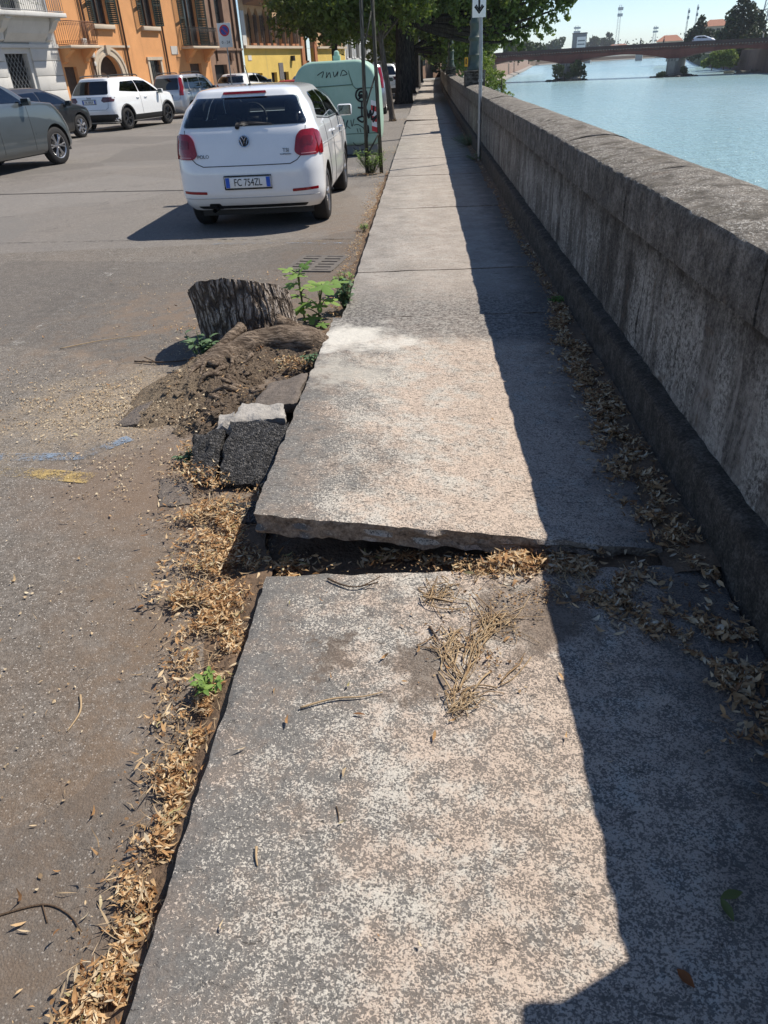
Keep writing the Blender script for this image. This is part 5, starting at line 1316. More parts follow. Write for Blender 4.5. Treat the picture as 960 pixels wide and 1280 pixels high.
# ------------------------------------------------------------------ green recycling bin
def make_mint():
    t = NT('mint_bin_plastic'); v = t.pos(); n = t.noise(1.6, 4, .6)
    c = t.mix(t.step(n, .3, .75), (.30, .455, .36), (.38, .54, .44))
    c = t.mix(t.m('MULTIPLY', t.step(t.noise(1, 4, .7, vec=t.map(v, (7, 7, .6))), .55, .75), .25), c, (.20, .26, .21))
    t.col(c); t.rough(.5); t.b.inputs['Specular IOR Level'].default_value = .3; return t.mat
MINT = make_mint()
b = thing('recycling_bin', 'mint green domed recycling bin with black graffiti', 'recycling bin', (-1.83, 16.9, -.08))
BW = .90
prof = [(-BW + .06, .20), (BW - .06, .20), (BW - .02, .34), (BW, .60), (BW - .02, 1.15)]
for i in range(9):
    a = PI / 2 * i / 8; prof.append((BW - .04 - .42 + .42 * math.cos(a) , 1.30 + .44 * math.sin(a)))
prof += [(-x, z) for x, z in prof[::-1] if z > .59]
prof += [(-BW + .02, .34)]
mb = MB(); mb.prism(prof, lambda p: (p[0], 0, p[1]), lambda p: (p[0], 1.45, p[1]))
o = mb.build('body', MINT, b); bevel(o, .07, 4, 50)
mb = MB(); mb.box((0, .72, .11), (1.66, 1.30, .20)); bevel(mb.build('base', mat('bin_base_grey', (.20, .21, .21), .7, .2, 6), b), .03)
mb = MB(); mb.tube([(-.72, -.004, 1.33), (-.66, -.006, 1.29), (.35, -.006, 1.31), (.42, -.006, 1.24), (.78, -.004, 1.24)], .009, 6)
mb.tube([(.28, .02, 1.66), (.30, -.0, 1.5), (.36, -.006, 1.31)], .009, 6); mb.tube([(-.86, -.0, .42), (.86, -.0, .42)], .008, 6)
mb.build('seam', mat('bin_seam', (.10, .17, .13), .7, .1, 9), b, smooth='all')
mb = MB(); mb.box((.02, .5, 1.77), (.14, .14, .12)); mb.lathe([(.06, 1.83), (.05, 1.9), (.02, 1.92)], 12, c=(.02, .5, 0)); mb.build('lifting_knob', MINT, b)
def ink(pts, r, parent, m=INK, y=-.012, nm='graffiti'):
    mb = MB()
    for P in pts: mb.tube(curve([(x, 0, z) for x, z in P], 5), r, 5)
    o = mb.build(nm, m, parent, smooth='all'); o.location = (0, y, 0); o.scale = (1, .22, 1); return o
circ = lambda cx, cz, r, n=16, a0=0, a1=2 * PI: [(cx + r * math.cos(a0 + (a1 - a0) * i / n), cz + r * math.sin(a0 + (a1 - a0) * i / n)) for i in range(n + 1)]
ink([circ(.53, 1.12, .115), [(.53, 1.0), (.52, .82), (.52, .74)], [(.44, .90), (.53, .885), (.62, .90)], [(.52, .74), (.42, .70), (.52, .63), (.58, .70), (.52, .74)], [(.60, .60), (.55, .50), (.63, .56), (.64, .42)], [(.62, .86), (.66, .70), (.70, .84), (.72, .66)], [(.62, .78), (.74, .76), (.78, .92)], [(.72, .66), (.84, .74), (.74, .62)]], .018, b)
ink([[(.47, 1.10), (.50, 1.17), (.56, 1.17), (.60, 1.09), (.53, 1.12), (.47, 1.10)], [(.47, 1.05), (.53, 1.08), (.59, 1.05)]], .02, b)
ink([[(-.02, .62), (.03, .72), (.05, .55), (.10, .70), (.12, .56)], [(.13, .70), (.15, .52), (.22, .68), (.18, .60), (.26, .52)], [(.28, .68), (.30, .56), (.35, .70)], [(.02, .90), (.08, .96), (.14, .86), (.18, .90)], [(.34, .58), (.45, .58), (.62, .42), (.55, .24), (.38, .20), (.30, .26)], [(.30, .16), (.38, .10), (.52, .12)], [(.40, .52), (.42, .44)], [(.46, .52), (.48, .44)]], .007, b)
ink([[(-.35, 1.50), (-.22, 1.56), (-.26, 1.46)], [(-.15, 1.55), (-.17, 1.45), (-.10, 1.54), (-.08, 1.45)], [(-.02, 1.55), (-.0, 1.46), (.08, 1.55), (.05, 1.47)], [(.12, 1.47), (.18, 1.57), (.26, 1.50), (.16, 1.48)]], .008, b, y=-.004)
ink([[(-.72, 1.22), (-.66, 1.32), (-.60, 1.24)], [(-.1, 1.0), (-.2, .95), (-.12, .9)]], .008, b)
ink([circ(-.45, .92, .36, 24, .2, 5.6), circ(-.45, .92, .33, 24, .2, 5.4), [(-.66, 1.0), (-.48, 1.15), (-.30, 1.0)], [(-.55, .86), (-.42, 1.02), (-.28, .84)]], .009, b, mat('faded_spray', (.44, .52, .46), .7, .1, 10))
mb = MB()
for k in range(6):
    z = .46 + k * .095; x0, x1 = .715, .875
    mb.add([(x0, -.006, z), (x1, -.006, z - .05), (x1, -.006, z + .045), (x0, -.006, z + .095)], [(0, 1, 2, 3)], k % 2)
mb.build('striped_panel', [mat('reflector_red', (.55, .03, .04), .35, .1, 20), WHITEP], b)
b2 = thing('recycling_bin', 'low red-lidded container half hidden behind the green bin', 'recycling bin', (-2.9, 19.4, -.08), 0)
mb = MB(); mb.box((0, .6, .62), (1.5, 1.1, 1.0), taper=1.06); bevel(mb.build('body', mat('bin_base_grey', (.20, .21, .21), .7), b2), .05)
mb = MB(); mb.prism([(-.78, 1.14), (.78, 1.14), (.76, 1.30), (.5, 1.42), (-.5, 1.42), (-.76, 1.30)], lambda p: (p[0], 0, p[1]), lambda p: (p[0], 1.2, p[1])); bevel(mb.build('lid', mat('red_lid', (.36, .05, .035), .5, .15, 6), b2), .04)

# ------------------------------------------------------------------ tree stakes
WOODST = make_bark('weathered_stake', (.045, .042, .036), (.17, .165, .135), 1, (40, 40, 3))
t = thing('tree_stakes', 'pair of weathered tree stakes with crossed struts in the weeds', 'tree stakes', (-.93, 13.75, -.08))
for x, y, dx in ((-.10, .0, .03), (.15, .06, -.02)):
    mb = MB(); mb.tube([(x, y, -.1), (x + dx, y, 1.6), (x + dx * 2, y, 3.3)], [.034, .032, .03], 10); mb.build('stake', WOODST, t, smooth='all')
for a, bb in (((-.12, .05, .25), (.13, .0, .62)), ((-.1, .0, .95), (.12, .1, 1.5)), ((-.1, .06, 1.7), (.1, .0, 2.35))):
    mb = MB(); mb.tube([a, bb], .014, 6); mb.build('strut', WOODST, t, smooth='all')
# ------------------------------------------------------------------ houses across the street
# local frame of every house: x along the street, y into the house, z up; origin on the line of the fronts
ORANGE = make_plaster('orange_plaster', (.72, .355, .15), .10, (.42, .20, .09), .35)
CREAMP = make_plaster('peach_plaster', (.60, .40, .235), .14, (.30, .19, .12), .4)
YELP = make_plaster('yellow_plaster', (.70, .50, .135), .12, (.42, .33, .17), .55)
BROWNP = make_plaster('bare_brown_plaster', (.26, .165, .115), .25, (.12, .08, .06), .5)
WSTONE = make_plaster('white_stone', (.60, .585, .55), .10, (.35, .33, .30), .45)
TRIM = make_plaster('stone_trim', (.58, .49, .38), .10, (.35, .28, .2), .3)
TERRA = make_plaster('terracotta', (.46, .20, .10), .15, (.25, .12, .07), .4)
SHUT = mat('dark_shutter', (.022, .036, .030), .6, .3, 9); SHUTB = mat('brown_shutter', (.12, .085, .065), .7, .3, 9)
IRON = mat('wrought_iron', (.03, .03, .031), .55, .2, 9, metal=.4); WOODD = mat('dark_door_wood', (.075, .045, .030), .6, .35, 8)
ROOFT = mat('roof_tiles', (.36, .17, .11), .9, .3, 3, .4)
def house(name, label, s0):
    p = fpt(s0, 0, 0); return thing(name, label, 'building', p, FA)
def arch(x0, x1, z0, zs, zt, n=9, point=False):
    """outline of an arched opening: springing at zs, crown at zt"""
    out = [(x0, z0), (x1, z0), (x1, zs)]; c = (x0 + x1) / 2; h = (x1 - x0) / 2
    for i in range(1, 2 * n):
        a = PI * i / (2 * n); k = (zt - zs)
        zz = zs + k * (math.sin(a) if not point else (1 - abs(math.cos(a)) ** 1.6))
        out.append((c + h * math.cos(a), zz))
    return out + [(x0, zs)]
def wallmesh(outer, holes, depth, m, parent, name='wall', y=0.0, reveal=None):
    """a flat front with openings of any outline, with reveals going into the wall"""
    pts = []; edges = []
    for poly in [outer] + holes:
        b = len(pts); n = len(poly); pts += [Vector(p) for p in poly]; edges += [(b + i, b + (i + 1) % n) for i in range(n)]
    vs, _, fs, _, _, _ = delaunay_2d_cdt(pts, edges, [], 0, 1e-5)
    hv = [[Vector(p) for p in h] for h in holes]; ov = [Vector(p) for p in outer]
    keep = []
    for f in fs:
        c = sum((vs[i] for i in f), Vector((0, 0))) / len(f)
        if inpoly(c, ov) and not any(inpoly(c, h) for h in hv): keep.append(f)
    mb = MB(); mb.add([(v.x, y, v.y) for v in vs], keep)
    for h in holes:
        n = len(h); mb.add([(p[0], y, p[1]) for p in h] + [(p[0], y + depth, p[1]) for p in h], [(i, (i + 1) % n, n + (i + 1) % n, n + i) for i in range(n)], 1 if reveal else 0)
    return mb.build(name, [m, reveal] if reveal else m, parent, fixn=False)
def pane(poly, y, m, parent, name='pane', th=.03):
    mb = MB(); mb.prism(poly, lambda p: (p[0], y, p[1]), lambda p: (p[0], y + th, p[1])); return mb.build(name, m, parent)
def bx(parent, name, x0, x1, y0, y1, z0, z1, m, bv=0.0):
    mb = MB(); mb.box(((x0 + x1) / 2, (y0 + y1) / 2, (z0 + z1) / 2), (x1 - x0, y1 - y0, z1 - z0)); o = mb.build(name, m, parent)
    if bv: bevel(o, bv)
    return o
def shutter(parent, x0, x1, z0, z1, y, m, ang=0, hinge=None):
    mb = MB(); w = x1 - x0; h = z1 - z0
    for a in (-w / 2 + .03, w / 2 - .03): mb.box((a, 0, 0), (.06, .045, h))
    for a in (-h / 2 + .04, 0, h / 2 - .04): mb.box((0, 0, a), (w - .12, .045, .08))
    k = max(4, int(h / .085))
    for i in range(k): mb.box((0, 0, -h / 2 + h * (i + .5) / k), (w - .12, .012, .075), rot=Matrix.Rotation(rad(35), 3, 'X'))
    o = mb.build('shutter', m, parent); o.location = ((x0 + x1) / 2, y, (z0 + z1) / 2)
    if ang:
        hx = x0 if hinge == 'l' else x1; o.location = (hx + math.cos(ang) * w / 2 * (1 if hinge == 'l' else -1), y - abs(math.sin(ang)) * w / 2, (z0 + z1) / 2); o.rotation_euler = (0, 0, -ang if hinge == 'l' else ang)
    return o
def window(parent, x0, x1, z0, z1, depth=.22, frame_m=WOODD):
    mb = MB(); w = .07
    for a, b, c, d in ((x0, x0 + w, z0, z1), (x1 - w, x1, z0, z1), (x0 + w, x1 - w, z0, z0 + w), (x0 + w, x1 - w, z1 - w, z1), ((x0 + x1) / 2 - .04, (x0 + x1) / 2 + .04, z0 + w, z1 - w)):
        mb.box(((a + b) / 2, depth - .04, (c + d) / 2), (b - a, .07, d - c))
    o = mb.build('window', frame_m, parent); pane([(x0, z0), (x1, z0), (x1, z1), (x0, z1)], depth, WIN, o); return o
def railing(parent, x0, x1, out, z0, z1, step=.11, m=IRON, curly=True):
    mb = MB(); P = [(x0, -.02), (x0, -out), (x1, -out), (x1, -.02)]
    for (a, b) in zip(P[:-1], P[1:]):
        L = math.hypot(b[0] - a[0], b[1] - a[1]); n = max(2, int(L / step))
        for i in range(n + 1):
            x, y = lerp(a[0], b[0], i / n), lerp(a[1], b[1], i / n)
            mb.tube([(x, y, z0), (x, y, z1)], .011, 5)
            if curly and i < n:
                xm, ym = lerp(a[0], b[0], (i + .5) / n), lerp(a[1], b[1], (i + .5) / n); dx, dy = (b[0] - a[0]) / n / 2, (b[1] - a[1]) / n / 2
                for zc in (z1 - .12, z0 + .14):
                    mb.tube([(xm + dx * math.cos(t) * .8, ym + dy * math.cos(t) * .8, zc + .05 * math.sin(t)) for t in [2 * PI * q / 8 for q in range(9)]], .008, 4)
        for z in (z0 + .03, z1): mb.tube([(a[0], a[1], z), (b[0], b[1], z)], .02, 5)
    return mb.build('railing', m, parent, smooth='all')
def bracket(parent, x, z, out, h, m, w=.22):
    poly = [(0, z), (-out, z), (-out, z - .10), (-out * .82, z - .16), (-out * .6, z - h * .45), (-out * .32, z - h * .62), (-out * .25, z - h * .9), (0, z - h)]
    mb = MB(); mb.prism(poly, lambda p: (x - w / 2, p[0], p[1]), lambda p: (x + w / 2, p[0], p[1])); return mb.build('bracket', m, parent)

# white stone house at the left edge
h = house('building', 'white stone house with a balcony and a barred door at the left edge', -18); X = lambda s: s + 18
door = [(X(-7.15), 0), (X(-5.75), 0), (X(-5.75), 2.78), (X(-7.15), 2.78)]
win0 = [(X(-9.6), .9), (X(-8.3), .9), (X(-8.3), 2.7), (X(-9.6), 2.7)]
up = [(X(-6.6), 4.4), (X(-5.4), 4.4), (X(-5.4), 7.0), (X(-6.6), 7.0)]
wallmesh([(0, -.1), (X(-3.72), -.1), (X(-3.72), 12), (0, 12)], [door, win0, up], .3, WSTONE, h)
bx(h, 'side_wall', X(-3.72) - .3, X(-3.72), .0, 9, -.1, 12, WSTONE)
pane(door, .3, INK, h, 'doorway'); pane(up, .3, WIN, h, 'balcony_window'); pane(win0, .3, WIN, h, 'window_pane')
mb = MB()
for i in range(-8, 12):
    for d in (1, -1):
        a = X(-7.15) + i * .22; pts = [(a, .12, 0.0), (a + d * 2.78 * .62, .12, 2.78)]
        t0 = [k / 30 for k in range(31)]; q = [(lerp(pts[0][0], pts[1][0], t), lerp(0, 2.78, t)) for t in t0]; q = [p for p in q if X(-7.13) < p[0] < X(-5.77)]
        if len(q) > 1: mb.tube([(p[0], .12 + .02 * d, p[1]) for p in (q[0], q[-1])], .014, 5)
mb.build('door_grille', GREYM, h)
for s0, s1 in ((-5.55, -3.70), (-8.2, -7.3)):
    for k in range(7):
        bx(h, 'pilaster_block', X(s0), X(s1), -.10, -.002, .0 + k * .62, .60 + k * .62, WSTONE, .015)
bx(h, 'string_course', 0, X(-3.66), -.16, -.004, 3.0, 3.14, WSTONE)
bx(h, 'balcony_slab', X(-11.0), X(-3.75), -1.15, -.01, 4.16, 4.34, WSTONE, .03)
for s in (-7.35, -4.25): bracket(h, X(s), 4.158, 1.0, .95, WSTONE, .34)
mb = MB(); mb.prism([(0, 3.20), (-.10, 3.22), (-.45, 3.55), (-.7, 4.0), (-.72, 4.155), (0, 4.155)], lambda p: (X(-7.1), p[0], p[1]), lambda p: (X(-4.5), p[0], p[1])); mb.build('balcony_soffit', WSTONE, h)
railing(h, X(-10.9), X(-3.85), 1.08, 4.36, 5.5, .13, mat('grey_iron', (.22, .22, .23), .5, .2, 9), False)
bx(h, 'roof', -.2, X(-3.7), -.6, 9.5, 12, 12.4, ROOFT)
mb = MB()
R = random.Random(3)
for s, n in ((-5.2, 60), (-6.6, 40)):
    for _ in range(n): p = Vector((X(s) + R.gauss(0, .25), -.75 + R.gauss(0, .12), 4.6 + abs(R.gauss(0, .45)))); a = R.uniform(0, 6.3); blade(mb, p, (math.cos(a), math.sin(a), .2), .16, .08)
mb.build('balcony_plants', FARG, h, fixn=False)

# orange house
h = house('building', 'orange plastered house with dark shutters and an arched stone portal', -3.70); X = lambda s: s + 3.70
wins = [(-.36, .74), (3.86, 4.92), (8.05, 9.45)]
holes = [[(X(a), 4.05), (X(b), 4.05), (X(b), 6.1), (X(a), 6.1)] for a, b in wins[:2]] + [[(X(8.05), 3.12), (X(9.45), 3.12), (X(9.45), 6.0), (X(8.05), 6.0)]]
archh = arch(X(-.88), X(.98), 0, 1.75, 2.68); small = [(X(3.72), 1.1), (X(4.78), 1.1), (X(4.78), 2.42), (X(3.72), 2.42)]
sdoor = [(X(-3.45), 0), (X(-2.55), 0), (X(-2.55), 2.2), (X(-3.45), 2.2)]; rdoor = [(X(7.9), 0), (X(9.2), 0), (X(9.2), 2.2), (X(7.9), 2.2)]
wallmesh([(0, -.1), (X(10.4), -.1), (X(10.4), 12), (0, 12)], holes + [archh, small, sdoor, rdoor], .28, ORANGE, h)
bx(h, 'side_wall', X(10.4) - .3, X(10.4), .0, 9, -.1, 12, ORANGE)
for a, b in wins[:2]:
    window(h, X(a), X(b), 4.05, 6.1); bx(h, 'window_sill', X(a) - .30, X(b) + .30, -.18, .0, 3.85, 4.046, TRIM, .02)
    w_ = (b - a) / 2 + .08
    shutter(h, X(a) - w_ - .02, X(a) - .02, 4.08, 6.1, -.05, SHUT, rad(14), 'r'); shutter(h, X(b) + .02, X(b) + w_ + .02, 4.08, 6.1, -.05, SHUT, rad(14), 'l')
window(h, X(8.05), X(9.45), 3.12, 6.0)
shutter(h, X(7.2), X(8.03), 3.15, 6.0, -.05, SHUT, rad(12), 'r'); shutter(h, X(9.47), X(10.3), 3.15, 6.0, -.05, SHUT, rad(12), 'l')
pane(archh, .30, WOODD, h, 'portal_door', .06)
mb = MB()
for r0, r1, yy in ((.0, .16, -.10), (.16, .34, -.06), (.34, .46, -.10)):
    A = arch(X(-.88) - r0, X(.98) + r0, 0, 1.75, 2.68 + r0 * .85)[2:]; B = arch(X(-.88) - r1, X(.98) + r1, 0, 1.75, 2.68 + r1 * .85)[2:]
    A = [(A[0][0], 0)] + A + [(A[-1][0], 0)]; B = [(B[0][0], 0)] + B + [(B[-1][0], 0)]; n = len(A)
    vs = [(p[0], yy, p[1]) for p in A] + [(p[0], yy, p[1]) for p in B] + [(p[0], -.001, p[1]) for p in A] + [(p[0], -.001, p[1]) for p in B]
    mb.add(vs, [(i, i + 1, n + i + 1, n + i) for i in range(n - 1)] + [(i, i + 1, 2 * n + i + 1, 2 * n + i) for i in range(n - 1)] + [(n + i, n + i + 1, 3 * n + i + 1, 3 * n + i) for i in range(n - 1)])
mb.box((X(.05), -.10, 2.92), (.26, .16, .42), taper=1.25)
mb.build('portal_surround', TRIM, h)
bx(h, 'window_frame', X(3.55), X(3.715), -.05, .0, 1.0, 2.42, TRIM); bx(h, 'window_frame', X(4.785), X(4.95), -.05, .0, 1.0, 2.42, TRIM); bx(h, 'window_frame', X(3.5), X(5.0), -.09, .0, 2.425, 2.58, TRIM)
pane(small, .2, WIN, h, 'window_pane')
mb = MB()
for i in range(6): mb.tube([(X(3.72) + .1 + i * .17, .08, 1.1), (X(3.72) + .1 + i * .17, .08, 2.42)], .02, 5)
for z in (1.4, 1.8, 2.15): mb.tube([(X(3.72), .08, z), (X(4.78), .08, z)], .014, 5)
mb.build('window_bars', IRON, h)
pane(sdoor, .2, WOODD, h, 'door'); pane(rdoor, .2, WOODD, h, 'door')
bx(h, 'string_course', X(-.62), X(2.1), -.07, .0, 3.03, 3.13, TRIM)
bx(h, 'balcony_slab', X(-3.6), X(-1.45), -.85, -.002, 2.97, 3.09, TRIM, .02); bracket(h, X(-1.75), 2.968, .7, .62, ORANGE, .3); bracket(h, X(-3.35), 2.968, .7, .62, ORANGE, .3)
railing(h, X(-3.55), X(-1.5), .80, 3.10, 4.08, .12, mat('rusty_iron', (.20, .10, .06), .7, .3, 9))
bx(h, 'balcony_slab', X(7.3), X(10.35), -.85, -.002, 2.97, 3.09, TRIM, .02); bracket(h, X(7.75), 2.968, .7, .72, ORANGE, .35); bracket(h, X(9.9), 2.968, .7, .72, ORANGE, .35)
railing(h, X(7.35), X(10.3), .80, 3.10, 4.05, .12, IRON)
for s in (-1.25, 1.75, 5.45):
    mb = MB(); mb.tube([(X(s), -.09, 0), (X(s), -.09, 12)], .055, 8)
    if s < 5: mb.tube([(X(s) - .25, -.05, 1.2), (X(s) - .22, -.05, 12)], .02, 5)
    mb.build('downpipe', mat('brown_pipe', (.10, .055, .035), .6, .25, 6), h, smooth='all')
for (s, z, a, b_) in ((-1.62, 3.25, .28, .34), (-1.2, 2.75, .22, .35), (-1.2, 2.3, .16, .2)): bx(h, 'meter_box', X(s) - a / 2, X(s) + a / 2, -.16, -.002, z - b_ / 2, z + b_ / 2, WSTONE, .02)
bx(h, 'wall_plaque', X(6.1), X(6.78), -.03, -.001, 2.70, 3.12, WSTONE)
mb = MB(); mb.tube([(X(-.45), -.02, 3.9), (X(-.45), -.03, 3.35)], .012, 4); mb.tube(curve([(X(-.6), -.02, 3.8), (X(-.4), -.03, 3.85), (X(-.35), -.03, 3.6), (X(-.5), -.03, 3.45)], 4), .012, 4); mb.build('wall_anchor', mat('rusty_iron', (.20, .10, .06), .7), h)
bx(h, 'roof', -.1, X(10.4), -.6, 9.5, 12, 12.4, ROOFT)

# bare brown house in between, set back a little
h = house('building', 'bare brown house squeezed between the orange and the yellow one', 10.40)
wallmesh([(0.01, -.1), (4.5, -.1), (4.5, 11), (0.01, 11)], [[(.6, 0), (2.2, 0), (2.2, 2.1), (.6, 2.1)], [(1.6, 4.4), (2.6, 4.4), (2.6, 6.4), (1.6, 6.4)]], .3, BROWNP, h, y=.12)
pane([(.6, 0), (2.2, 0), (2.2, 2.1), (.6, 2.1)], .4, INK, h, 'doorway'); pane([(1.6, 4.4), (2.6, 4.4), (2.6, 6.4), (1.6, 6.4)], .4, WIN, h, 'window_pane')
for x, z0, z1 in ((1.0, 2.3, 11), (3.6, 0, 11), (4.2, 0, 11)): mb = MB(); mb.tube([(x, .06, z0), (x, .06, z1)], .05, 7); mb.build('downpipe', mat('brown_pipe', (.10, .055, .035), .6), h, smooth='all')
bx(h, 'string_course', .02, 4.48, .03, .118, 2.9, 3.02, BROWNP); bx(h, 'roof', 0, 4.5, -.4, 9, 11, 11.4, ROOFT)
bx(h, 'wall_box', 2.7, 3.0, .0, .118, 2.3, 2.75, mat('brown_pipe', (.10, .055, .035), .6))

# yellow and peach house with the row of pointed windows
h = house('building', 'old house with yellow ground floor and tall pointed windows above', 14.90); X = lambda s: s - 14.90
lanc = []
for c in (16.35, 17.3, 18.5, 19.4, 20.7, 21.5, 22.6, 23.3, 28.9, 29.7, 30.9, 31.7):
    w_ = .76 if c < 20 else .6
    lanc.append((c, w_, arch(X(c - w_ / 2), X(c + w_ / 2), 3.12, 4.9, 5.45, 6, True)))
portal = arch(X(24.7), X(26.6), 0, 3.6, 4.7, 8, True)
gw = [[(X(a), 0.2), (X(b), .2), (X(b), 1.5), (X(a), 1.5)] for a, b in ((16.2, 17.3), (18.7, 19.6), (20.8, 21.6))]
wallmesh([(0.01, 3.05), (X(33.4), 3.05), (X(33.4), 10.5), (0.01, 10.5)], [q[2] for q in lanc] + [[p for p in arch(X(24.7), X(26.6), 3.05, 3.6, 4.7, 8, True)]], .3, CREAMP, h, 'upper_wall')
wallmesh([(0.01, -.1), (X(33.4), -.1), (X(33.4), 3.05), (0.01, 3.05)], gw + [[(X(24.7), 0), (X(26.6), 0), (X(26.6), 3.049), (X(24.7), 3.049)]], .3, YELP, h, 'ground_wall')
for i, (c, w_, poly) in enumerate(lanc):
    o = pane(poly, .26, WIN, h, 'arched_window'); z1 = 5.0
    mb = MB(); mb.box((X(c), .22, 4.1), (.05, .05, 2.0)); mb.box((X(c), .22, 4.2), (w_, .05, .05)); mb.build('mullion', WOODD, o)
    sh_ = shutter(h, X(c) - w_ * .5 - .30, X(c) - w_ * .5 - .02, 3.2, 5.0, -.04, SHUTB, rad(25), 'r'); shutter(h, X(c) + w_ * .5 + .02, X(c) + w_ * .5 + .30, 3.2, 5.0, -.04, SHUTB, rad(25), 'l')
    if i < 8:
        bx(h, 'flower_box', X(c) - .25, X(c) + .25, -.2, -.02, 3.19, 3.32, TERRA)
for g in gw: pane(g, .25, INK, h, 'cellar_window')
bx(h, 'string_course', 0.01, X(24.2), -.22, .0, 3.02, 3.18, TRIM); bx(h, 'string_course', X(27.1), X(33.4), -.22, .0, 3.02, 3.18, TRIM)
bx(h, 'portal_jamb', X(24.15), X(24.69), -.12, .0, -.1, 5.3, TERRA); bx(h, 'portal_jamb', X(26.61), X(27.1), -.12, .0, -.1, 5.3, TERRA); bx(h, 'portal_lintel', X(24.0), X(27.25), -.3, .0, 5.3, 5.55, TRIM)
pane(portal, .6, WOODD, h, 'portal_gate', .08); pane([(X(24.7), 0), (X(26.6), 0), (X(26.6), 2.2), (X(24.7), 2.2)], .45, TERRA, h, 'gate_leaf')
mb = MB(); mb.prism([(0, 5.55), (-.9, 5.75), (-1.2, 5.95), (-1.2, 6.1), (0, 6.1)], lambda p: (X(15.6), p[0], p[1]), lambda p: (X(19.9), p[0], p[1])); mb.build('bay_floor', BROWNP, h)
bx(h, 'bay', X(15.7), X(19.8), -1.1, -.003, 6.1, 9.5, BROWNP)
bx(h, 'corner_stone', X(14.92), X(15.45), -.06, .0, 3.2, 5.2, WSTONE)
bx(h, 'wall_plaque', X(15.4), X(15.9), -.03, .0, 2.3, 2.6, WSTONE); bx(h, 'notice_board', X(20.0), X(20.7), -.05, .0, 1.0, 2.1, mat('grey_board', (.16, .15, .15), .7)); bx(h, 'lantern_box', X(22.2), X(22.5), -.25, -.01, 2.2, 2.55, IRON)
bx(h, 'roof', 0, X(33.4), -.7, 9.5, 10.5, 10.9, ROOFT)
# pale house further on
h = house('building', 'pale house with tall white shutters further up, by the tree crowns', 33.45)
hs = [[(.6 + i * 1.9, 2.3), (1.5 + i * 1.9, 2.3), (1.5 + i * 1.9, 4.6), (.6 + i * 1.9, 4.6)] for i in range(10)]
wallmesh([(0, -.1), (22, -.1), (22, 11), (0, 11)], hs, .25, WSTONE, h)
for q in hs: pane(q, .2, WIN, h, 'window'); shutter(h, q[0][0] - .4, q[0][0], 2.3, 4.6, -.04, WHITEP); shutter(h, q[1][0], q[1][0] + .4, 2.3, 4.6, -.04, WHITEP)
bx(h, 'roof', 0, 22, -.5, 9, 11, 11.4, ROOFT)
h = house('building', 'brown house end closing the street behind the trees', 56); bx(h, 'wall', 0, 40, .4, 9, -.1, 11, BROWNP)
for i in range(8): bx(h, 'window', 2 + i * 4.6, 3.2 + i * 4.6, .36, .398, 1.4, 3.4, WIN)

# no-parking sign
t = thing('street_sign', 'white no-parking sign reading 0-24 beside the orange house', 'sign', (-9.62, 41, -.08), rad(6))
mb = MB(); mb.tube([(0, 0, 0), (.02, 0, 3.75)], .032, 8); mb.build('post', GREYM, t, smooth=True)
p = bx(t, 'sign_plate', -.32, .32, -.06, -.04, 2.72, 3.70, WHITEP, .008)
def disc(parent, name, c, r, m, y): mb = MB(); mb.lathe([(.0005, y), (r, y), (r, y + .006)], 28, c=(c[0], 0, c[1]), axis='Y'); return mb.build(name, m, parent)
disc(p, 'red_ring', (0, 3.40), .235, mat('sign_red', (.60, .03, .04), .4, .05, 9), -.068); disc(p, 'blue_disc', (0, 3.40), .175, mat('sign_blue', (.03, .07, .36), .4, .05, 9), -.074)
mb = MB(); mb.box((0, -.078, 3.40), (.38, .004, .05), rot=Matrix.Rotation(rad(45), 3, 'Y')); mb.build('red_bar', MATS['sign_red'], p)
text('0 - 24', .17, INK, p, Matrix.Translation((0, -.066, 2.92)) @ FACE_BACK, 'lettering', .003)
mb = MB(); mb.tube([(0, 0, -.1), (0, 0, 7.5)], [.08, .06], 10)
o = mb.build('light_pole', GREYM, None, smooth='all'); o.location = (-.62 + xoff(62), 62, 0); tag(o, 'plain grey pole on the far pavement right of the big dark trunk', 'pole')

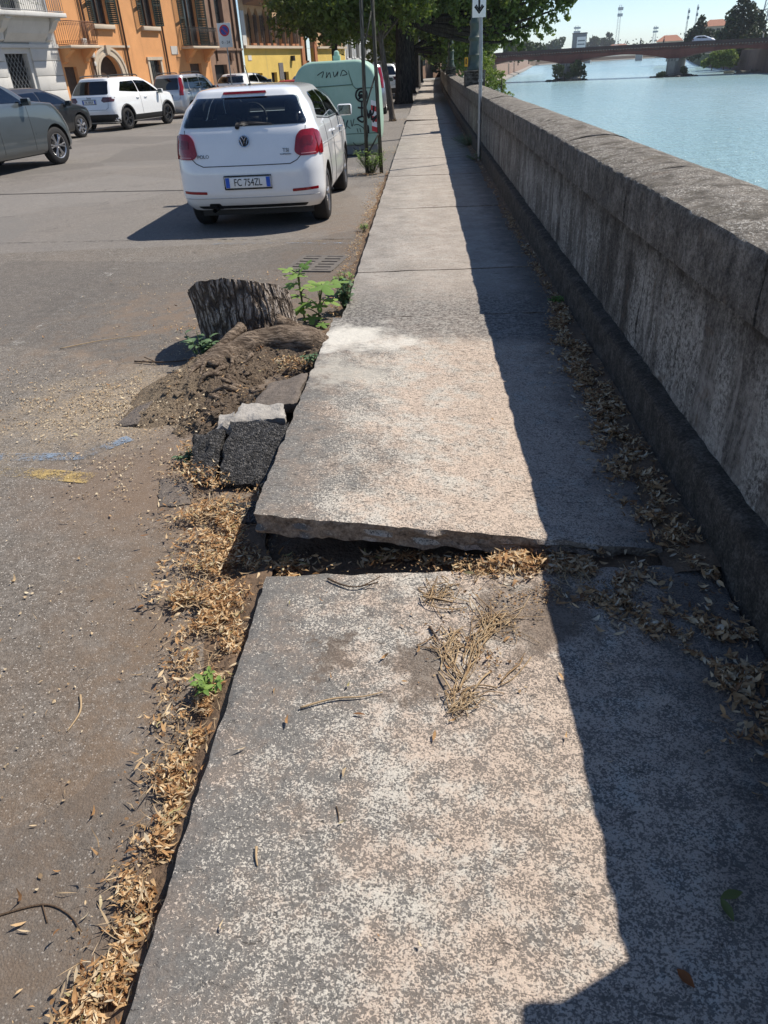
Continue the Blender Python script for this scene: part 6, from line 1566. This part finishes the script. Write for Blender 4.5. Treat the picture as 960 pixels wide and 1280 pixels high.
# ------------------------------------------------------------------ trees
def leafquad(mb, p, s, R, up=.35):
    n = Vector((R.gauss(0, 1), R.gauss(0, 1), R.gauss(up, 1))).normalized(); a = n.orthogonal().normalized(); a.rotate(Matrix.Rotation(R.uniform(0, 6.28), 3, n)); b = n.cross(a)
    vs = [p + a * s, p + b * s * .55 + n * s * .12, p - a * s * .8, p - b * s * .55 + n * s * .12]
    mb.add(vs, [(0, 1, 2, 3)])
def tree(name, label, base, trunk, clumps, n_leaf, ls, m=CROWN, bark=BARKD, tr=.4, group=None, seed=0, cat='tree', limbs=True, per=16, spray=1.0):
    """trunk: list of (x, y, z) from the base; clumps: (x, y, z, radius) in tree space, leaves gather into small sprays inside them"""
    R = random.Random(seed); t = thing(name, label, cat, base, 0, group)
    mb = MB(); k = len(trunk)
    c = curve(trunk, 6); n = len(c); mb.tube(c, [tr * (1.25 if i == 0 else 1) * (1 - .55 * i / n) * (1 + .06 * R.uniform(-1, 1)) for i in range(n)], 14)
    if limbs:
        tips = [q for q in clumps]; st = [c[int(n * f_)] for f_ in (.5, .65, .8, .95)]
        for (x, y, z, r) in tips:
            s = min(st, key=lambda q: (q - Vector((x, y, z - r))).length); e = Vector((x, y, z - .15 * r)); md = s.lerp(e, .55) + Vector((0, 0, -.12 * (e - s).length + .3)); 
            mb.tube(curve([s, md, e], 5), [tr * .28 * (1 - .85 * i / 10) + .012 for i in range(11)], 6)
    mb.build('trunk', bark, t, smooth='all')
    ml = MB(); tot = sum(q[3] ** 2 for q in clumps)
    for (x, y, z, r) in clumps:
        cnt = int(n_leaf * r * r / tot)
        for _ in range(max(1, cnt // per)):
            d = Vector((R.gauss(0, 1), R.gauss(0, 1), R.gauss(0, 1))).normalized(); rr = r * R.random() ** .38
            q = Vector((x, y, z)) + Vector((d.x * rr, d.y * rr, d.z * rr * .8)); ax = Vector((d.x, d.y, d.z * .4 - .35)).normalized(); ln = R.uniform(.25, .55) * (r / 1.6) ** .5 * spray
            for j in range(per): leafquad(ml, q + ax * ln * (j / per - .4) + Vector((R.gauss(0, 1), R.gauss(0, 1), R.gauss(0, 1))) * ln * .24, ls * R.uniform(.6, 1.15), R)
    ml.build('crown', m, t, fixn=False)
    return t
TG = 'street trees along the pavement'
# big dark linden: crown over the pavement, one lobe hanging out over the river
bigc = [(-3.8, -1.5, 5.2, 1.9), (-2.2, -2.5, 4.6, 1.7), (-4.6, 1, 4.6, 1.6), (-3.3, -3, 3.7, 1.1), (-.5, -2.8, 4.6, 1.6), (1.2, -2.2, 4.6, 1.8), (0, 0, 6.5, 2.6), (2.6, -.5, 4.7, 1.8), (3.9, 0, 4.0, 1.6), (2.4, 1.5, 3.6, 1.5), (3.4, 2, 3.0, 1.3), (5.2, .4, 4.6, 1.7), (6.6, .2, 4.3, 1.3), (7.5, .2, 4.9, 1.2), (6.2, .4, 3.1, .95), (5.0, .4, 2.9, .9), (7.1, .1, 3.6, .8), (5.6, .4, 2.45, .55), (4.2, 1.2, 2.6, .9), (8.3, 0, 5.0, .8), (-1.8, -2.0, 3.5, .9), (-5.0, -1.5, 4.2, 1.0), (.8, 2.5, 4.3, 1.8), (-2.5, 3, 5, 2), (4.5, 0, 6.6, 2.2), (-3.5, 0, 7.2, 2.2), (1.5, 1, 8.3, 2.5)]
tree('linden_tree', 'big linden with thick dark trunk, one bough hanging over the river', (-1.03, 40.4, -.1), [(0, 0, 0), (.02, 0, 1.6), (.05, .1, 3.4), (.2, .2, 6.0), (.3, .3, 8)], bigc, 42000, .135, tr=.45, group=TG, seed=1)
tree('linden_tree', 'slim young linden with a leaning trunk beside the green bin', (-1.10, 27.6, -.08), [(0, 0, 0), (-.12, 0, 1.0), (-.30, .05, 2.3), (-.36, .1, 3.6), (-.3, .1, 5)],
     [(-1.5, -.3, 3.1, 1.0), (-.7, -.5, 3.3, 1.0), (.3, -.3, 3.4, .95), (1.0, .2, 3.5, .8), (-.3, .3, 4.3, 1.5), (-2.2, 0, 3.5, .8), (-1.2, .4, 2.75, .6), (-1.9, .1, 2.75, .5), (.9, -.2, 4.4, 1.0), (-1.8, .2, 4.5, 1.1)], 11000, .095, bark=BARKY, tr=.11, group=TG, seed=2)
ROW = [(55, [(-3, 0, 4.8, 2.2), (0, -1.5, 4.8, 2.2), (3.2, 0, 4.4, 2.3), (5.2, .5, 3.8, 1.6), (2.8, 1, 3.0, 1.4), (0, 0, 7.5, 3), (-3.5, 0, 7, 2.4), (4.0, -.5, 6.4, 2.2), (6.2, 0, 4.6, 1.4), (1.5, .5, 3.3, 1.2), (-1.5, .5, 3.4, 1.3), (3.0, -.5, 2.3, 1.3), (4.6, .6, 2.4, 1.2), (1.6, 1, 2.6, 1.0)], 'second big linden behind the one with the bough'),
       (70, [(-3, 0, 4.8, 2.6), (0, -1.5, 4.4, 2.6), (3.2, 0, 4.2, 2.6), (5.2, .5, 3.6, 1.8), (0, 0, 7.5, 3.4), (2, 0, 3.0, 1.5), (-2, 0, 3.2, 1.6), (6.4, 0, 4.6, 1.8), (3.4, 0, 2.2, 1.5), (5.2, 0, 2.2, 1.4), (-3, 0, 2.6, 1.4)], 'third linden along the pavement, deep in shade'),
       (88, [(-3, 0, 4.4, 3), (0, -1.5, 4.2, 3), (4.2, 0, 4.2, 3), (6.2, .5, 3.4, 2.2), (0, 0, 7.5, 3.8), (2, 0, 2.8, 1.7), (-2, 0, 3.0, 1.8), (4, 0, 1.8, 1.8), (6.4, 0, 1.8, 1.6), (-4, 0, 2.2, 1.9), (0, 2, 2.2, 1.2)], 'farthest linden where the pavement disappears')]
for i, (yy, cl, lb_) in enumerate(ROW):
    tree('linden_tree', lb_, (-1.1 + xoff(yy), yy, -.1), [(0, 0, 0), (.02, 0, 1.6), (.05, .1, 3.4), (.1, .2, 6.0)], cl, 20000 - 4000 * i, .17 + .03 * i, tr=.34, group=TG, seed=10 + i)
tree('linden_tree', 'linden on the road side of the street, left of the bin top', (-5.2, 49, -.1), [(0, 0, 0), (.0, 0, 2), (0, .1, 4), (.1, .2, 6.0)], [(-2, 0, 4.6, 1.8), (0, -1, 4.4, 1.9), (1.8, 0, 4.6, 1.9), (0, 0, 6.8, 2.6), (.6, -.5, 3.7, 1.0), (-1.4, -.6, 3.8, .9)], 12000, .15, tr=.22, group=TG, seed=30)
tree('dense_bush', 'dense dark bush closing the view at the far end of the pavement', (2.2, 104, -.1), [(0, 0, 0), (.05, 0, 1), (0, .05, 2)], [(0, 0, 1.4, 1.5), (-1.8, 0, 2.6, 1.9), (1.6, 0, 2.4, 1.9), (-3.4, .5, 1.6, 1.6), (3.4, 0, 1.6, 1.7), (0, 0, 4.0, 2.2), (-5.2, .5, 2.8, 2.2)], 9000, .2, tr=.12, seed=90, cat='bush')
# light green shrubs on the river side of the wall
def shrub(label, base, clumps, n, ls, m, seed, group=None, cat='shrub', name='shrub'):
    return tree(name, label, base, [(0, 0, 0), (.05, 0, .5), (0, .05, 1.0)], clumps, n, ls, m, BARKY, .05, group, seed, cat, True, 8, .45)
shrub('light green bush behind the wall between the first two lamp posts', (2.3, 33, -1.2), [(0, 0, 1.6, .7), (.1, .3, 2.5, .5), (-.2, 0, 2.9, .35), (.3, 0, 2.1, .5)], 4500, .05, CROWNL, 3)
shrub('yellow-green bush behind the wall beside the sign post', (2.45, 26.5, -1.6), [(0, 0, 1.8, .28), (.0, .2, 2.45, .22), (.1, 0, 2.1, .26), (.0, 0, 2.75, .14)], 2600, .035, CROWNL, 4)

# ------------------------------------------------------------------ river, bridge, far bank
BRICK = make_brick('bridge_brick', (.15, .052, .043), (.19, .066, .052), (.16, .10, .085), 3.2)
PIERST = make_plaster('pier_stone', (.27, .25, .225), .15, (.18, .16, .14), .5); DKBR = make_plaster('dark_parapet', (.075, .048, .045), .2, (.04, .03, .03), .3)
EMB = make_plaster('embankment_wall', (.30, .20, .15), .2, (.14, .10, .08), .5)
P1 = Vector((31.0, 186.7, 0)); P2 = Vector((51.3, 176.7, 0)); BD = (P2 - P1); SP = BD.length; BA = math.atan2(BD.y, BD.x)
br = thing('bridge', 'red brick arched bridge on stone piers across the river', 'bridge', (P1.x, P1.y, -3), BA)
def soff(s):
    u = (s / SP) % 1.0; return 2.9 + 1.5 * (1 - (2 * u - 1) ** 2) ** .9
NS = 120; s0, s1 = -1.0 * SP, 2.9 * SP; dk = lambda s: 5.62 + .25 * (1 - ((s - .5 * SP) / (1.8 * SP)) ** 2)
mb = MB(); vs = []
for i in range(NS + 1):
    s = lerp(s0, s1, i / NS); z0, z1 = soff(s), dk(s) - .42
    vs += [(s, 0, z0), (s, 0, z1), (s, 9, z1), (s, 9, z0)]
mb.add(vs, [(4 * i + j, 4 * i + (j + 1) % 4, 4 * i + 4 + (j + 1) % 4, 4 * i + 4 + j) for i in range(NS) for j in range(4)]); mb.build('arch', BRICK, br)
mb = MB(); vs = []
for i in range(NS + 1):
    s = lerp(s0, s1, i / NS); vs += [(s, -.35, dk(s) - .36), (s, -.35, dk(s) + .2), (s, 9.35, dk(s) + .2), (s, 9.35, dk(s) - .36)]
mb.add(vs, [(4 * i + j, 4 * i + (j + 1) % 4, 4 * i + 4 + (j + 1) % 4, 4 * i + 4 + j) for i in range(NS) for j in range(4)]); mb.build('parapet', DKBR, br)
mb = MB()
for i in range(150): s = lerp(s0, s1, i / 149); mb.box((s, -.1, dk(s) - .50), (.22, .24, .20))
mb.build('cornice', PIERST, br)
for k in range(3):
    s = k * SP
    mb = MB(); mb.box((s, 4.5, .9), (2.2, 9.0, 4.6)); mb.prism([(-1.1, 0.01), (1.1, 0.01), (.7, -1.0), (0, -1.4), (-.7, -1.0)], lambda p: (s + p[0], p[1], -1), lambda p: (s + p[0], p[1], 2.75)); mb.box((s, -.45, 3.0), (2.5, .9, .5)); mb.build('pier', PIERST, br)
    for dx in (-.6, 0, .6): bx(br, 'pier_panel', s + dx - .12, s + dx + .12, -.94, -.902, 2.8, 3.2, mat('pier_recess', (.12, .11, .10), .9))
R = random.Random(8)
for k, (P, sd_) in enumerate(((P1, 1), (P2, 2))):
    mb = MB()
    for _ in range(60):
        a = R.uniform(0, 6.28); rr = R.random() ** .5; p = Vector((math.cos(a) * rr * 4.6, math.sin(a) * rr * 3.0 + .5, R.uniform(-.3, .45) * (1.2 - rr))); s_ = R.uniform(.3, .8)
        vs = [p + Vector((((q & 1) - .5), ((q >> 1) & 1) - .5, (((q >> 2) & 1) - .5) * .7)) * s_ * R.uniform(.7, 1.3) for q in range(8)]
        mb.add(vs, [(0, 1, 3, 2), (4, 6, 7, 5), (0, 4, 5, 1), (2, 3, 7, 6), (0, 2, 6, 4), (1, 5, 7, 3)])
    o = mb.build('rock_footing', mat('wet_rock', (.05, .045, .04), .7, .4, 2, .5)); o.location = (P.x, P.y - 2.2, -3); o.rotation_euler = (0, 0, BA); kind(o, 'stuff')
shrub('dense grey-green shrub growing around the left bridge pier', (P1.x, P1.y - 2.6, -2.9), [(-1.9, 0, 1.5, 1.3), (-2.3, .5, 2.6, .9), (2.0, 0, 1.6, 1.4), (2.9, .3, 2.3, 1.2), (2.2, 0, 3.1, .9), (.3, -.6, .9, .9), (3.5, 0, 1.0, .9), (-1.4, -.8, 2.4, .8), (1.3, -.8, 2.4, .9)], 8000, .2, FARG, 5)
shrub('small shrub on the rocks at the foot of the right bridge pier', (P2.x, P2.y - 2.6, -2.9), [(-2.4, 0, .5, .7), (-3.2, 0, .4, .5), (1.7, 0, 1.2, .7), (2.0, .2, .7, .7)], 3000, .16, FARG, 6)
line('river_weir', [(15, 201), (31, 182.5), (42, 178), (51, 172.5), (64, 176), (70, 176)], .55, mat('weir_stone', (.04, .042, .04), .6, .3, 1), -2.96)
line('river_foam', [(15, 200), (31, 181.6), (42, 177), (51, 171.6), (64, 175), (70, 175)], .45, make_paint('foam', (.75, .78, .78), .5), -2.93)
# embankment on our side beyond the bridge, and the brick one on the right
def embank(name, label, pts, z0, z1, th, m, ledge=None):
    t = thing(name, label, 'wall', (pts[0][0], pts[0][1], 0)); mb = MB(); o_ = Vector((pts[0][0], pts[0][1], 0)); P = []
    for a, b in zip(pts[:-1], pts[1:]):
        n = max(1, int((Vector(b) - Vector(a)).length / 8)); P += [Vector(a).lerp(Vector(b), i / n) for i in range(n)]
    P.append(Vector(pts[-1])); vs = []
    for i, p in enumerate(P):
        d = (P[min(i + 1, len(P) - 1)] - P[max(i - 1, 0)]).normalized(); q = Vector((-d.y, d.x)) * th
        vs += [(p.x - o_.x, p.y - o_.y, z0), (p.x - o_.x + q.x * .1, p.y - o_.y + q.y * .1, z1), (p.x + q.x - o_.x, p.y + q.y - o_.y, z1), (p.x + q.x - o_.x, p.y + q.y - o_.y, z0)]
    mb.add(vs, [(4 * i + j, 4 * i + (j + 1) % 4, 4 * i + 4 + (j + 1) % 4, 4 * i + 4 + j) for i in range(len(P) - 1) for j in range(4)]); mb.add(vs[:4], [(0, 1, 2, 3)]); mb.build('wall_face', m, t)
    if ledge:
        mb = MB(); vs = []
        for i, p in enumerate(P):
            d = (P[min(i + 1, len(P) - 1)] - P[max(i - 1, 0)]).normalized(); q = Vector((d.y, -d.x)) * ledge
            vs += [(p.x - o_.x, p.y - o_.y, -3.1), (p.x - o_.x, p.y - o_.y, -2.3), (p.x + q.x - o_.x, p.y + q.y - o_.y, -2.6), (p.x + q.x - o_.x, p.y + q.y - o_.y, -3.1)]
        mb.add(vs, [(4 * i + j, 4 * i + (j + 1) % 4, 4 * i + 4 + (j + 1) % 4, 4 * i + 4 + j) for i in range(len(P) - 1) for j in range(4)]); mb.build('footing', PIERST, t)
    return t
embank('embankment_wall', 'reddish embankment wall under the left end of the bridge', [(12, 182), (17.5, 203), (44, 380), (72, 574)], -3.2, .55, 1.2, EMB, 1.6)
embank('embankment_wall', 'dark brick embankment wall under the right end of the bridge', [(86, 258), (73.0, 198), (67.8, 171), (65.0, 150), (61.2, 105)], -3.2, 1.1, 1.4, make_brick('dark_embankment_brick', (.13, .075, .06), (.17, .10, .08), (.14, .11, .09), 2.0), None)
embank('embankment_wall', 'pale low embankment far up the river behind the bridge', [(84, 640), (125, 700), (200, 760), (330, 820)], -3.2, 2.2, 1.5, make_plaster('pale_bank', (.46, .40, .32), .15, (.3, .26, .2), .3), 3)
R = random.Random(15)
mb = MB()
for _ in range(60):
    p = Vector((R.uniform(64, 74), R.uniform(174, 182), -3 + R.uniform(-.2, .3))); s_ = R.uniform(.3, .9)
    vs = [p + Vector((((q & 1) - .5) * 1.4, ((q >> 1) & 1) - .5, (((q >> 2) & 1) - .5) * .6)) * s_ * R.uniform(.7, 1.3) for q in range(8)]
    mb.add(vs, [(0, 1, 3, 2), (4, 6, 7, 5), (0, 4, 5, 1), (2, 3, 7, 6), (0, 2, 6, 4), (1, 5, 7, 3)])
kind(mb.build('bank_rocks', mat('pale_bank_rock', (.26, .23, .19), .9, .3, 1)), 'stuff')
# second bridge far up the river
b2 = thing('bridge', 'distant low bridge on pale piers far behind the brick bridge', 'bridge', (88, 610, -3), rad(-18))
bx(b2, 'deck', 0, 150, 0, 8, 8.0, 9.4, mat('far_concrete', (.38, .36, .33), .9, .1, .2))
for x in (28, 63, 100): bx(b2, 'pier', x - 2.2, x + 2.2, .5, 7.5, -1, 8.0, MATS['far_concrete'])
# trees and houses on the far bank
def ftree(label, x, y, z, w_, h_, kind_='round', m=FARG, n=1500, ls=.5, seed=0, name='tree', grp='trees beyond the river'):
    R = random.Random(seed); cl = []
    if kind_ == 'round':
        for _ in range(9): a = R.uniform(0, 6.28); q = R.random() ** .5; cl.append((math.cos(a) * q * w_ * .34, math.sin(a) * q * w_ * .34, h_ * R.uniform(.35, .78), w_ * R.uniform(.17, .27)))
    elif kind_ == 'cedar':
        for k in range(10): f = k / 9; a = R.uniform(0, 6.28); q = w_ * .36 * (1 - f * .75); cl += [(math.cos(a) * q, math.sin(a) * q, h_ * (.16 + .76 * f), w_ * .16 * (1.25 - f * .75)), (-math.cos(a) * q, -math.sin(a) * q * .6, h_ * (.13 + .76 * f), w_ * .17 * (1.2 - f * .75)), (0, 0, h_ * (.14 + .8 * f), w_ * .15 * (1.2 - f))]
    else:
        for k in range(9): f = k / 8; cl.append((R.uniform(-.1, .1) * w_, 0, h_ * (.15 + .8 * f), w_ * .36 * (1 - .8 * f) + .2))
    return tree(name, label, (x, y, z), [(0, 0, 0), (0, 0, h_ * .3), (.1, 0, h_ * .6), (0, 0, h_ * .9)], cl, n * 3, ls, m, BARKD, h_ * .022, grp, seed, 'tree', False, 5, .8)
ftree('big dark cedar beyond the right end of the bridge', 77.5, 215, .3, 13, 12.6, 'cedar', CONIF, 3600, .42, 3)
ftree('second dark cedar leaning out of the right edge behind the lattice tower', 88, 232, .3, 12, 9.5, 'cedar', CONIF, 2200, .45, 14)
ftree('pointed dark conifer between the tiled house and the bridge', 81, 258, .3, 10, 9.6, 'cone', CONIF, 2200, .42, 4)
ftree('rounded dark tree left of the pointed conifer', 85.5, 268, .3, 9, 7.0, 'round', CONIF, 1500, .45, 5)
for i, (x, y, w_, h_) in enumerate(((66.0, 196, 5, 4.2), (69.0, 197, 6.5, 4.8), (73, 204, 7, 5.6), (77.5, 206, 6, 5.4))):
    lb_ = ('leftmost light green bush on the bank under the right end of the bridge', 'broad light green bush on the bank, second from the left under the bridge', 'tall dark green bush on the bank under the bridge, third from the left', 'dark bush on the bank next to the brick embankment under the bridge')[i]
    ftree(lb_, x, y, -2.7, w_, h_, 'round', CROWNL if i < 2 else FARG, 2000, .26, 40 + i)
ftree('dense round tree on the far bank left of the glass block', 150, 770, 0, 15, 19, 'round', FARG, 900, 1.2, 6); ftree('smaller round tree touching the glass block', 139, 770, 0, 11, 13, 'round', FARG, 600, 1.1, 7)
ftree('round tree far up the river, its top level with the masts', 164, 775, 0, 16, 21, 'round', FARG, 900, 1.2, 8)
ftree('pale green tree left of the glass block behind the bridge', 92, 600, 0, 17, 15, 'round', FARG, 900, 1.0, 9); ftree('low green tree behind the left end of the bridge', 66, 640, 0, 16, 12, 'round', FARG, 700, 1.0, 10)
ftree('tree seen under the hanging bough behind the bridge', 29, 262, -.1, 9, 6.5, 'round', FARG, 1000, .5, 11); ftree('second tree seen under the hanging bough behind the bridge', 37, 300, -.1, 12, 8, 'round', FARG, 1000, .5, 12)
mb = MB(); R = random.Random(5)
for _ in range(5000):
    u = R.random(); x = lerp(165, 420, u); y = lerp(800, 870, u) + R.gauss(0, 8); z = abs(R.gauss(0, .45)) * 13 * (.75 + .4 * mnoise.noise(Vector((x * .04, 3, 0))))
    leafquad(mb, Vector((x, y, z)), R.uniform(.9, 1.7), R)
kind(mb.build('distant_wood', FARG, fixn=False), 'stuff')
def cottage(label, x, y, rz, w_, d_, hh, rh, wm, z=0, nwin=3):
    t = thing('building', label, 'building', (x, y, z), rz)
    bx(t, 'wall', -w_ / 2, w_ / 2, 0, d_, -.5, hh, wm); mb = MB(); e = .5
    vs = [(-w_ / 2 - e, -e, hh), (w_ / 2 + e, -e, hh), (w_ / 2 + e, d_ + e, hh), (-w_ / 2 - e, d_ + e, hh), (-w_ * .25, d_ / 2, hh + rh), (w_ * .25, d_ / 2, hh + rh)]
    mb.add(vs, [(0, 1, 5, 4), (1, 2, 5), (2, 3, 4, 5), (3, 0, 4), (3, 2, 1, 0)]); mb.build('roof', ROOFT, t)
    for i in range(nwin):
        xx = -w_ / 2 + w_ * (i + .5) / nwin; bx(t, 'window', xx - .55, xx + .55, -.05, -.005, hh - 2.3, hh - .7, WIN)
    return t
PALEH = make_plaster('pale_house', (.56, .47, .38), .1)
cottage('pale house with hipped tiled roof between the conifer and the cedar', 100.5, 302, rad(-18), 8.5, 8, 8.2, 2.0, PALEH, 0, 4)
cottage('low house with long tiled roof left of the conifers', 93.5, 330, rad(-18), 9, 9, 4.8, 2.0, PALEH)
cottage('small tiled house right of the pale hipped one, half behind the cedar', 103, 280, rad(-18), 7, 7, 5.2, 1.8, PALEH)
cottage('long low tiled house far up the river left of the masts', 172, 760, rad(-10), 22, 9, 6, 3, PALEH, 0, 5)
t = thing('building', 'dark glass block with a white sign board behind the bridge', 'building', (112, 622, 0), rad(-12))
bx(t, 'wall', -5, 5, 0, 9, -.5, 15.0, mat('blue_grey_glass', (.10, .13, .15), .2, .2, .3)); bx(t, 'sign_board', -1.6, 4.6, -.5, -.02, 5.5, 13.2, WHITEP); bx(t, 'roof_edge', -5.3, 5.3, -.3, 9.3, 15.02, 15.7, DARKM)
bx(t, 'window_band', -1.0, 4.0, -.56, -.505, 10.5, 11.2, mat('blue_grey_glass', (.10, .13, .15), .2)); bx(t, 'window_band', -1.0, 4.0, -.56, -.505, 8.3, 9.0, MATS['blue_grey_glass'])
def lattice(name, label, x, y, w0, w1, hgt, m, bars=10, z=0, cat='tower', th=.1):
    t = thing(name, label, cat, (x, y, z)); mb = MB()
    for sx, sy in ((-1, -1), (1, -1), (1, 1), (-1, 1)): mb.tube([(sx * w0 / 2, sy * w0 / 2, 0), (sx * w1 / 2, sy * w1 / 2, hgt)], th, 5)
    for k in range(bars):
        f0, f1 = k / bars, (k + 1) / bars; a, b = lerp(w0, w1, f0) / 2, lerp(w0, w1, f1) / 2
        C0 = [(-a, -a), (a, -a), (a, a), (-a, a)]; C1 = [(-b, -b), (b, -b), (b, b), (-b, b)]
        for i in range(4):
            mb.tube([(*C0[i], hgt * f0), (*C1[(i + 1) % 4], hgt * f1)], th * .5, 4); mb.tube([(*C1[i], hgt * f1), (*C1[(i + 1) % 4], hgt * f1)], th * .6, 4)
    mb.build('frame', m, t); return t
PALEM = mat('pale_steel', (.42, .44, .46), .5, .1, 4)
lattice('lattice_tower', 'pale grey steel lattice tower cut off by the right edge', 91.2, 232, 4.2, 2.0, 22, PALEM, 9, th=.16)
def mast(label, x, y, hgt, w_=.5):
    t = lattice('antenna_mast', label, x, y, w_ * 1.6, w_, hgt, PALEM, 9, 0, 'mast', .07 if w_ > 1 else .035)
    for z in (.78, .9): bx(t, 'antenna_panel', -w_ * 1.3, w_ * 1.3, -w_ * 1.1, -w_ * .9, hgt * z, hgt * (z + .06), PALEM)
    return t
mast('tall thin antenna mast standing alone above the bridge', 150, 672, 33, 1.5); mast('antenna mast above the glass block', 121.5, 690, 22, 2.0); mast('short antenna mast left of the tiled roofs', 142, 535, 15, 1.2)
mast('thin mast behind the pointed conifer, nearest the hipped roof', 85.2, 275, 13.4, .25); mast('second thin mast behind the pointed conifer, left of the other', 82.6, 275, 12.6, .25)
# people and a car crossing the brick bridge
CLOTH = [mat('dark_clothes', (.05, .055, .07), .9, .2, 20), mat('pale_clothes', (.55, .5, .45), .9, .1, 20)]; SKIN = mat('skin', (.45, .28, .20), .6, .1, 20); HAIR = mat('hair', (.04, .028, .02), .8, .2, 40)
def person(label, loc_, rz, cm):
    nodes = [(0, 0, .95, .15), (0, 0, 1.2, .14), (0, 0, 1.42, .15), (0, .01, 1.53, .06), (0, .02, 1.62, .09), (0, .02, 1.72, .085),
             (.10, 0, .88, .10), (.11, .10, .50, .075), (.11, .05, .09, .05), (.11, .17, .05, .04), (-.10, 0, .88, .10), (-.11, -.05, .50, .075), (-.11, -.22, .10, .05), (-.11, -.12, .05, .04),
             (.20, 0, 1.40, .06), (.25, -.06, 1.12, .045), (.25, .06, .90, .035), (-.20, 0, 1.40, .06), (-.25, .05, 1.12, .045), (-.24, .14, .92, .035)]
    ed = [(0, 1), (1, 2), (2, 3), (3, 4), (4, 5), (0, 6), (6, 7), (7, 8), (8, 9), (0, 10), (10, 11), (11, 12), (12, 13), (2, 14), (14, 15), (15, 16), (2, 17), (17, 18), (18, 19)]
    me = bpy.data.meshes.new('person'); me.from_pydata([n[:3] for n in nodes], ed, []); o = bpy.data.objects.new('person', me); COL.objects.link(o)
    sk_ = o.modifiers.new('s', 'SKIN'); sv = me.skin_vertices[0].data
    for i, n in enumerate(nodes): sv[i].radius = (n[3], n[3] * .8); sv[i].use_root = (i == 0)
    o.modifiers.new('u', 'SUBSURF').levels = 1
    dg = bpy.context.evaluated_depsgraph_get(); nm = bpy.data.meshes.new_from_object(o.evaluated_get(dg)); o.modifiers.clear(); o.data = nm; bpy.data.meshes.remove(me)
    for m in (cm, SKIN): nm.materials.append(m)
    for p in nm.polygons: p.use_smooth = True; p.material_index = 1 if p.center.z > 1.5 else 0
    o.location = loc_; o.rotation_euler = (0, 0, rz); tag(o, label, 'person')
    mb = MB(); mb.lathe([(.095, 1.66), (.10, 1.72), (.08, 1.80), (.03, 1.83), (.001, 1.835)], 12, c=(0, 0, 0)); mb.build('hair', HAIR, o, smooth=True).location = (0, .005, 0)
def bpt(s, off): q = P1 + BD.normalized() * s; nrm = Vector((-BD.y, BD.x)).normalized(); return (q.x + nrm.x * off, q.y + nrm.y * off, -3 + dk(s) - .55)
bx(br, 'roadway', s0, s1, .0, 9.0, 4.9, 5.15, ASPH)
for lb_, s, cm, k in (('person in dark clothes walking on the bridge, leftmost above the first pier gap', 15.5, CLOTH[0], 0), ('person in dark clothes on the bridge above the right pier', 20.2, CLOTH[0], 1), ('person in pale clothes walking on the bridge near its right end', 38.8, CLOTH[1], 0), ('person in pale clothes farthest right on the bridge', 41.6, CLOTH[1], 1)):
    person(lb_, bpt(s, .6), BA - PI / 2 + PI * k, cm)
c = copy_tree(wc); c['label'] = 'white car driving across the brick bridge'; c['group'] = 'cars on the bridge'; q = bpt(25.5, 2.6); c.location = (q[0], q[1], q[2]); c.rotation_euler = (0, 0, BA - PI / 2)
# thin warm haze over the river
hz = NT('air_haze'); pv = hz.n.new('ShaderNodeVolumePrincipled'); pv.inputs['Color'].default_value = (.86, .92, 1, 1); pv.inputs['Density'].default_value = .0002
hz.l.new(pv.outputs[0], hz.out.inputs['Volume']); hz.n.remove(hz.b)
mb = MB(); mb.box((500, 1340, 18), (4400, 3200, 46)); kind(mb.build('haze', hz.mat), 'stuff')
# ------------------------------------------------------------------ camera, sun, sky
f = 887.0; p = rad(32.1); r = rad(3.0); psi = rad(-4.35); H = 1.52
Fv = Vector((math.sin(psi) * math.cos(p), math.cos(psi) * math.cos(p), -math.sin(p)))
R0 = Vector((math.cos(psi), -math.sin(psi), 0)); U0 = R0.cross(Fv)
Rv = R0 * math.cos(r) - U0 * math.sin(r); Uv = U0 * math.cos(r) + R0 * math.sin(r)
cd = bpy.data.cameras.new('camera'); cam = bpy.data.objects.new('camera', cd); COL.objects.link(cam)
cd.sensor_fit = 'VERTICAL'; cd.sensor_height = 34.6; cd.sensor_width = 25.95; cd.lens = 34.6 * f / 1280
cd.clip_start = .05; cd.clip_end = 6000
M = Matrix((Rv, Uv, -Fv)).transposed().to_4x4(); M.translation = Vector((0, 0, H)); cam.matrix_world = M
scene.camera = cam
sd = Vector((.66, .36, 1.0)).normalized(); el = math.asin(sd.z); az = math.atan2(sd.x, sd.y)
sl = bpy.data.lights.new('sun', 'SUN'); sl.energy = 5.0; sl.angle = rad(.5); sl.color = (1.0, .93, .83)
so = bpy.data.objects.new('sun', sl); COL.objects.link(so); so.rotation_euler = sd.to_track_quat('Z', 'Y').to_euler(); so.location = (20, 10, 40)
w = bpy.data.worlds.new('World'); scene.world = w; w.use_nodes = True
nt = w.node_tree; bg = nt.nodes['Background']; sk = nt.nodes.new('ShaderNodeTexSky'); sk.sky_type = 'NISHITA'; sk.sun_disc = False
sk.sun_elevation = el; sk.sun_rotation = az; sk.altitude = 60; sk.air_density = .75; sk.dust_density = .05; sk.ozone_density = 3.0
nt.links.new(sk.outputs[0], bg.inputs[0]); bg.inputs[1].default_value = .115
vs_ = scene.view_settings; vs_.view_transform = 'Standard'; vs_.look = 'None'; vs_.gamma = 1; vs_.use_curve_mapping = False; vs_.exposure = 0.32
scene.cycles.max_bounces = 6; scene.cycles.transparent_max_bounces = 12; scene.cycles.caustics_reflective = False; scene.cycles.caustics_refractive = False
